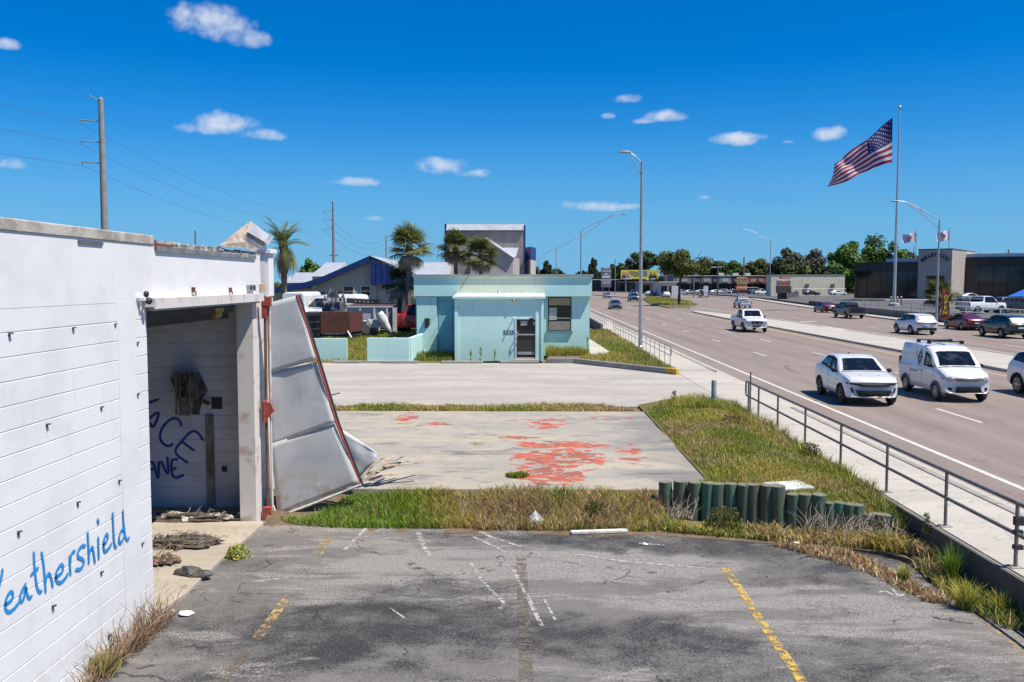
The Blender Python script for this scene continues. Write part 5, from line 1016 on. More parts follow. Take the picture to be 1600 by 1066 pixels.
class Car:
    """body lofted from a side profile; forward is -Y, origin on the ground at mid length"""
    def __init__(s, L, W, top, belt, wt, plan, bot=.24, bow=.22, rake=.0, sm=3):
        s.L, s.W = L, W; s.top = tbl(top, L, sm=sm); s.belt = tbl(belt, L, sm=sm); s.wt = tbl(wt, L, sm=4); s.plan = tbl(plan, L, sm=3); s.bot = tbl(bot if isinstance(bot, list) else [(0, bot+.06), (.1, bot), (.9, bot), (1, bot+.1)], L, sm=4); s.bow = bow; s.rake = rake
    def g(s, a, u): return float(np.interp(u, np.linspace(0, 1, 200), a))
    def D(s, p, u):
        x, y, z = p; w = s.W/2; q = (x/w)**2
        f0 = max(0, 1-u/.16); f1 = max(0, 1-(1-u)/.12); y += s.bow*q*f0*f0-s.bow*.55*q*f1*f1
        y += s.rake*(z-.5)*max(0, 1-u/.1); return Vector((x, y, z))
    def sec(s, u):
        w = s.W/2*s.g(s.plan, u); zb, zs, zt, wt = s.g(s.bot, u), s.g(s.belt, u), s.g(s.top, u), s.W/2*s.g(s.wt, u)
        h = zs-zb; P = [(0, zb), (.80*w, zb), (.93*w, zb+.03), (.975*w, zb+.12*h), (w*.995, zb+.30*h), (w, zb+.55*h), (w*.992, zb+.80*h), (w*.965, zb+.93*h), (w*.93, zs)]
        e = (wt, zt-.05*min(1, (zt-zs)/.3)); b_ = P[-1]
        for k in (.33, .66, 1.): P.append((b_[0]+(e[0]-b_[0])*k+.012*math.sin(k*3.14), b_[1]+(e[1]-b_[1])*k))
        P += [(wt*.95, zt-.018*min(1, (zt-zs)/.3)), (wt*.75, zt+.004), (wt*.4, zt+.014), (0, zt+.018)]; return P
    def side(s, u, h):           # point on the greenhouse side: h 0 at belt, 1 at roof edge
        P = s.sec(u); a = P[8]; e = P[11]; x = a[0]+(e[0]-a[0])*h+.012*math.sin(min(1, h)*3.14); return s.D((x, (u-.5)*s.L, a[1]+(e[1]-a[1])*h), u)
    def flank(s, u, z):          # point on the lower body side at height z
        P = s.sec(u)[1:9]; x = float(np.interp(z, [p[1] for p in P], [p[0] for p in P])); return s.D((x, (u-.5)*s.L, z), u)
    def roof(s, u, c):           # point on the top surface: c -1..1 across
        P = s.sec(u); xs = [p[0] for p in P[11:]][::-1]; zs = [p[1] for p in P[11:]][::-1]; x = abs(c)*P[11][0]; z = float(np.interp(x, xs, zs)); return s.D((math.copysign(x, c), (u-.5)*s.L, z), u)
    def body(s, wheels, wr, dark, bed=None, n=46):
        us = np.concatenate([[0, .004, .012, .024], np.linspace(.04, .96, n), [.976, .988, .996, 1]]); vs = []; fs = []; m = None
        for u in us:
            P = s.sec(u); ring = [(-x, z) for x, z in P[::-1]]+[(x, z) for x, z in P[1:-1]]; m = len(ring)
            k = 1-.02*(u < .004 or u > .996)
            for x, z in ring: vs.append(s.D((x*k, (u-.5)*s.L, z), u))
        for i in range(len(us)-1):
            for j in range(m): fs.append((i*m+j, i*m+(j+1) % m, (i+1)*m+(j+1) % m, (i+1)*m+j))
        # end caps as cross strips (ring is symmetric about index 0 / mid)
        h = len(P)-1
        for base, fl in ((0, 0), ((len(us)-1)*m, 1)):
            # left side indices 0(top centre)..h(bottom centre); right: h..2h-1
            L_ = [base+k for k in range(h+1)]; R_ = [base+(0 if k == 0 else (2*h-k) % m) for k in range(h+1)]
            for k in range(h):
                q = [L_[k], L_[k+1], R_[k+1], R_[k]]; q2 = []
                for a in q:
                    if a not in q2: q2.append(a)
                fs.append(tuple(q2 if fl == 0 else q2[::-1]))
        mb = MB(); mb.add(vs, fs); me = mb.mesh('body', [P_white, dark])
        bm = bmesh.new(); bm.from_mesh(me); bmesh.ops.remove_doubles(bm, verts=bm.verts, dist=.0005); bmesh.ops.recalc_face_normals(bm, faces=bm.faces); bm.to_mesh(me); bm.free()
        ob = link('tmp', me); cb = MB()
        for wy in wheels:
            for sd in (-1, 1):
                xo = s.W/2*sd; ci = MB(); x0, x1 = sorted((xo-sd*.30, xo+sd*.2)); nn = 24
                ring = [(math.cos(a)*wr, math.sin(a)*wr) for a in np.linspace(0, 6.283, nn, endpoint=False)]
                V = [(x0, wy+a, wr*.86+c) for a, c in ring]+[(x1, wy+a, wr*.86+c) for a, c in ring]
                cb.add(V, [tuple(range(nn))[::-1], tuple(range(nn, 2*nn))]+[(k, (k+1) % nn, nn+(k+1) % nn, nn+k) for k in range(nn)], 1)
        if bed: cb.box(*bed, mi=1)
        cm = cb.mesh('cut', [P_white, dark]); bm = bmesh.new(); bm.from_mesh(cm); bmesh.ops.recalc_face_normals(bm, faces=bm.faces); bm.to_mesh(cm); bm.free()
        co = link('cut', cm); md = ob.modifiers.new('b', 'BOOLEAN'); md.operation = 'DIFFERENCE'; md.object = co; md.solver = 'EXACT'
        dg = bpy.context.evaluated_depsgraph_get(); r = bpy.data.meshes.new_from_object(ob.evaluated_get(dg)); bpy.data.objects.remove(ob); bpy.data.objects.remove(co)
        r.polygons.foreach_set('use_smooth', [True]*len(r.polygons)); r.set_sharp_from_angle(angle=R(38)); r.name = 'body'; return r
def gridpatch(fn, n, m, off, flip=False):
    """sheet over fn(a,b), lifted off along its own normals, with a rim going back down"""
    P = [[fn(i/n, j/m) for i in range(n+1)] for j in range(m+1)]; vs = []; fs = []
    for j in range(m+1):
        for i in range(n+1):
            a = P[j][min(i+1, n)]-P[j][max(i-1, 0)]; c = P[min(j+1, m)][i]-P[max(j-1, 0)][i]; nn = a.cross(c)
            nn = nn.normalized() if nn.length > 1e-9 else Vector((0, 0, 1)); nn = -nn if flip else nn; edge = (i in (0, n) or j in (0, m)) and off > .005; vs.append(P[j][i]+nn*(off if not edge else -.004))
    for j in range(m):
        for i in range(n):
            k = j*(n+1)+i; f = (k, k+1, k+n+2, k+n+1); fs.append(f if not flip else f[::-1])
    return vs, fs
def lerp4(q, a, b): # q: bl, br, tr, tl in 2D
    return tuple((q[0][k]*(1-a)+q[1][k]*a)*(1-b)+(q[3][k]*(1-a)+q[2][k]*a)*b for k in (0, 1))
def make_type(car, spec):
    """shared meshes of one kind of car: list of (part name, mesh, slot kind, location, children)"""
    out = []; L, W = car.L, car.W; wheels = [(u-.5)*L for u in spec['wheels']]; wr = spec['wr']
    out.append(('body', car.body(wheels, wr*1.16, M_under, spec.get('bed')), 'paint', (0, 0, 0), []))
    def pane(name, fn, n, m, flip, m_=M_cglass, off=.007):
        mb = MB(); mb.add(*gridpatch(fn, n, m, off, flip)); out.append((name, mb.mesh(name, m_, smooth=60), None, (0, 0, 0), []))
    ws = spec['windshield']; pane('windshield', lambda a, b_: car.roof(ws[0]+(ws[1]-ws[0])*b_, (2*a-1)*(ws[2]+(ws[3]-ws[2])*b_)), 8, 6, False)
    rw = spec['rear_window']; pane('rear_window', lambda a, b_: car.roof(rw[0]+(rw[1]-rw[0])*b_, (2*a-1)*(rw[2]+(rw[3]-rw[2])*b_)), 8, 5, False)
    sq = spec['side']; u0 = min(q[0][0] for q in sq)-.012; u1 = max(q[1][0] for q in sq)+.012; ut0 = min(q[3][0] for q in sq)-.012; ut1 = max(q[2][0] for q in sq)+.010; h0 = min(sq[0][0][1], 0)-.05; h1 = sq[-1][1][1]-.05; k1 = min(1.0, sq[0][3][1]+.05)
    for sd in (-1, 1):
        def fnt(a, b_, sd=sd):
            u, h = lerp4([(u0, h0), (u1, h1), (ut1, k1), (ut0, k1)], a, b_); p = car.side(u, h); p.x *= sd; return p
        pane('window_surround', fnt, 14, 6, sd < 0, M_trim, .003)
    cu = ws[0]; pane('cowl', lambda a, b_: car.roof(cu-.012+.012*b_, (2*a-1)*.96), 8, 1, False, M_trim, .004)
    for sd in (-1, 1):
        def fnh(a, b_, sd=sd): return car.roof(.03+(cu-.045)*b_, sd*(.93+.02*a+.0*b_))
        pane('hood_gap', fnh, 1, 10, sd < 0, M_seam, .0035)
    for q in spec['side']:
        for sd in (-1, 1):
            def fn(a, b_, q=q, sd=sd):
                u, h = lerp4(q, a, b_); p = car.side(u, h); p.x *= sd; return p
            pane('side_window', fn, 6, 4, sd < 0)
    for nm, q, mt in spec.get('flank', []):
        for sd in (-1, 1):
            def fn(a, b_, q=q, sd=sd):
                u, z = lerp4(q, a, b_); p = car.flank(u, z); p.x *= sd; return p
            pane(nm, fn, 8 if nm != 'door_seam' else 1, 2 if nm != 'door_seam' else 6, sd < 0, mt, .012 if nm != 'door_seam' else .004)
    for nm, q, mt, sym in spec.get('front', []):          # quads in x,z on the nose
        for sd in ((1, -1) if sym else (1,)):
            def fn(a, b_, q=q, sd=sd): x, z = lerp4(q, a, b_); return car.D((x*sd, -L/2-.004, z), 0)
            pane(nm, fn, 8, 3, sd < 0, mt, .014)
    for nm, q, mt, sym in spec.get('rear', []):
        for sd in ((1, -1) if sym else (1,)):
            def fn(a, b_, q=q, sd=sd): x, z = lerp4(q, a, b_); return car.D((x*sd, L/2+.004, z), 1)
            pane(nm, fn, 6, 3, sd > 0, mt, .014)
    for nm, q, mt, sym in spec.get('hood', []):           # (u,c) patches on the top surface
        for sd in ((1, -1) if sym else (1,)):
            def fn(a, b_, q=q, sd=sd): u, c = lerp4(q, a, b_); return car.roof(u, c*sd)
            pane(nm, fn, 6, 3, sd > 0, mt, .008)
    if spec.get('arch'):
        for wy in wheels:
            for sd in (-1, 1):
                mb = MB(); pts = []
                for k in range(13):
                    a = math.pi*(-.06+1.12*k/12); y, z = wy+math.cos(a)*wr*1.22, wr*.9+math.sin(a)*wr*1.22; p = car.flank(min(.995, max(.005, y/L+.5)), max(z, .26)); pts.append((p.x*sd, y, z))
                mb.tube(pts, spec.get('arch_r', .055), 6); out.append(('wheel_arch', mb.mesh('wheel_arch', spec['arch'], smooth=50), None, (0, 0, 0), []))
    ty, rm = wheel_mesh(wr, .215, spec.get('rim', M_rim), spec.get('spokes', 5))
    for wy in wheels:
        for sd in (-1, 1): out.append(('wheel', ty, None, (sd*(W/2-.10), wy, wr, 0 if sd > 0 else math.pi), [('rim', rm)]))
    mu = spec.get('mirror', .30)
    p = car.side(mu, .08); pm = MB().blob((.13, 0, .02), (.10, .07, .075), 2, 0).box(0, .1, -.02, .02, -.03, .01).mesh('mirror', spec.get('mirror_mat', M_trim), smooth=50)
    for sd in (-1, 1): out.append(('mirror', pm, None, (sd*(p.x-.02), p.y, p.z+.05, 0 if sd > 0 else math.pi), []))
    for nm, me, loc in spec.get('extra', []): out.append((nm, me, None, loc, []))
    return out
def place(kind, label, cat, x, y, rz, pm, z=0., group=None, name=None, sc=1.0, rimm=None):
    r = thing(name or kind, label, cat, (x, y, z), rz, group); r.scale = (sc,)*3
    for nm, me, slot, loc, ch in TYPES[kind]:
        if slot == 'paint':
            me = me.copy(); me.materials[0] = pm
        o = link(nm, me, r); o.location = loc[:3]
        if len(loc) > 3: o.rotation_euler.z = loc[3]
        for cn, cm in ch: link(cn, cm, o)
    return r
def seams(us, z0, z1): return [('door_seam', [(u, z0), (u+.0035, z0), (u+.0035, z1), (u, z1)], M_seam) for u in us]
M_seam = mat('panel_gap', (.10, .10, .11))
TYPES = {}
plan = [(0, .86), (.03, .93), (.1, .985), (.2, 1), (.85, 1), (.95, .965), (1, .90)]
# crossover with sleek nose
c = Car(4.52, 1.85, [(0, .80), (.015, .92), (.06, .98), (.27, 1.10), (.45, 1.54), (.55, 1.61), (.72, 1.58), (.86, 1.44), (.95, 1.16), (.985, 1.10), (1, .95)], [(0, .78), (.015, .90), (.06, .95), (.27, 1.04), (.6, 1.08), (.86, 1.16), (.96, 1.10), (1, .92)], [(0, .84), (.2, .90), (.28, .89), (.45, .755), (.75, .71), (.92, .70), (1, .80)], plan, .25, .30, .10)
TYPES['crossover'] = make_type(c, dict(wheels=(.19, .775), wr=.345, windshield=(.272, .462, 1.0, .97), rear_window=(.945, .86, .9, .9), side=[[(.315, .03), (.52, .02), (.51, .95), (.445, .95)], [(.535, .02), (.785, .20), (.74, .90), (.525, .95)]], mirror=.33,
    front=[('grille', [(.0, .70), (.50, .70), (.62, .78), (.0, .765)], M_trim, True), ('headlight', [(.48, .735), (.78, .755), (.79, .82), (.42, .79)], M_trim, True), ('badge_bar', [(-.46, .655), (.46, .655), (.48, .672), (-.48, .672)], M_trim, False), ('intake', [(-.52, .37), (.52, .37), (.62, .57), (-.62, .57)], M_trim, False), ('side_vent', [(.66, .46), (.71, .46), (.78, .64), (.69, .64)], M_trim, True), ('lower_lip', [(-.70, .315), (.70, .315), (.68, .34), (-.68, .34)], M_greytrim, False), ('lamp_strip', [(.52, .80), (.76, .81), (.765, .825), (.50, .815)], M_lamp, True)],
    rear=[('tail_light', [(.2, .95), (.8, .93), (.8, 1.0), (.2, 1.0)], M_tail, True), ('bumper', [(-.8, .34), (.8, .34), (.8, .52), (-.8, .52)], M_trim, False)], flank=[('sill', [(.27, .27), (.69, .27), (.69, .36), (.27, .36)], M_trim), ('headlight', [(.010, .75), (.065, .79), (.065, .83), (.010, .82)], M_trim)]+seams((.315, .525, .70), .38, 1.02), rim=M_rimd, arch_r=.03, spokes=5, arch=M_trim, hood=[('hood_vent', [(.12, .30), (.15, .36), (.15, .44), (.13, .44)], M_greytrim, True)],
    extra=[('antenna', MB().prismy([(-.02, 0), (.02, 0), (.008, .07), (-.008, .05)], -.06, .06).mesh('antenna', M_trim), (0, .75, 1.585))]))
# tall boxy SUV
c = Car(4.65, 1.88, [(0, .84), (.015, .98), (.06, 1.03), (.25, 1.12), (.40, 1.58), (.5, 1.68), (.78, 1.66), (.90, 1.58), (.965, 1.22), (.99, 1.12), (1, .95)], [(0, .82), (.015, .96), (.06, 1.0), (.25, 1.06), (.6, 1.10), (.92, 1.16), (.98, 1.10), (1, .92)], [(0, .85), (.2, .90), (.27, .89), (.42, .77), (.85, .74), (.95, .76), (1, .82)], plan, .27, .24, .05)
TYPES['suv'] = make_type(c, dict(wheels=(.19, .785), wr=.36, windshield=(.258, .415, 1.0, .97), rear_window=(.965, .898, .92, .92), side=[[(.285, .03), (.50, .02), (.495, .94), (.405, .94)], [(.512, .02), (.72, .04), (.71, .94), (.508, .94)], [(.735, .06), (.88, .30), (.85, .92), (.725, .94)]], mirror=.31,
    front=[('grille', [(-.45, .66), (.45, .66), (.5, .82), (-.5, .82)], M_trim, False), ('headlight', [(.52, .74), (.79, .76), (.80, .86), (.5, .84)], M_lamp, True), ('intake', [(-.6, .38), (.6, .38), (.64, .54), (-.64, .54)], M_trim, False)],
    rear=[('tail_light', [(.42, .92), (.81, .92), (.81, 1.03), (.45, 1.0)], M_tail, True), ('bumper', [(-.80, .38), (.80, .38), (.81, .60), (-.81, .60)], M_trim, False), ('number_plate', [(-.2, .72), (.2, .72), (.2, .84), (-.2, .84)], M_plate, False)], flank=[('sill', [(.26, .29), (.71, .29), (.71, .40), (.26, .40)], M_trim)]+seams((.29, .506, .72), .42, 1.05), arch=M_trim, spokes=6))
# sedan
c = Car(4.75, 1.82, [(0, .62), (.015, .72), (.06, .80), (.26, .95), (.43, 1.37), (.53, 1.44), (.66, 1.42), (.85, 1.12), (.92, 1.07), (.985, 1.03), (1, .85)], [(0, .60), (.015, .70), (.06, .77), (.26, .90), (.6, .94), (.85, 1.02), (.985, 1.0), (1, .83)], [(0, .83), (.2, .89), (.28, .88), (.45, .72), (.68, .69), (.84, .82), (1, .84)], plan, .20, .26, .08)
TYPES['sedan'] = make_type(c, dict(wheels=(.19, .79), wr=.325, windshield=(.268, .445, 1.0, .97), rear_window=(.85, .67, .95, .95), side=[[(.315, .03), (.52, .03), (.51, .93), (.44, .93)], [(.535, .03), (.76, .10), (.68, .92), (.525, .93)]], mirror=.335,
    front=[('grille', [(-.4, .50), (.4, .50), (.5, .62), (-.5, .62)], M_trim, False), ('headlight', [(.50, .58), (.76, .60), (.77, .68), (.48, .66)], M_lamp, True), ('intake', [(-.55, .28), (.55, .28), (.5, .40), (-.5, .40)], M_trim, False)],
    rear=[('tail_light', [(.4, .82), (.79, .80), (.79, .92), (.42, .92)], M_tail, True), ('number_plate', [(-.22, .60), (.22, .60), (.22, .72), (-.22, .72)], M_plate, False), ('bumper', [(-.7, .28), (.7, .28), (.66, .40), (-.66, .40)], M_trim, False)], flank=seams((.30, .525, .72), .30, .9), spokes=7))
# full-size crew pickup
c = Car(5.6, 1.99, [(0, .96), (.012, 1.12), (.05, 1.17), (.235, 1.24), (.335, 1.80), (.40, 1.92), (.55, 1.91), (.60, 1.86), (.635, 1.34), (.645, 1.32), (.985, 1.32), (1, 1.28)], [(0, .94), (.012, 1.10), (.05, 1.14), (.235, 1.19), (.6, 1.22), (.65, 1.28), (.985, 1.28), (1, 1.24)], [(0, .86), (.2, .90), (.25, .89), (.36, .79), (.58, .78), (.65, .92), (1, .92)], [(0, .90), (.03, .95), (.1, .99), (.2, 1), (.9, 1), (1, .985)], .36, .16, .02, sm=1)
TYPES['pickup'] = make_type(c, dict(wheels=(.175, .79), wr=.40, bed=(-.80, .80, .70, 2.68, .85, 1.6), windshield=(.243, .345, 1.0, .97), rear_window=(.628, .600, .88, .9), side=[[(.262, .04), (.425, .03), (.42, .93), (.345, .93)], [(.438, .03), (.585, .03), (.575, .93), (.433, .93)]], mirror=.285,
    front=[('grille', [(-.42, .74), (.42, .74), (.45, .98), (-.45, .98)], M_trim, False), ('grille_bar', [(.12, .74), (.2, .74), (.36, .98), (.26, .98)], M_chrome, True), ('headlight', [(.48, .80), (.84, .80), (.85, .98), (.50, .98)], M_lamp, True), ('bumper_slot', [(-.36, .50), (.36, .50), (.36, .62), (-.36, .62)], M_trim, False), ('fog_light', [(.62, .52), (.74, .52), (.74, .60), (.62, .60)], M_trim, True)],
    rear=[('tail_light', [(.82, .80), (.97, .80), (.97, 1.18), (.82, 1.18)], M_tail, True), ('bumper', [(-.92, .50), (.92, .50), (.92, .66), (-.92, .66)], M_chrome, False), ('tailgate_seam', [(-.76, .70), (.76, .70), (.76, .72), (-.76, .72)], M_trim, False)], flank=seams((.27, .432, .59), .45, 1.15), arch=M_trim, spokes=6))
# compact high-roof van
c = Car(4.6, 1.80, [(0, .86), (.012, 1.0), (.05, 1.06), (.19, 1.24), (.34, 1.80), (.43, 1.96), (.55, 2.02), (.90, 2.02), (.97, 1.97), (.985, 1.9), (1, 1.72)], [(0, .84), (.012, .98), (.05, 1.03), (.19, 1.16), (.34, 1.22), (.9, 1.24), (.985, 1.2), (1, 1.1)], [(0, .83), (.15, .89), (.22, .91), (.36, .84), (.55, .82), (.95, .80), (1, .74)], [(0, .88), (.03, .94), (.1, .985), (.2, 1), (.97, 1), (1, .96)], .30, .24, .06, sm=2)
rackm = MB()
for y in (-.35, .65):
    rackm.tube([(-.62, y, 0), (.62, y, 0)], .025, 6)
for x in (-.62, .62):
    for y in (-.35, .65): rackm.box(x-.05, x+.05, y-.08, y+.08, -.09, .03)
rackm.bar((-.5, .62, .0), (.1, -.3, .03), .16, .03)
TYPES['van'] = make_type(c, dict(wheels=(.175, .80), wr=.335, windshield=(.196, .355, 1.0, .94), rear_window=(.9998, .9995, .4, .4), side=[[(.235, -.10), (.44, -.02), (.43, .74), (.345, .74)]], mirror=.265, arch=M_greytrim,
    front=[('grille', [(-.42, .80), (.42, .80), (.50, .92), (-.50, .92)], M_greytrim, False), ('badge', [(-.07, .835), (.07, .835), (.07, .885), (-.07, .885)], M_chrome, False), ('headlight', [(.54, .80), (.76, .80), (.77, .94), (.60, .96)], M_lamp, True), ('intake', [(-.50, .38), (.50, .38), (.42, .60), (-.42, .60)], M_trim, False), ('fog_light', [(.58, .46), (.72, .46), (.72, .56), (.58, .56)], M_trim, True)],
    rear=[('tail_light', [(.76, .9), (.87, .9), (.87, 1.4), (.76, 1.4)], M_tail, True)], flank=seams((.235, .45, .70), .36, 1.2)+[('headlight', [(.010, .80), (.055, .84), (.085, 1.0), (.014, .92)], M_lamp), ('slide_rail', [(.72, 1.10), (.96, 1.10), (.96, 1.125), (.72, 1.125)], M_trim), ('door_handle', [(.50, 1.0), (.545, 1.0), (.545, 1.04), (.50, 1.04)], M_trim), ('door_handle', [(.43, 1.0), (.475, 1.0), (.475, 1.04), (.43, 1.04)], M_trim)],
    spokes=8, extra=[('roof_rack', rackm.mesh('roof_rack', M_trim, smooth=40), (0, .2, 2.13))]))
TYPES['van'] = [q for q in TYPES['van'] if q[0] != 'rear_window']
# ---- near carriageway, coming toward the camera (nose at -Y)
place('crossover', 'white crossover nearest the railing, white with black wheels', 'car', 12.1, 32.9, R(-3), P_white, name='crossover_car')
vn = place('van', 'white high roof delivery van with roof rack and diamond emblem', 'van', 15.78, 33.9, R(-2), P_white, name='delivery_van', sc=.965)
# emblem and lettering on the van side facing the camera (its right flank, -X side)
mb = MB()
for s_ in (.26, .17):
    q = [(0, s_*1.25), (s_*.8, 0), (0, -s_*1.25), (-s_*.8, 0)]
    for (a, c_), (d_, e) in zip(q, q[1:]+q[:1]): mb.bar((0, a, c_), (0, d_, e), .03, .012, up=(1, 0, 0))
mb.box(-.006, .006, -.05, .05, -.035, .035); em = mb.mesh('diamond_emblem', mat('slate_decal', (.14, .17, .22)))
p = c.side(.535, .38); o = link('diamond_emblem', em, vn); o.location = (-p.x-.012, p.y, p.z); o.rotation_euler = (0, R(10), 0)
mb = MB()
for k in range(9): mb.box(-.004, .004, k*.085, k*.085+.05, -.03*(1+k % 2), .03*(1+k % 3)*.6)
o = mb.build('faint_lettering', mat('pale_slate_decal', (.48, .51, .55)), vn); o.location = (-.905, p.y+.05, .95)
mb = MB().bar((0, 0, 0), (0, .02, .22), .035, .008, up=(1, 0, 0)).bar((0, .02, .22), (0, -.14, .20), .035, .008, up=(1, 0, 0)).box(-.004, .004, .0, .05, -.12, -.07); o = mb.build('faint_emblem', MATS['pale_slate_decal'], vn); o.location = (-p.x-.012, p.y+.42, p.z); o.rotation_euler = (0, R(10), 0)
place('suv', 'white SUV cut off by the right frame edge beside van', 'car', 19.9, 33.3, R(0), P_white, name='sport_utility_vehicle')
place('pickup', 'white crew cab pickup coming past the median', 'pickup', 19.5, 78.2, R(0), P_white, name='pickup_truck')
def far(kind, px, py, rz, pm, label, cat, name, z=0., Y=None, sc=1.0):
    p = G(px, py, z); place(kind, label, cat, p.x, p.y, rz, pm, z, name=name, sc=sc)
far('sedan', 961, 483, R(0), P_slate, 'grey blue sedan nearest in the left lane behind light pole', 'car', 'sedan_car')
far('suv', 990, 471, R(1), P_grey, 'grey SUV partly behind the tall light pole', 'car', 'sport_utility_vehicle', sc=1.1)
far('pickup', 990, 463.5, R(2), P_slate, 'dark pickup following behind the grey SUV', 'pickup', 'pickup_truck')
far('sedan', 949, 466, R(4), P_silver, 'silver sedan farthest in the left lane', 'car', 'sedan_car')
# ---- far carriageway, driving away (tails toward the camera)
far('pickup', 1160, 481.5, R(180), P_white, 'white pickup seen from behind beyond the oncoming white pickup', 'pickup', 'pickup_truck', sc=.95)
far('suv', 1429, 521.5, R(180), P_white, 'white SUV driving away beside the median', 'car', 'sport_utility_vehicle')
far('suv', 1568, 527, R(180), P_green, 'dark green SUV driving away at the right edge', 'car', 'sport_utility_vehicle', sc=1.04)
far('sedan', 1506, 515, R(180), P_red, 'dark red sedan driving away by the retaining wall', 'car', 'sedan_car')
far('pickup', 1326, 497, R(180), P_black, 'black pickup truck driving away mid road', 'pickup', 'pickup_truck')
far('sedan', 1288, 488, R(180), P_red, 'dark red car ahead of the black pickup', 'car', 'sedan_car')
far('suv', 1040, 466, R(180), P_white, 'white SUV driving away left of the island tree', 'car', 'sport_utility_vehicle')
far('pickup', 1099, 465, R(178), P_brown, 'dark pickup driving away right of the island tree', 'pickup', 'pickup_truck')
far('sedan', 1016, 462.5, R(150), P_white, 'small white car turning behind the island', 'car', 'sedan_car')
# ---- parked beyond the road
far('pickup', 1533, 490, R(112), P_white, 'white pickup parked behind the white rail at the dealer', 'pickup', 'pickup_truck', .80)
far('suv', 1583, 489, R(100), P_black, 'black boxy vehicle parked at the dealer right edge', 'car', 'sport_utility_vehicle', .80, sc=1.08)
far('sedan', 1516, 470.5, R(100), P_silver, 'silver sedan parked before the dealer glass front', 'car', 'sedan_car', .80)
far('sedan', 1268, 461.8, R(95), P_black, 'black car parked left before the cream wall', 'car', 'sedan_car', .5)
far('sedan', 1309, 461.8, R(98), P_white, 'white car parked right before the cream wall', 'car', 'sedan_car', .5)
PARK = [(1077, 459.5, 'sedan', P_silver, 'first silver car in the row before the strip mall'), (1096, 459, 'sedan', P_white, 'white car second in the strip mall row'), (1118, 459.5, 'sedan', P_silver, 'silver car third in the strip mall row'), (1134, 459.5, 'suv', P_white, 'white car left of the yellow black sign'), (1147, 459.5, 'suv', P_black, 'black car beside the posts of the yellow black sign'), (1178, 460.5, 'suv', P_black, 'dark car right of the yellow black sign'), (1187, 461, 'pickup', P_white, 'white truck right of the yellow black sign'), (1065, 461, 'suv', P_silver, 'silver car just right of the island tree trunk')]
for px, py, k, pm, lab in PARK: far(k, px, py, R(random.uniform(60, 120)), pm, lab, 'car', {'sedan': 'sedan_car', 'suv': 'sport_utility_vehicle', 'pickup': 'pickup_truck'}[k], .1)
for px, py, k, pm, lab in ((957, 453.5, 'pickup', P_brightred, 'red pickup parked under the blue smoke shop sign'), (933, 453.5, 'suv', P_white, 'white car parked by the mint building roof corner'), (941, 453.2, 'sedan', P_black, 'black car between white car and red pickup'), (972, 454, 'suv', P_black, 'black car parked right of the red pickup')): far(k, px, py, R(75), pm, lab, 'car', {'sedan': 'sedan_car', 'suv': 'sport_utility_vehicle', 'pickup': 'pickup_truck'}[k], .05)
# ================================================================== RIGHT AND FAR: dealership, strip mall, signs
def part2(name, mb, m, par, org, bevel=0, smooth=None):
    mb.v = [tuple(Vector(p)-Vector(org)) for p in mb.v]; return mb.build(name, m, par, smooth, bevel)
m, t, b, o = newmat('black_curtain_glass'); b.inputs['Base Color'].default_value = (.010, .012, .017, 1); b.inputs['Roughness'].default_value = .07; b.inputs['Specular IOR Level'].default_value = .55; M_bglass = m
M_tan = mat('tan_portal_render', (.40, .345, .31), (.35, .305, .275), 1, .85, world=True); M_mull = mat('black_mullion', (.015, .015, .017), rough=.5); M_white_fascia = mat('white_fascia', (.66, .66, .66), rough=.6)
Yd = 178.; fx = lambda px, Y=Yd: PY(px, 440, Y).x; fz = lambda py, Y=Yd: PY(800, py, Y).z
A_ = G(1433, 467.5, .8); TH = R(-37); dl = thing('glass_dealership', 'dark glass dealership with tan portal and arched lettering', 'building', (A_.x, A_.y, .8), TH)
def dpx(x, y): q_ = Matrix.Rotation(TH, 4, 'Z') @ Vector((x, y, 0))+A_; v_ = cam.rotation_euler.to_matrix().transposed() @ (q_-Vector((0, 0, CAMZ))); return CXP+v_.x/-v_.z*FPX
def solve(fn, lo, hi, target):
    for _ in range(50):
        mid = (lo+hi)/2
        if fn(mid) < target: lo = mid
        else: hi = mid
    return mid
PWd = solve(lambda x: dpx(x, 0), 2, 20, 1485.5); PD = solve(lambda y: dpx(PWd, y), 2, 120, 1520.5); RY = solve(lambda y: dpx(PWd, y), 1, 120, 1506.); LWd = solve(lambda x: dpx(-x, 2), 0, 60, 1e9) if False else 13.0
while dpx(-LWd, 2.0) > 1339: LWd += .25
PH = PY(1440, 391, A_.y).z-.8; WH = PY(1400, 409.5, A_.y+4).z-.8; WH2 = WH+1.0
def wing(x0, x1, Y, z1, nm, dpth):
    w_ = MB().box(x0, x1, Y+.4, Y+dpth, 0, z1).build(nm, M_mull, dl); n = max(2, int((x1-x0)/2.6))
    for i in range(n):
        a_ = x0+(x1-x0)*i/n; b_ = x0+(x1-x0)*(i+1)/n; MB().box(a_+.05, b_-.05, Y+.30, Y+.39, .2, z1-1.9).build('glass_panel', M_bglass, w_)
        MB().box(a_+.03, b_-.03, Y+.26, Y+.39, z1-1.8, z1-.15).build('fascia_panel', mat('black_fascia_panel', (.012, .012, .014), rough=.35), w_)
    return w_
wing(-LWd, 0, 2.0, WH, 'glass_wing', 14); wing(PWd, PWd+34, RY, WH2, 'glass_wing', 14)
MB().box(-LWd*.6, 0, 6, 14, WH, WH+.8).build('roof_edge', M_white_fascia, dl); MB().box(PWd+.05, PWd+34, RY+1, RY+14, WH2, WH2+.7).build('roof_edge', M_white_fascia, dl)
zo = PY(1460, 431, A_.y).z-.8
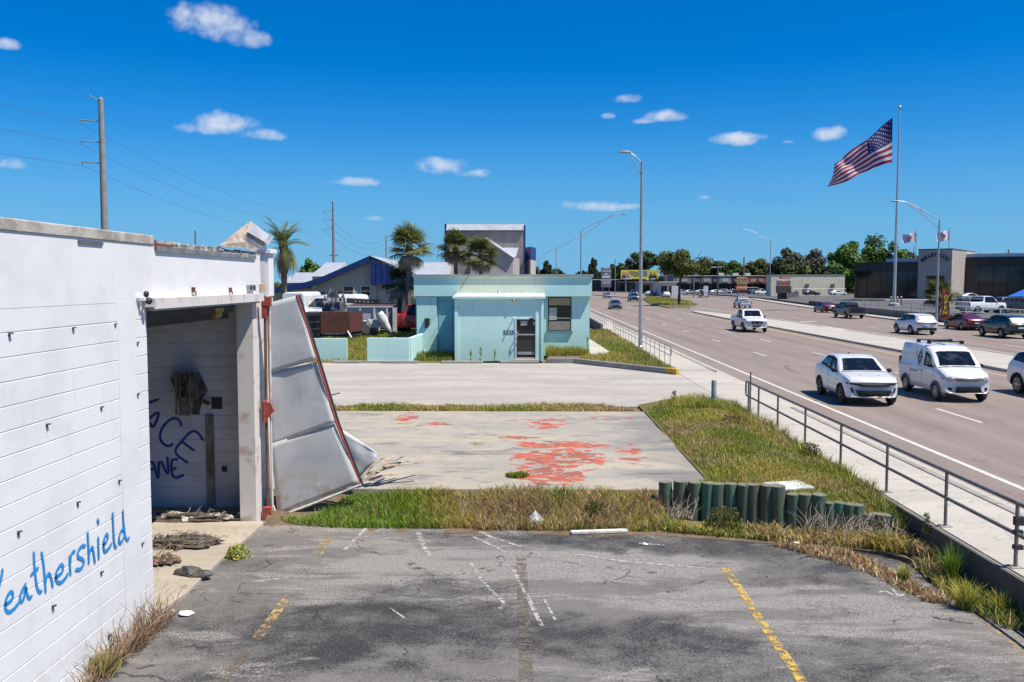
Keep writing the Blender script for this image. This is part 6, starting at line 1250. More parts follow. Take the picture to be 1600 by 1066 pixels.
MB().box(0, 1.5, 0, PD, 0, PH).box(PWd-1.2, PWd, 0, PD, 0, PH).box(1.5, PWd-1.2, 0, PD, zo, PH).build('portal', M_tan, dl); MB().box(-.06, PWd+.06, -.06, PD+.06, PH, PH+.22).build('portal_coping', mat('dark_coping', (.10, .095, .09)), dl)
MB().box(1.5, PWd-1.2, 5, 5.3, 0, zo).build('portal_back', M_tan, dl); MB().box(PWd*.55, PWd-1.25, 4.8, 4.98, .05, zo*.82).build('entrance_door', M_bglass, dl)
M_let = mat('dark_bronze_letters', (.022, .018, .018)); word = 'BULLET CITY'; n = len(word); zc = PH-2.2
for i, ch in enumerate(word):
    if ch != ' ': a = R(152-124*i/(n-1)); lettering(ch, .92, (PWd*.5+math.cos(a)*PWd*.42, -.08, zc-.75+math.sin(a)*1.9), (R(90), -(a-math.pi/2)*.8, 0), M_let, dl, .08, .02, 'raised_letter')
e_ = MB().lathe([(.5, -.1), (.5, 0), (.01, .01)], 16).build('emblem', mat('tan_emblem', (.42, .36, .30)), dl); e_.location = (PWd*.5, -.03, zc-.2); e_.rotation_euler.x = R(90)
# dealer front furniture
fp = G(1397, 478, .8); 
def pole_tube(name, h, r0, r1, m, par): return MB().tube([(0, 0, 0), (0, 0, h)], [r0, r1], 12).build(name, m, par, smooth=50)
M_alu = mat('aluminium_pole', (.50, .51, .53), (.42, .43, .45), 3, .4, .5)
H = PY(1398, 170, fp.y).z-.8; fl = thing('flagpole', 'very tall aluminium flagpole in the dealer lot', 'flagpole', (fp.x, fp.y, .8)); pole_tube('pole', H, .23, .10, M_alu, fl); MB().blob((0, 0, H+.2), .25, 2, 0).build('finial', M_alu, fl, smooth=50); MB().lathe([(.75, 0), (.75, .35), (.45, .5)], 14).build('base', M_walk, fl)
# the flag
m_red, m_wh, m_bl = mat('flag_red', (.36, .02, .05), rough=.8), mat('flag_white', (.72, .70, .76), rough=.8), mat('flag_blue', (.022, .022, .16), rough=.8)
def fnode(m_):    # cloth lets light through
    nt = NT(m_.node_tree); b_ = [n_ for n_ in nt.n if n_.type == 'BSDF_PRINCIPLED'][0]; o_ = [n_ for n_ in nt.n if n_.type == 'OUTPUT_MATERIAL'][0]; tr = nt.new('ShaderNodeBsdfTranslucent'); c_ = b_.inputs['Base Color'].links[0].from_socket; nt.l.new(c_, tr.inputs[0]); mx = nt.new('ShaderNodeMixShader'); mx.inputs[0].default_value = .5; nt.l.new(b_.outputs[0], mx.inputs[1]); nt.l.new(tr.outputs[0], mx.inputs[2]); nt.l.new(mx.outputs[0], o_.inputs[0])
for m_ in (m_red, m_wh, m_bl): fnode(m_)
fy = fp.y; q = [PY(1394.5, 184, fy), PY(1302, 259, fy), PY(1297, 293, fy), PY(1394, 254, fy)]   # hoist top, fly top, fly bottom, hoist bottom
ctop = [Vector((q[0].x, q[0].z)), Vector((PY(1360, 213, fy).x, PY(1360, 213, fy).z)), Vector((PY(1325, 240, fy).x, PY(1325, 240, fy).z)), Vector((q[1].x, q[1].z))]
cbot = [Vector((q[3].x, q[3].z)), Vector((PY(1366, 260, fy).x, PY(1366, 260, fy).z)), Vector((PY(1330, 281, fy).x, PY(1330, 281, fy).z)), Vector((q[2].x, q[2].z))]
def poly4(c, u):
    k = min(2, int(u*3)); f_ = u*3-k; return c[k].lerp(c[k+1], f_)
def flagP(u, v, wob=1.):
    p = poly4(ctop, u).lerp(poly4(cbot, u), v); w_ = wob*u**.5; yy = w_*(.75*math.sin(u*11+v*3.4)+.35*math.sin(u*19-v*5+1)); z = p.y+w_*.16*math.sin(u*14+v*6)+(-.35*w_*math.sin(u*6)*v*.5); return Vector((p.x, fy+yy, z))
fg = thing('national_flag', 'huge American flag streaming left from the tall pole', 'flag', (q[0].x, fy, q[0].z))
for s_ in range(13):
    for u0, u1, canton in ((0, .40, True), (.40, 1, False)):
        if canton and s_ < 7: continue
        mb = MB(); n = 14 if canton else 22; k = 3; vs = []; fs = []
        for j in range(k+1):
            for i in range(n+1): vs.append(flagP(u0+(u1-u0)*i/n, (s_+j/k)/13)-Vector(fg.location))
        for j in range(k):
            for i in range(n): a = j*(n+1)+i; fs.append((a, a+1, a+n+2, a+n+1))
        mb.add(vs, fs).build('stripe', m_red if s_ % 2 == 0 else m_wh, fg, smooth=80)
vs = []; fs = []; n, k = 14, 14
for j in range(k+1):
    for i in range(n+1): vs.append(flagP(.40*i/n, 7/13*j/k)-Vector(fg.location))
for j in range(k):
    for i in range(n): a = j*(n+1)+i; fs.append((a, a+1, a+n+2, a+n+1))
MB().add(vs, fs).build('canton', m_bl, fg, smooth=80)
for row in range(9):
    for col_ in range(6 if row % 2 == 0 else 5):
        uc = .40*((col_*2+1+(row % 2))/12); vc = 7/13*((row+1)/10); sv = []
        for sd in (-.025, .025):
            st = []
            for i in range(10):
                a = math.pi/2+i*math.pi/5; r_ = .030 if i % 2 == 0 else .0125; st.append(flagP(uc+r_*.55*math.cos(a), vc-r_*math.sin(a))+Vector((0, sd, 0))-Vector(fg.location))
            sv.append(st)
        mb = MB(); mb.add(sv[0]+[sum(sv[0], Vector())/10], [(i, (i+1) % 10, 10) for i in range(10)]); mb.add(sv[1]+[sum(sv[1], Vector())/10], [((i+1) % 10, i, 10) for i in range(10)]); mb.build('star', m_wh, fg)
# pipe guards round the flagpole, small flags
for i, (px, py) in enumerate(((1392, 474), (1402, 474), (1408, 473))):
    p = G(px, py+4, .8); o = MB().tube([(0, 0, 0), (0, 0, 1.15)], .09, 8).blob((0, 0, 1.2), .14, 1, 0, mi=1).build('guard_post', [mat('rusty_red_post', (.22, .06, .05)), M_white_fascia]); o.location = p; tag(o, ['left red guard post at the flagpole foot', 'middle red guard post at the flagpole foot', 'right red guard post at the flagpole foot'][i], 'post', 'guard posts at the flagpole')
for i, (px, x0_, y0_, y1_, mm, lab) in enumerate(((1429.5, 1408, 364, 379, mat('lilac_flag', (.62, .56, .64), (.45, .38, .5), 1.2), 'pale lilac flag left of the dealer portal'), (1481, 1462, 361, 377, mat('white_flag', (.7, .68, .7), (.35, .2, .22), .9, lo=.55, hi=.62), 'white emblem flag above the dealer portal'))):
    Y = 186.; p = PY(px, 440, Y); h = PY(px, y0_-5, Y).z; t_ = thing('roof_flag', lab, 'flag', (p.x, Y, .8)); MB().tube([(0, 0, 0), (0, 0, h-.8)], .07, 6).build('mast', M_alu, t_)
    mb = MB(); n = 12; k = 4; vs = []; fs = []; x1_ = PY(x0_, 440, Y).x-p.x; zt, zb_ = PY(px, y0_, Y).z-.8, PY(px, y1_, Y).z-.8
    for j in range(k+1):
        for ii in range(n+1): u, v_ = ii/n, j/k; vs.append((x1_*u, .35*math.sin(u*8+v_*2)*u, zt+(zb_-zt)*v_-.25*u*(1-v_)+.15*math.sin(u*6)))
    for j in range(k):
        for ii in range(n): a = j*(n+1)+ii; fs.append((a, a+1, a+n+2, a+n+1))
    MB().add(vs, fs).build('cloth', mm, t_, smooth=80); mb = MB(); w_ = abs(x1_); cx_ = x1_*.5; mb.prismy([(cx_-w_*.16, (zt+zb_)/2), (cx_, (zt+zb_)/2+.5), (cx_+w_*.16, (zt+zb_)/2), (cx_, (zt+zb_)/2-.55)], -.42, .42).build('emblem', mat('maroon_emblem', (.25, .12, .18)), t_)
# feather banner
p = G(1478, 500, .8); fbn = thing('feather_banner', 'tall red and black feather banner with yellow lettering', 'banner', (p.x-.4, p.y, .75)); fbn.scale = (.72, .72, .68); h = 4.2
prof = [(0, 0), (.95, .2), (1.0, 1.2), (.85, 2.6), (.55, h-.1), (.15, h), (0, h-.25)]
mb = MB(); mb.prismy(prof, -.02, .02).build('cloth', mat('banner_red_black', (.30, .045, .02), (.02, .015, .012), 1.6, .7), fbn); MB().prismy([(.12, .5), (.82, .6), (.62, h-.9), (.14, h-.8)], -.035, .035).build('black_field', mat('banner_black', (.03, .02, .015)), fbn)
for i, ch in enumerate('OPEN'[::1]): lettering(ch, .74, (.46-.02*i, -.045, h-1.15-.68*i), (R(90), 0, 0), mat('banner_yellow', (.62, .46, .04)), fbn, .01, .02, 'banner_letter')
MB().tube([(-.05, 0, -.3), (-.05, 0, h), (.1, 0, h+.05), (.4, 0, h-.05)], .02, 6).build('pole', M_trim, fbn)
# railings on the dealer wall
M_wr = mat('white_pipe_rail', (.58, .58, .57), rough=.5)
wr_ = thing('white_railing', 'white pipe railing ending in a loop before the parked pickup', 'railing', (43.4, 76, .82)); q0, q1 = 76., 93.
MB().tube([(0, 17, 1.0), (0, .15, 1.0), (0, 0, .85), (0, 0, .6), (0, .15, .5), (0, 17, .5)], .05, 8).build('rail_loop', M_wr, wr_, smooth=50)
for y in (1.2, 3.2, 6.4, 9.6, 12.8, 16.6): MB().tube([(0, y, 0), (0, y, 1.0)], .05, 8).build('post', M_wr, wr_, smooth=50)
gr = thing('pipe_fence', 'thin grey pipe fence along the dealer wall', 'fence', (43.6, 94, .82)); mb = MB(); fp0 = [(0, 0), (0, 5), (1.0, 25)]
for z_ in (.5, 1.0): MB().tube([(a, c_, z_) for a, c_ in fp0], .03, 6).build('rail', M_railw, gr)
for k in range(10): y = k*2.7; x = 0 if y < 5 else (y-5)/20; MB().tube([(x, y, 0), (x, y, 1.0)], .03, 6).build('post', M_railw, gr)
o = MB().lathe([(2.6, 0), (0.02, 1.1)], 4).lathe([(2.6, 0), (2.6, -.35)], 4).build('canopy_tent', mat('blue_tent', (.02, .14, .55), rough=.6)); p = G(1605, 490, .8); o.location = (p.x+3.6, p.y+6, 3.2-.6); tag(o, 'blue canopy tent peeking in at right edge', 'tent')
for s_ in ((-1.8, -1.8), (1.8, -1.8), (1.8, 1.8), (-1.8, 1.8)): MB().tube([(s_[0], s_[1], 0), (s_[0], s_[1], -2.0)], .04, 6).build('leg', M_alu, o)
o = MB().box(-4.5, 4.5, -.5, .5, 0, .2).build('white_kerb', M_white_fascia); p = G(1420, 469.5, .8); o.location = (p.x, p.y, .8); struct(o)
# cream commercial block with chain fence
Yc = 252.; cb = thing('cream_block_building', 'long blank cream walled building beyond the far lot', 'building', (fx(1262, Yc), Yc, .5)); OC = Vector(cb.location); M_creamw = mat('cream_wall', (.66, .60, .44), (.60, .55, .41), .6, .85, world=True)
part2('wall', MB().box(fx(1205, Yc), fx(1320, Yc), Yc, Yc+5, .2, fz(430.5, Yc)), M_creamw, cb, OC); part2('roof_edge', MB().box(fx(1205, Yc)-.1, fx(1320, Yc)+.1, Yc-.1, Yc+5, fz(430.5, Yc), fz(429.5, Yc)), mat('grey_edge', (.4, .38, .35)), cb, OC)
for a in (1261, 1301): p = PY(a, 446, Yc); part2('wall_vent', MB().box(p.x-.45, p.x+.45, Yc-.4, Yc, p.z-.5, p.z+.4), mat('dark_vent', (.12, .13, .14)), cb, OC)
cf = thing('chain_fence', 'thin chain fence in front of the cream wall', 'fence', (fx(1240, Yc-3), Yc-3, .5)); Lf = fx(1322, Yc-3)-fx(1240, Yc-3); MB().tube([(0, 0, 1.8), (Lf, 0, 1.8)], .05, 5).build('top_rail', M_grey_steel, cf)
for k in range(7): MB().tube([(Lf*k/6, 0, 0), (Lf*k/6, 0, 1.8)], .05, 5).build('post', M_grey_steel, cf)
# strip mall: units with their own fascia colours
Ys = 318.; sm_ = thing('strip_mall', 'long grey strip mall with dark shopfronts behind the road', 'building', (fx(1150, Ys), Ys, .1)); OS = Vector(sm_.location); zt_ = fz(431.5, Ys)
part2('block', MB().box(fx(1052, Ys), fx(1246, Ys), Ys+1.5, Ys+24, 0, zt_), mat('grey_mall_wall', (.17, .16, .15), (.13, .125, .12), .4, .85, world=True), sm_, OS); part2('roof_edge', MB().box(fx(1052, Ys), fx(1246, Ys), Ys-.2, Ys+24, zt_, zt_+.25), mat('pale_edge', (.52, .52, .52)), sm_, OS)
for a, c_, cc, nm in ((1052, 1080, (.20, .185, .17), 'grey'), (1080.3, 1096, (.06, .06, .065), 'black'), (1096.3, 1112, (.22, .20, .185), 'taupe'), (1112.3, 1124, (.05, .055, .07), 'navy'), (1124.3, 1142, (.25, .27, .28), 'ash'), (1142.3, 1166, (.07, .05, .05), 'umber'), (1166.3, 1199, (.26, .12, .10), 'brick red'), (1199.3, 1222, (.035, .04, .06), 'ink'), (1222.3, 1246, (.05, .05, .06), 'soot')):
    u_ = part2('shop_unit', MB().box(fx(a, Ys), fx(c_, Ys), Ys, Ys+1.48, fz(443, Ys), zt_-.05), mat('fascia_'+nm.replace(' ', '_'), cc, rough=.8), sm_, OS); w_ = fx(c_, Ys)-fx(a, Ys)
    part2('sign_board', MB().box(fx(a, Ys)+w_*.2, fx(c_, Ys)-w_*.2, Ys-.15, Ys-.02, fz(440.5, Ys), fz(435.5, Ys)), mat('sign_'+nm.replace(' ', '_'), tuple(min(.6, x*1.6+.06) for x in cc)), u_, OS)
    for k in range(3): part2('shop_window', MB().box(fx(a, Ys)+w_*(.06+.31*k), fx(a, Ys)+w_*(.32+.31*k), Ys+1.3, Ys+1.46, .3, fz(444, Ys)), M_glass, u_, OS)
part2('triangle_emblem', MB().prismy([(fx(1180, Ys), fz(441, Ys)), (fx(1187, Ys), fz(441, Ys)), (fx(1183.5, Ys), fz(434, Ys))], Ys-.3, Ys-.16), mat('dark_red_emblem', (.10, .04, .03)), sm_, OS)
part2('awning', MB().box(fx(1160, Ys-3), fx(1184, Ys-3), Ys-4, Ys-.2, fz(450, Ys-3), fz(449, Ys-3)), mat('pale_edge', (.52, .52, .52)), sm_, OS)
for i, a in enumerate((1090, 1130, 1153, 1172, 1214)): part2('roof_unit', MB().box(fx(a, Ys)-.9, fx(a, Ys)+.9, Ys+3, Ys+5, zt_+.2, zt_+1.1), mat('pale_roof_unit', (.5, .48, .46)), sm_, OS)
# yellow-and-black pylon sign
def pylon(name, label, Y, boxes, posts, pm=M_grey_steel):
    b0_ = boxes[0]; cx_ = PY((b0_[0]+b0_[2])/2, 440, Y).x; t_ = thing(name, label, 'sign', (cx_, Y, 0)); OO = Vector((cx_, Y, 0)); d = .35
    for i, (a, c_, d2, e, mm, nm) in enumerate(boxes): part2(nm, MB().box(fx(a, Y), fx(d2, Y), Y-d+.04*i, Y+d-.04*i, fz(e, Y), fz(c_, Y)), mm, t_, OO, .04)
    for a, zt2 in posts: part2('post', MB().tube([(fx(a, Y), Y+.1, 0), (fx(a, Y), Y+.1, fz(zt2, Y))], .14, 8), pm, t_, OO)
    return t_, OO
Ysg = 232.; M_sblack = mat('sign_black', (.02, .016, .012)); M_syel = mat('sign_yellow', (.62, .48, .14), rough=.6); M_sor = mat('sign_orange', (.55, .17, .09), (.6, .24, .15), .8, .6)
t_, OO = pylon('pylon_sign', 'black and yellow pylon sign with an orange panel', Ysg, [(1151, 434, 1166.5, 445, M_sblack, 'panel'), (1150, 446, 1167, 453.5, M_sor, 'orange_panel')], [(1154, 436), (1162.5, 436)])
for tx_, py, s_ in (('PAWN', 435.4, .9), ('GOLD &', 439.8, .85), ('LOANS', 443.2, .75)): lettering(tx_, s_, Vector((fx(1158.7, Ysg), Ysg-.4, fz(py, Ysg)))-OO, (R(90), 0, 0), M_syel, t_, .03, .01)
part2('crown', MB().prismy([(fx(1152, Ysg), fz(434, Ysg)), (fx(1166, Ysg), fz(434, Ysg)), (fx(1159, Ysg), fz(430, Ysg))], Ysg-.3, Ysg+.3), mat('mossy_crown', (.15, .16, .07)), t_, OO); part2('white_strip', MB().box(fx(1152, Ysg), fx(1165, Ysg), Ysg-.40, Ysg-.36, fz(450.6, Ysg), fz(449, Ysg)), mat('pale_pink_strip', (.7, .42, .34)), t_, OO)
# red winged sign on its dark cabinet
Yr = 205.; t_, OO = pylon('cabinet_sign', 'dark cabinet sign with red winged panel and yellow strip', Yr, [(1213, 447, 1236, 458, mat('dark_cabinet', (.06, .055, .05)), 'cabinet'), (1213, 436.5, 1236, 446.5, mat('white_panel', (.55, .53, .54)), 'panel'), (1218, 432, 1235, 435.5, mat('maroon_strip', (.30, .06, .05)), 'strip')], [(1216, 437), (1233, 437)])
part2('red_wings', MB().prismy([(fx(1214.5, Yr), fz(438.5, Yr)), (fx(1224.5, Yr), fz(440, Yr)), (fx(1234.5, Yr), fz(438.5, Yr)), (fx(1230, Yr), fz(445.7, Yr)), (fx(1219, Yr), fz(445.7, Yr))], Yr-.42, Yr-.34), mat('sign_red', (.48, .09, .05)), t_, OO)
part2('dark_lens', MB().disc((fx(1217, Yr), Yr-.44, fz(442.5, Yr)), .42, 12, 'y').disc((fx(1232, Yr), Yr-.44, fz(442.5, Yr)), .42, 12, 'y').disc((fx(1224.7, Yr), Yr-.46, fz(443.4, Yr)), .22, 10, 'y'), M_sblack, t_, OO)
part2('yellow_blocks', MB().box(fx(1221, Yr), fx(1224, Yr), Yr-.36, Yr-.30, fz(434.8, Yr), fz(432.8, Yr)).box(fx(1225, Yr), fx(1229, Yr), Yr-.36, Yr-.30, fz(434.8, Yr), fz(432.8, Yr)).box(fx(1230, Yr), fx(1233.5, Yr), Yr-.36, Yr-.30, fz(434.8, Yr), fz(432.8, Yr)), M_syel, t_, OO)
part2('foot', MB().box(fx(1216, Yr), fx(1230, Yr), Yr-.3, Yr+.5, 0, fz(458, Yr)-.02), M_trim, t_, OO); p = G(1240, 465, .4); o = MB().box(-1.2, 1.2, -.3, .3, 0, 1.4).box(-1.1, -.9, -.4, .4, 1.4, 1.7).box(.5, .7, -.4, .4, 1.4, 1.7).build('crate_stack', mat('grey_pallet', (.16, .15, .15), (.26, .25, .25), 1.5, .9)); o.location = p; tag(o, 'grey pallet stack right of the dark cabinet sign', 'pallets')
# yellow billboard
Ybb = 350.; t_ = thing('billboard', 'wide yellow billboard with pictured people behind light pole', 'billboard', (fx(1000, Ybb), Ybb, 0)); OB = Vector(t_.location); M_by = mat('billboard_yellow', (.72, .60, .06), (.66, .56, .10), .3, .6)
part2('panel', MB().box(fx(970, Ybb), fx(1028.5, Ybb), Ybb-.2, Ybb+.2, fz(436, Ybb), fz(422, Ybb)), M_by, t_, OB)
lettering('What\'s', 1.5, Vector((fx(992, Ybb), Ybb-.25, fz(425.6, Ybb)))-OB, (R(90), 0, 0), M_sblack, t_, .02, .03); lettering('That?', 1.5, Vector((fx(992, Ybb), Ybb-.25, fz(430, Ybb)))-OB, (R(90), 0, 0), M_sblack, t_, .02, .03)
for k, (a, sk, cl) in enumerate(((975, (.5, .3, .14), (.05, .045, .04)), (981, (.55, .34, .16), (.3, .26, .24)), (1017, (.42, .25, .1), (.02, .02, .03)), (1023, (.5, .32, .1), (.02, .02, .03)))):
    part2('portrait_print', MB().prismy([(fx(a-3.6, Ybb), fz(435.3, Ybb)), (fx(a-3, Ybb), fz(431.5, Ybb)), (fx(a, Ybb), fz(429.3, Ybb)), (fx(a+3, Ybb), fz(431.5, Ybb)), (fx(a+3.6, Ybb), fz(435.3, Ybb))], Ybb-.26-.01*k, Ybb-.22), mat('print_dark%d' % k, cl), t_, OB); part2('portrait_print', MB().disc((fx(a, Ybb), Ybb-.30, fz(427.3, Ybb)), .62, 12, 'y'), mat('print_skin%d' % k, sk), t_, OB)
part2('blue_square', MB().box(fx(1005, Ybb), fx(1011, Ybb), Ybb-.26, Ybb-.22, fz(431.5, Ybb), fz(423.5, Ybb)), mat('print_teal', (.08, .22, .28)), t_, OB); part2('white_strip', MB().box(fx(973, Ybb), fx(987, Ybb), Ybb-.32, Ybb-.30, fz(436.4, Ybb), fz(435, Ybb)).box(fx(1016, Ybb), fx(1024, Ybb), Ybb-.32, Ybb-.30, fz(436.4, Ybb), fz(435, Ybb)), M_white_fascia, t_, OB)
for a in (978, 999, 1020): part2('post', MB().tube([(fx(a, Ybb), Ybb+.4, 0), (fx(a, Ybb), Ybb+.4, fz(424, Ybb))], .3, 8), M_grey_steel, t_, OB)
# blue smoke shop sign
Ybl = 330.; M_sbl = mat('sign_navy', (.010, .022, .14)); M_sw = mat('sign_white', (.62, .63, .68)); t_, OO = pylon('shop_sign', 'tall navy and white smoke shop pylon sign', Ybl, [(939, 418, 955, 449, M_sbl, 'panel')], [(942, 430), (952, 430)])
for tx_, py, s_ in (('GLASS', 424, 1.1), ('SMOKE', 438.6, 1.15), ('SHOP', 442.6, 1.15)): lettering(tx_, s_, Vector((fx(947, Ybl), Ybl-.4, fz(py, Ybl)))-OO, (R(90), 0, 0), M_sw, t_, .03, .02)
part2('white_panel', MB().box(fx(941, Ybl), fx(953, Ybl), Ybl-.40, Ybl-.36, fz(434.2, Ybl), fz(431.5, Ybl)).box(fx(943, Ybl), fx(951, Ybl), Ybl-.40, Ybl-.36, fz(420, Ybl), fz(418.5, Ybl)), M_sw, t_, OO)
part2('figure_emblem', MB().prismy([(fx(943, Ybl), fz(431, Ybl)), (fx(947, Ybl), fz(426, Ybl)), (fx(951, Ybl), fz(431, Ybl)), (fx(947, Ybl), fz(429.4, Ybl))], Ybl-.40, Ybl-.36), M_sw, t_, OO)
# far low shops
def shop(label, Y, a, c_, py, col_, roof=None):
    t_ = thing('far_shop', label, 'building', (fx((a+c_)/2, Y), Y, 0), 0); OO = Vector(t_.location); z1 = fz(py, Y); part2('wall', MB().box(fx(a, Y), fx(c_, Y), Y, Y+14, -.05, z1), mat('shopwall_%d' % a, col_, rough=.85), t_, OO); n = max(2, int((fx(c_, Y)-fx(a, Y))/3.5)); w_ = (fx(c_, Y)-fx(a, Y))/n
    part2('roof', MB().box(fx(a, Y)-.5, fx(c_, Y)+.5, Y-1.5, Y+14.4, z1, z1+.3), mat('shoproof_%d' % a, roof or (.3, .3, .31)), t_, OO)
    for k in range(n): part2('shop_window', MB().box(fx(a, Y)+w_*(k+.15), fx(a, Y)+w_*(k+.85), Y-.06, Y-.005, .6, min(3.0, z1-.4)), M_glass, t_, OO)
shop('dark shopfront below the yellow billboard', 372., 966, 1004, 441, (.07, .075, .09), (.10, .12, .17)); shop('navy shop behind the smoke shop sign', 385., 918, 970, 437.5, (.03, .04, .09), (.5, .5, .52)); shop('grey canopied shop left of the island tree', 318., 1000, 1036, 441.5, (.20, .20, .20), (.30, .31, .33))
shop('pale cream kiosk behind the island tree', 262., 1031, 1057, 441.5, (.55, .52, .47), (.45, .47, .48)); shop('far white shed over the mint roof', 420., 845, 885, 438, (.5, .5, .5), (.62, .62, .62))
# ================================================================== LIGHT POLES, UTILITY POLES, TREES, YARD
M_lpole = mat('galvanised_light_pole', (.36, .365, .37), (.30, .305, .31), 2, .45, .4)
def lamp_post(label, x, y, h, arm, rise, z=0.1, short=False):
    t_ = thing('street_lamp', label, 'street lamp', (x, y, z), 0, 'street lamps along the road'); MB().tube([(0, 0, 0), (0, 0, h)], [.125, .075], 10).build('pole', M_lpole, t_, smooth=50); MB().lathe([(.22, 0), (.22, .12), (.15, .2)], 12).build('base', M_lpole, t_)
    if short:
        MB().tube([(0, 0, h-.1), (arm*.5, 0, h+rise*.55), (arm, 0, h+rise)], .035, 6).tube([(0, 0, h-.9), (arm*.8, 0, h+rise*.62)], .03, 6).build('arm', M_lpole, t_)
    else:
        MB().tube([(0, 0, h-.05), (arm*.5, 0, h+rise*.62), (arm*.82, 0, h+rise*.95), (arm, 0, h+rise)], .045, 6).tube([(0, 0, h-.9), (arm*.45, 0, h+rise*.36), (arm*.75, 0, h+rise*.86)], .04, 6).tube([(arm*.45, 0, h+rise*.36), (arm*.45, 0, h+rise*.57)], .03, 5).build('arm', M_lpole, t_)
    d = 1 if arm > 0 else -1; MB().blob((arm+.25*d, 0, h+rise-.03), (.42, .16, .10), 2, 0).build('lamp_head', mat('lamp_head_grey', (.30, .31, .33), rough=.5), t_, smooth=50); return t_
lamp_post('tall grey street lamp standing nearest in the planter grass', 7.15, 55.5, 11.45, -.8, .62, .15, True)
for px, Y, pt, ax, ay, lab in ((907.5, 115., 360, 972, 334, 'second street lamp with long arm behind the mint roof'), (869, 206., 387, 907, 372, 'third street lamp beyond the mint roof'), (842, 320., 402, 866, 389, 'farthest street lamp at the metal building')):
    p = PY(px, 440, Y); q = PY(ax, ay, Y); h = PY(px, pt, Y).z; lamp_post(lab, p.x, Y, h-.1, q.x-p.x, q.z-h)
for px, Y, pt, ax, ay, lab in ((1465, 90., 343, 1402, 314, 'street lamp arching left beside the flagpole'), (1203, 212., 376, 1160, 358, 'street lamp before the cream building')):
    p = PY(px, 440, Y); q = PY(ax, ay, Y); h = PY(px, pt, Y).z; lamp_post(lab, p.x, Y, h-.1, q.x-p.x, q.z-h)
# thin far poles
for px, y0_, Y, lab, r_ in ((961, 405, 300., 'thin pole in front of the red pickup', .14), (1121.5, 412, 270., 'pole in front of the strip mall', .22), (1162, 402, 330., 'dark pole over the trees behind the mall', .25), (1223, 415, 300., 'thin pole above the cabinet sign', .15), (1574, 390, 260., 'utility pole over the dealer roof', .2), (1040, 417, 280., 'pale pole left of the island tree', .2)):
    p = PY(px, 440, Y); h = PY(px, y0_, Y).z; o = MB().tube([(0, 0, 0), (0, 0, h)], r_, 8).build('utility_pole', mat('grey_pole', (.22, .21, .2)) if r_ < .21 else mat('dark_pole', (.09, .085, .08))); o.location = (p.x, Y, 0); tag(o, lab, 'pole')
    if px in (1121.5, 1574): MB().box(-3.5 if px < 1200 else -1.3, 1.2, -.1, .1, h-1.2, h-.9).build('cross_arm', mat('pale_arm', (.45, .44, .42)), o)
# concrete transmission poles and their wires
M_cpole = mat('spun_concrete_pole', (.27, .255, .245), (.22, .21, .2), 2, .8); M_wireb = mat('line_wire', (.10, .11, .13), rough=.5)
TP = []
for i, (px, Y, top) in enumerate(((166, 75., 155), (522, 171., 315), (604, 330., 368))):
    p = PY(px, 440, Y); h = PY(px, top, Y).z; t_ = thing('transmission_pole', ['tall concrete power pole rising behind the white warehouse', 'second concrete power pole over the blue gabled workshop', 'third power pole far behind the sabal palm'][i], 'power pole', (p.x, Y, 0), 0, 'transmission poles'); MB().tube([(0, 0, 0), (0, 0, h)], [.36, .2], 12).lathe([(.2, h), (.1, h+.15), (.01, h+.18)], 12).build('pole', M_cpole, t_, smooth=50)
    at = []
    for k in range(3):
        z_ = h-1.75-1.72*k; a = MB().tube([(0, 0, z_-.08), (-1.75, 0, z_+.06)], .05, 6).build('arm', M_cpole, t_); MB().tube([(-1.72, 0, z_+.05), (-1.72, 0, z_-.25)], .05, 6).build('insulator', M_cpole, a); at.append(Vector((p.x-1.72, Y, z_-.25)))
    MB().tube([(0, 0, h-.25), (-.95, 0, h+.35)], .04, 6).tube([(-.95, 0, h+.35), (-.98, 0, h+.15)], .04, 6).build('top_arm', M_cpole, t_); TP.append(at)
    if i == 1: MB().box(-.9, .9, -.1, .1, 9.2, 9.4).build('lower_cross_arm', M_cpole, t_)
def wire(label, a, c_, sag, r_=.013):
    n = 24; a = Vector(a); c_ = Vector(c_); P = [a.lerp(c_, k/n)-Vector((0, 0, sag*4*(k/n)*(1-k/n))) for k in range(n+1)]; o = MB().tube([p-a for p in P], r_, 4).build('power_line', M_wireb); o.location = a; tag(o, label, 'power line', 'transmission lines')
nm_ = ('top', 'middle', 'bottom')
for k in range(3):
    A = TP[0][k]; wire('%s wire leaving the tall concrete pole to the left' % nm_[k], A+Vector((0, -96, .3)), A, 1.6); wire('%s wire between the two concrete power poles' % nm_[k], A, TP[1][k], 2.2); wire('%s wire from second power pole into the distance' % nm_[k], TP[1][k], TP[2][k], 3., .03)
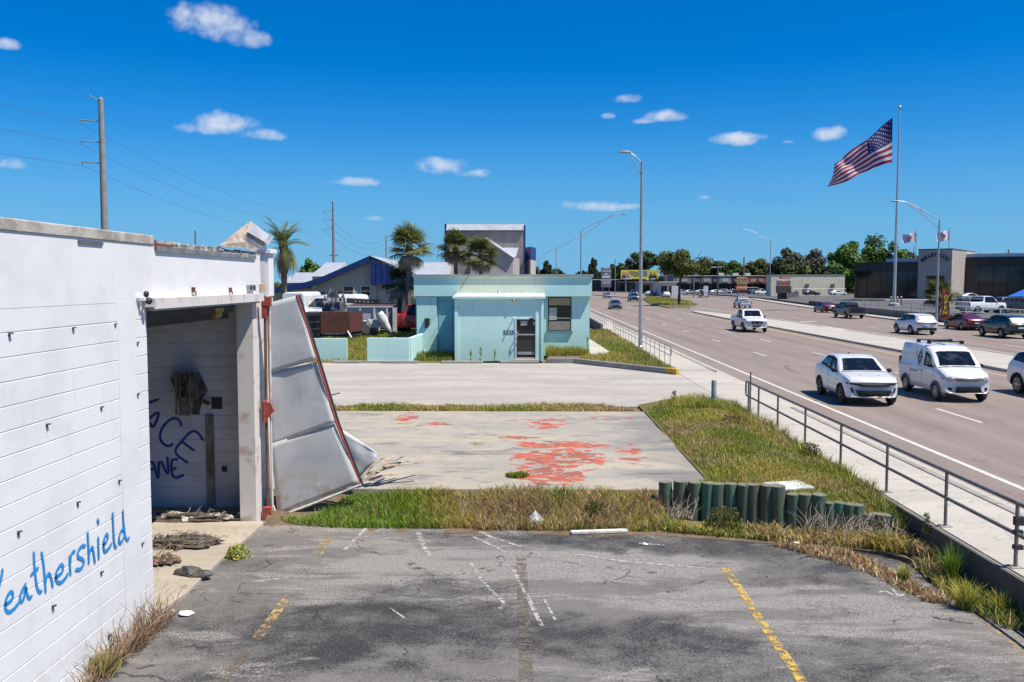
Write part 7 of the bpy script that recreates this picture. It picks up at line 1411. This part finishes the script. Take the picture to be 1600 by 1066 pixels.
# -------------------------------------------------------------- trees
def crown_mesh(name, r, n, pal, leaf, seed, clumps=26, open_=.55, flat=0):
    rs = np.random.RandomState(seed); cs = []
    while len(cs) < clumps:
        d = rs.normal(size=3); d /= np.linalg.norm(d); q = rs.uniform(.35, .92); p = d*q
        if flat and p[2] < -.55: continue
        cs.append((p, rs.uniform(.20, .40), rs.uniform(.75, 1.25)))
    k = rs.randint(0, clumps, n); ctr = np.array([c[0] for c in cs])[k]; cr_ = np.array([c[1] for c in cs])[k]; br = np.array([c[2] for c in cs])[k]
    d = rs.normal(size=(n, 3)); d /= np.linalg.norm(d, axis=1, keepdims=True); P = (ctr+d*(cr_*rs.uniform(open_, 1.05, n))[:, None])*np.array(r)
    nn = d+rs.normal(size=(n, 3))*.55; nn[:, 2] += .25; nn /= np.linalg.norm(nn, axis=1, keepdims=True); a = np.cross(nn, rs.normal(size=(n, 3))); a /= np.linalg.norm(a, axis=1, keepdims=True); c_ = np.cross(nn, a); s = leaf*rs.uniform(.55, 1.25, n)[:, None]
    V = np.stack([P-a*s, P+c_*s*.6, P+a*s, P-c_*s*.6], 1).reshape(-1, 3); F = np.arange(n*4).reshape(-1, 4); T = np.array(pal)[rs.randint(0, len(pal), n)]*rs.uniform(.75, 1.25, (n, 1))*br[:, None]
    return tri_mesh(name, V, F, np.repeat(T, 4, 0), M_leaf)
M_bark = mat('grey_brown_bark', (.10, .08, .065), (.06, .05, .04), 3, .95, bmp=.5, bsc=10)
PAL_OAK = [(.09, .115, .026), (.12, .13, .032), (.06, .085, .02)]; PAL_BR = [(.09, .18, .025), (.13, .23, .035), (.055, .115, .018)]; PAL_DK = [(.045, .072, .022), (.06, .092, .028), (.03, .05, .016)]; PAL_GRY = [(.10, .11, .07), (.075, .09, .045), (.13, .13, .09)]
CM = {}
def tree(label, px, top, w_, Y, pal, seed, base_z=0., name='broadleaf_tree', cfrac=.72, dx=0., leafs=None, n=5200, rat=1.0):
    p = PY(px, 440, Y); H = PY(px, top, Y).z-base_z; W = w_/FPX*Y/2; rz = H*cfrac/2; key = (id(pal), seed % 3); sh = (W, W*.85, rz)
    lf = leafs or max(.25, Y*.0017); t_ = thing(name, label, 'tree', (p.x, Y, base_z)); ck = (id(pal), seed % 4, round(lf/W, 2))
    me = crown_mesh('crown', sh, n, pal, lf, seed, 24+seed % 9, .45); o = link('crown', me, t_); o.location = (dx, 0, H-rz*1.02)
    rd = random.Random(seed); mb = MB(); hb = H-rz*1.6; r0 = max(.16, H*.022); mb.tube([(0, 0, -.1), (rd.uniform(-.2, .2), 0, hb*.5), (dx*.4, 0, hb), (dx, 0, H-rz)], [r0*1.3, r0, r0*.85, r0*.3], 9)
    for k in range(6): a = rd.uniform(0, 6.28); mb.tube([(dx*.4, 0, hb*rd.uniform(.8, 1.0)), (dx*.6+math.cos(a)*W*.35, math.sin(a)*W*.3, hb+rz*.5), (dx+math.cos(a)*W*.7, math.sin(a)*W*.6, hb+rz*rd.uniform(.8, 1.4))], [r0*.6, r0*.4, r0*.12], 6)
    mb.build('trunk', M_bark, t_, smooth=50); return t_
tree('spreading oak standing on the traffic island', 1062, 384, 82, 158., PAL_OAK, 3, .15, 'oak_tree', .60, .6, .24, 11000)
tree('tall bright tree just left of the dealer glass wing', 1320, 381, 62, 290., PAL_BR, 5, 0, cfrac=.85, n=7000)
tree('tallest bright green tree behind the dealer glass wing', 1352, 369, 70, 300., PAL_BR, 8, 0, cfrac=.85, n=7500)
tree('bright rounded tree right of the tallest dealer tree', 1392, 378, 66, 296., PAL_BR, 12, 0, cfrac=.85, n=7000)
tree('dark open tree touching the dealer portal', 1425, 376, 66, 305., PAL_DK, 14, 0, cfrac=.8, n=5500)
tree('lower green tree between dealer and cream wall', 1300, 408, 46, 285., PAL_BR, 17, 0, cfrac=.85)
tree('grey mossy tree above the cream building', 1260, 388, 74, 300., PAL_GRY, 20, 0, cfrac=.8, n=6000)
tree('dark tree left of the grey mossy tree', 1228, 391, 56, 305., PAL_DK, 22, 0, cfrac=.8)
tree('olive tree over the cream wall left end', 1245, 405, 50, 284., PAL_OAK, 25, 0, cfrac=.85); tree('small dark tree at the cream wall right end', 1285, 415, 40, 282., PAL_DK, 27, 0, cfrac=.85)
tree('green tree behind the far lamp pole', 1195, 404, 50, 350., PAL_OAK, 29, 0, cfrac=.85); tree('olive tree behind the red brick shop unit', 1174, 412, 50, 352., PAL_OAK, 31, 0, cfrac=.85)
tree('rounded tree over the middle of strip mall', 1142, 406, 52, 356., PAL_BR, 33, 0, cfrac=.85); tree('dark tree over the strip mall left half', 1118, 404, 44, 352., PAL_DK, 36, 0, cfrac=.85)
tree('dark open pine behind the yellow billboard', 1002, 389, 62, 380., PAL_DK, 38, 0, cfrac=.62); tree('lower dark tree left of the billboard pine', 981, 405, 36, 390., PAL_DK, 41, 0, cfrac=.8); tree('dark round tree between blue sign and billboard', 960, 412, 26, 396., PAL_DK, 43, 0, cfrac=.8)
tree('tree peeking right of the dealer portal', 1545, 402, 40, 300., PAL_OAK, 45, 0, cfrac=.8); tree('slim cypress over the dealer roof', 1582, 400, 10, 280., PAL_DK, 47, 0, 'cypress_tree', .9); tree('slim tree beside the dealer portal corner', 1526, 396, 12, 280., PAL_DK, 48, 0, 'cypress_tree', .9)
tree('narrow dark conifer over the mint roof corner', 927, 403, 14, 400., PAL_DK, 50, 0, 'conifer_tree', .85); tree('small ragged conifer left of the conifer', 855, 408, 18, 300., PAL_DK, 51, 0, 'conifer_tree', .8); tree('distant tree behind the date palm', 487, 405, 46, 150., PAL_BR, 53, 0, cfrac=.8)
# distant woods that read as one mass
def wood(label, a, c_, Y, tops, n, seed, pal=PAL_DK):
    rs = np.random.RandomState(seed); x0, x1 = PY(a, 440, Y).x, PY(c_, 440, Y).x; X = rs.uniform(x0, x1, n); hmax = 4.3+(440-tops)*Y/FPX; top = hmax*(.72+.28*np.sin(X*.11+seed)*np.sin(X*.037+2)+.12*np.sin(X*.5)); Z = top*rs.uniform(.0, 1., n)**.6; Yv = Y+rs.uniform(-14, 14, n)*(1-.5*Z/hmax); P = np.stack([X-x0, Yv-Y, Z], 1); d = rs.normal(size=(n, 3)); d[:, 2] += .4; d /= np.linalg.norm(d, axis=1, keepdims=True); a_ = np.cross(d, rs.normal(size=(n, 3))); a_ /= np.linalg.norm(a_, axis=1, keepdims=True); b_ = np.cross(d, a_); s = Y*.0026*rs.uniform(.5, 1.3, n)[:, None]; V = np.stack([P-a_*s, P+b_*s*.6, P+a_*s, P-b_*s*.6], 1).reshape(-1, 3); cell = (np.sin(X*.35+seed)+np.sin(X*.13))*.12+1; T = np.array(pal)[rs.randint(0, len(pal), n)]*rs.uniform(.7, 1.3, (n, 1))*cell[:, None]
    o = link('distant_wood', tri_mesh('distant_wood', V, np.arange(n*4).reshape(-1, 4), np.repeat(T, 4, 0), M_leaf)); o.location = (x0, Y, 0); tag(o, label, 'wood', kind='stuff')
wood('distant line of trees behind the far shops', 800, 1120, 440., 418, 9000, 1); wood('distant line of trees behind strip mall and cream wall', 1080, 1340, 400., 412, 14000, 2, PAL_OAK); wood('distant line of trees behind the dealership', 1290, 1700, 320., 412, 11000, 3, PAL_DK); wood('distant tree line behind the left workshop', 380, 720, 300., 432, 6000, 4, PAL_OAK); wood('distant tree line behind the white warehouse', -200, 400, 300., 428, 6000, 5, PAL_OAK)
# -------------------------------------------------------------- palms
def frond_pinnate(L, droop, pal, seed):
    rs = np.random.RandomState(seed); V = []; F = []; T = []; n = 30
    def sp(u): return np.array((L*u*(1-.12*u*droop), 0, L*(.42*u-droop*.62*u*u)))
    for k in range(n+1):                     # rachis
        u = k/n; p = sp(u); w_ = .03*(1-u*.8); j = len(V); V += [p+(0, w_, 0), p-(0, w_, 0)]; T += [np.array((.20, .17, .07))]*2
        if k: F.append((j-2, j-1, j+1, j))
    for k in range(2, n):
        u = k/n; p = sp(u); q = sp(min(1, u+.03)); d = (q-p)/np.linalg.norm(q-p); ll = L*.20*math.sin(math.pi*min(1, .15+u*.85))**.6
        for sd in (-1, 1):
            e = d*.75+np.array((0, sd*.75, -.12-.25*rs.rand())); e /= np.linalg.norm(e); t_ = p+e*ll; w_ = d*.022; c = np.array(pal[rs.randint(len(pal))])*rs.uniform(.75, 1.25); j = len(V); m_ = p+e*ll*.5; V += [p-w_, p+w_, m_+w_*1.2, m_-w_*1.2, t_, t_+w_*.1]; T += [c]*6; F += [(j, j+1, j+2, j+3), (j+3, j+2, j+5, j+4)]
    return tri_mesh('frond', V, F, T, M_leaf)
def frond_fan(L, pal, seed, droop=.5):
    rs = np.random.RandomState(seed); V = []; F = []; T = []; st = L*.5
    for k in range(2): j = len(V); V += [np.array((0, .02, 0)), np.array((0, -.02, 0)), np.array((st, -.012, .12*L)), np.array((st, .012, .12*L))]; T += [np.array((.14, .15, .05))]*4; F.append((j, j+1, j+2, j+3))
    c0 = np.array((st, 0, .12*L))
    for k in range(22):
        a = -1.9+3.8*k/21; d = np.array((math.cos(a), math.sin(a), .18*math.cos(a*1.5))); ll = L*.55*(1-.18*abs(a)/1.9)*rs.uniform(.85, 1.1); s = np.array((-math.sin(a), math.cos(a), 0))*.035*L*.6; c = np.array(pal[rs.randint(len(pal))])*rs.uniform(.75, 1.3); j = len(V); m_ = c0+d*ll*.6; e = c0+d*ll+np.array((0, 0, -droop*ll*rs.uniform(.3, .9)))
        V += [c0-s*.3, c0+s*.3, m_+s, m_-s, e, e+s*.1]; T += [c]*6; F += [(j, j+1, j+2, j+3), (j+3, j+2, j+5, j+4)]
    return tri_mesh('frond', V, F, T, M_leaf)
PALM_G = [(.12, .15, .035), (.16, .18, .05), (.085, .115, .028)]; PALM_D = [(.36, .28, .17), (.28, .22, .13), (.44, .36, .25)]; PALM_Y = [(.15, .15, .05), (.20, .17, .07)]
def palm(name, label, x, y, z0, H, L, meshes, dead, n, nd, lean, seed, r0=.16, skirt=-.9):
    rd = random.Random(seed); t_ = thing(name, label, 'palm tree', (x, y, z0)); mb = MB(); k = 12; pts = [(lean*(i/k)**2, .05*math.sin(i), H*i/k) for i in range(k+1)]; mb.tube(pts, [r0*(1.15 if i % 2 else 1.0) for i in range(k+1)], 10); mb.build('trunk', mat('palm_trunk', (.20, .165, .125), (.12, .10, .075), 5, .95, bmp=.6, bsc=12, stretch=(1, 1, 4)), t_); MB().blob((lean, 0, H+.05), (r0*1.8, r0*1.8, r0*2.6), 2, .15, seed).build('crown_heart', mat('palm_boot', (.22, .15, .06), (.14, .1, .05), 8, .95), t_)
    for i in range(n):
        o = link('frond', meshes[i % len(meshes)], t_); el = R(rd.uniform(-38, 62)) if i % 4 else R(rd.uniform(45, 80)); o.location = (lean, 0, H+.1); o.rotation_euler = (rd.uniform(-.25, .25), -el, i*2.399+rd.uniform(-.3, .3)); s = rd.uniform(.8, 1.12); o.scale = (s, s, s)
    for i in range(nd):
        o = link('dead_frond', dead[i % len(dead)], t_); o.location = (lean, 0, H-.1); o.rotation_euler = (rd.uniform(-.2, .2), -(skirt+rd.uniform(-.3, .25)), i*2.399+rd.uniform(-.3, .3)); s = rd.uniform(.75, 1.); o.scale = (s, s, s)
    return t_
fpg = [frond_pinnate(2.9, d, PALM_G, i) for i, d in enumerate((.7, 1.0, 1.25))]; fpd = [frond_pinnate(2.8, d, PALM_D, 9+i) for i, d in enumerate((.9, 1.2))]; ffg = [frond_fan(1.75, PALM_G+PALM_Y[:1], i, d) for i, d in enumerate((.3, .5, .7))]; ffd = [frond_fan(1.5, PALM_D, 20+i, .9) for i in range(2)]
p = PY(443, 388, 74.); palm('date_palm', 'tall feathery date palm with hanging dead fronds behind the warehouse', p.x, 74., .95, p.z-.95, 2.6, fpg, fpd, 34, 24, 0, 2, .22, -1.15)
p = PY(637, 392, 59.); palm('sabal_palm', 'taller sabal palm left of the mint building', p.x, 59., .95, p.z-.95, 1.5, ffg, ffd, 44, 20, .1, 4, .15)
p = PY(622, 446, 60.); palm('sabal_palm', 'short dark sabal palm beside the taller one', p.x, 60., .95, p.z-.95, 1.3, [frond_fan(1.5, [(.035, .055, .02), (.05, .07, .022)], 31, .6)], ffd, 24, 16, .25, 5, .15, -.7)
p = PY(712, 392, 76.); palm('sabal_palm', 'sabal palm behind the mint roof, left of two', p.x, 76., .0, p.z, 1.6, ffg, ffd, 46, 18, 0, 6, .16)
p = PY(751, 404, 74.); palm('sabal_palm', 'fuller sabal palm behind the mint roof, right of two', p.x, 74., .0, p.z, 1.8, [frond_fan(1.85, PALM_G+PALM_Y, 40+i, d) for i, d in enumerate((.25, .5))], ffd, 54, 12, 0, 7, .16)
p = PY(1467, 466, 100.); palm('palmetto', 'bushy green palmetto before the dealer portal', p.x, 100., .8, p.z-.8, 2., [frond_fan(2.2, PALM_Y+PALM_G, 50+i, d) for i, d in enumerate((.3, .6))], ffd, 40, 6, 0, 8, .16)
# -------------------------------------------------------------- raised yard and its clutter
YZ = .95
o = MB().prism([(-40, 50.5), (-6.45, 50.5), (-6.45, 79.9), (-40, 79.9)], -.04, YZ).add([(-40, 47.7, .10), (-6.45, 47.7, .10), (-6.45, 50.5, YZ), (-40, 50.5, YZ)], [(0, 1, 2, 3)]).build('yard_bank', MATS['yard_turf']); struct(o)
def slopez(x, y): return .10+(YZ-.10)*max(0, min(1, (y-47.7)/2.8))
grass('yard_bank_grass', 'sloping yard grass seen through the wall gap', [(-11.5, 47.8), (-6.5, 47.8), (-6.5, 58), (-12, 58)], slopez, 9000, (.06, .2), (.02, .04), ([GREEN, YEL], [N_(.6, 3), N_(.5, 6)]), 61)
def yx(px, Y): return PY(px, 500, Y).x
def yz(py, Y): return PY(600, py, Y).z
# rusty dump trailer
Yq = 52.5; t_ = thing('dump_trailer', 'dark steel trailer with a rusty brown tailgate', 'trailer', (yx(515, Yq), Yq, YZ)); OT = Vector(t_.location)
M_rb = mat('deep_brown_rust', (.085, .032, .022), (.13, .05, .032), 4, .9, bmp=.3); M_dst = mat('sooty_steel', (.03, .032, .036), (.05, .05, .055), 3, .7)
part2('rusty_gate', MB().box(yx(501, Yq), yx(547, Yq), Yq-.1, Yq+.1, yz(521, Yq), yz(487, Yq)), M_rb, t_, OT, .02); part2('gate_return', MB().prism([(yx(547, Yq), Yq-.1), (yx(561, Yq), Yq+1.3), (yx(561, Yq)-.08, Yq+1.4), (yx(547, Yq)-.1, Yq+.1)], yz(519, Yq), yz(487, Yq)), mat('dark_red_rust', (.10, .022, .02), (.07, .03, .025), 4, .9), t_, OT)
bd = MB().box(yx(468, Yq), yx(500, Yq), Yq-.05, Yq+2.5, yz(526, Yq), yz(489, Yq))
for k in range(3): bd.box(yx(468, Yq), yx(500, Yq), Yq-.14, Yq-.05, yz(492+11*k, Yq)-.06, yz(492+11*k, Yq)+.04)
part2('side_box', bd, M_dst, t_, OT); part2('chassis', MB().box(yx(478, Yq), yx(560, Yq), Yq+.2, Yq+2.2, yz(526, Yq)-.12, yz(523, Yq)), M_dst, t_, OT)
for a in (492, 545):
    w_ = MB().lathe([(.05, -.12), (.30, -.12), (.34, -.05), (.34, .05), (.30, .12), (.05, .12)], 16, 'x'); o = w_.build('wheel', M_tyre, t_, smooth=40); o.location = Vector((yx(a, Yq), Yq+.8, YZ+.30))-OT; o.rotation_euler.z = R(90)
part2('hitch_stub', MB().bar((yx(545, Yq), Yq-.4, YZ+.45), (yx(552, Yq), Yq-.7, YZ+.1), .08), mat('white_metal', (.6, .6, .6)), t_, OT)
o = crumple('torn_tarp_heap', 'torn grey and white tarp heaped on the dump trailer', Vector((yx(522, 54), 54.2, yz(489, 54))), .75, .5, .85, mat('grey_violet_tarp', (.10, .10, .125), (.06, .06, .075), 3, .8), 15, 'tarp')
mb = MB(); rd = random.Random(4)
for k in range(14): a = rd.uniform(-.6, .55); mb.box(a, a+rd.uniform(.05, .14), -.58, -.5, .55+rd.uniform(0, .2), .85+rd.uniform(0, .1))
mb.build('shredded_edge', mat('white_shreds', (.62, .62, .62)), o)
# white stake trailer
Yw = 57.; t_ = thing('white_box_trailer', 'white panelled box trailer with dark top rail in yard', 'trailer', (yx(580, Yw), Yw, YZ)); OT = Vector(t_.location); M_wp = mat('dusty_white_panel', (.50, .51, .54), (.42, .43, .46), 2, .7)
part2('box', MB().box(yx(541, Yw), yx(613, Yw), Yw, Yw+4, YZ+.45, yz(479, Yw)), M_wp, t_, OT); fr = MB()
for a in (541, 563, 585, 605): fr.box(yx(a, Yw)-.05, yx(a, Yw)+.06, Yw-.08, Yw, YZ+.4, yz(478, Yw))
fr.box(yx(541, Yw), yx(614, Yw), Yw-.09, Yw, yz(480.5, Yw), yz(478, Yw)); part2('frame', fr, mat('white_frame_steel', (.62, .62, .62)), t_, OT); part2('top_rail', MB().box(yx(541, Yw), yx(615, Yw), Yw-.05, Yw+4, yz(478, Yw), yz(476.5, Yw)), mat('dull_red_rail', (.12, .07, .06)), t_, OT); part2('rear_post', MB().box(yx(614, Yw), yx(620, Yw), Yw-.15, Yw, YZ+.1, yz(481, Yw)), mat('white_frame_steel', (.62, .62, .62)), t_, OT); part2('rear_gate', MB().box(yx(606, Yw), yx(614, Yw), Yw-.02, Yw, YZ+.4, yz(480, Yw)), mat('taupe_gate', (.20, .17, .16)), t_, OT)
part2('running_gear', MB().box(yx(545, Yw), yx(612, Yw), Yw+.3, Yw+3.5, YZ+.3, YZ+.46).tube([(yx(575, Yw)-.1, Yw+.2, YZ+.32), (yx(575, Yw)+.1, Yw+.2, YZ+.32)], .3, 12), M_dst, t_, OT)
# small boat with tilted outboard
Yo = 54.; t_ = thing('small_boat', 'battered small boat hull with a tilted white outboard motor', 'boat', (yx(580, Yo), Yo, YZ)); OT = Vector(t_.location); M_gel = mat('chalky_gelcoat', (.62, .62, .61), (.45, .45, .44), 4, .6)
vs = []; 
for i, (a, w_, zk) in enumerate(((556, .25, .55), (566, .55, .38), (578, .62, .32), (590, .60, .30))): x = yx(a, Yo); vs += [(x, Yo+.6-w_, YZ+.95), (x, Yo+.6-w_*.8, YZ+.6), (x, Yo+.6, YZ+zk), (x, Yo+.6+w_*.8, YZ+.6), (x, Yo+.6+w_, YZ+.95)]
fs = [(i*5+k, i*5+k+1, i*5+k+6, i*5+k+5) for i in range(3) for k in range(4)]+[(0, 1, 2, 3, 4), (15, 16, 17, 18, 19)]+[(i*5, i*5+5, i*5+9, i*5+4) for i in range(3)]
part2('hull', MB().add(vs, fs), M_gel, t_, OT); mx = yx(598, Yo); mot = part2('outboard_motor', MB().tube([PY(592, 489, Yo-.2), PY(597, 497, Yo-.2), PY(602, 506, Yo-.2), PY(608, 516, Yo-.2)], [.24, .30, .24, .15], 12), M_gel, t_, OT, smooth=60); part2('propeller_leg', MB().tube([PY(606, 514, Yo-.2), PY(613, 521, Yo-.2), PY(619, 519, Yo-.2)], [.12, .10, .06], 8).tube([PY(611, 519, Yo-.2), PY(606, 524, Yo-.2)], .06, 6), mat('grey_leg', (.25, .26, .28)), mot, OT); part2('clamp', MB().bar((yx(590, Yo), Yo+.3, YZ+.75), (mx, Yo-.15, YZ+.9), .16), M_dst, t_, OT)
part2('torn_cover', MB().blob((yx(583, Yo), Yo+.1, YZ+.75), (.55, .25, .28), 2, .35, 5), mat('dirty_white_cover', (.55, .54, .52), (.32, .31, .3), 5, .8), t_, OT); part2('trailer_frame', MB().bar((yx(556, Yo), Yo, YZ+.3), (yx(600, Yo), Yo, YZ+.22), .08).tube([(yx(584, Yo), Yo-.1, YZ+.25), (yx(584, Yo), Yo+.1, YZ+.25)], .24, 12), M_dst, t_, OT); part2('green_tank', MB().box(yx(562, Yo), yx(578, Yo), Yo-.25, Yo+.05, YZ+.25, YZ+.7), mat('grey_green_tank', (.10, .13, .12)), t_, OT)
# vans, truck, camper
place('van', 'white high van parked behind the torn tarp heap', 'van', yx(520, 62), 62., R(-35), P_white, YZ, name='cargo_van', sc=1.22)
place('pickup', 'red pickup parked behind the sabal palm trunks', 'pickup', yx(640, 57)+.5, 58.2, R(75), P_brightred, YZ, name='pickup_truck')
Yv = 60.; t_ = thing('camper', 'white camper with a teal swoosh behind the door leaf', 'camper', (yx(452, Yv), Yv, YZ)); OT = Vector(t_.location); part2('shell', MB().prismy([(yx(440, Yv), YZ+.6), (yx(476, Yv), YZ+.6), (yx(476, Yv), yz(462, Yv)), (yx(473, Yv), yz(457, Yv)), (yx(446, Yv), yz(457, Yv)), (yx(441, Yv), yz(461, Yv))], Yv, Yv+5), mat('camper_white', (.70, .71, .72), rough=.4), t_, OT, .06)
part2('teal_swoosh', MB().prismy([(yx(464, Yv), YZ+.65), (yx(475.5, Yv), YZ+.65), (yx(475.5, Yv), yz(474, Yv)), (yx(470, Yv), yz(477, Yv))], Yv-.02, Yv-.004), mat('teal_decal', (.03, .38, .48)), t_, OT); part2('dark_skirt', MB().box(yx(441, Yv), yx(476, Yv), Yv+.1, Yv+4.9, YZ+.1, YZ+.6), M_dst, t_, OT); part2('name_strip', MB().box(yx(462, Yv), yx(469, Yv), Yv-.02, Yv-.004, yz(462.5, Yv), yz(461, Yv)), mat('grey_decal', (.3, .3, .33)), t_, OT)
o = MB().box(-1.1, 1.1, -.06, .06, 0, .34).build('lift_beam', M_dst); o.location = (yx(570, 59), 59.2, yz(475, 59)); tag(o, 'black perforated beam resting on the white box trailer', 'beam'); o.location.z = yz(476.5, Yw)+.01; o.location.y = Yw+1.5; o.rotation_euler.y = .05
for k in range(5): MB().disc((-.5+.28*k, -.065, .17), .06, 8, 'y').build('hole', mat('pale_hole', (.35, .34, .33)), o)
# road signs on the island
for px, py, top, lab, two in ((1033.5*0+1054, 483, 447, 'white road sign on the island before the tree', False), (1102.5, 471, 447, 'small stacked road signs right of the island', True)):
    p = G(px, py, .1); h = PY(px, top, p.y).z; t_ = thing('road_sign', lab, 'sign', (p.x, p.y, .1)); MB().tube([(0, 0, 0), (0, 0, h-.1)], .04, 6).build('post', M_alu, t_); MB().box(-.5, .5, -.06, -.04, h-1.5, h-.1).build('plate', mat('sign_back_white', (.55, .58, .62)), t_, bevel=.01)
    if two: MB().box(-.4, .4, -.06, -.04, h-2.2, h-1.6).build('plate', mat('sign_back_white', (.55, .58, .62)), t_)
p = G(1077.5, 483.5, .1); o = MB().tube([(0, 0, 0), (0, 0, 1.3)], .09, 8).build('marker_post', mat('tan_marker', (.50, .42, .30))); o.location = p; tag(o, 'tan marker post at the island tip', 'post')
o = MB().box(-4.2, 4.2, -.4, .4, 0, .8).build('hanging_banner', mat('orange_banner', (.62, .27, .02), (.5, .2, .02), 1, .7)); p = PY(1089, 420, 236.); o.location = (p.x, 240., p.z-.4); tag(o, 'orange strip sign seen right of the oak crown', 'sign'); MB().tube([(0, .2, .1), (0, .2, -p.z+.4)], .15, 6).build('post', M_grey_steel, o)
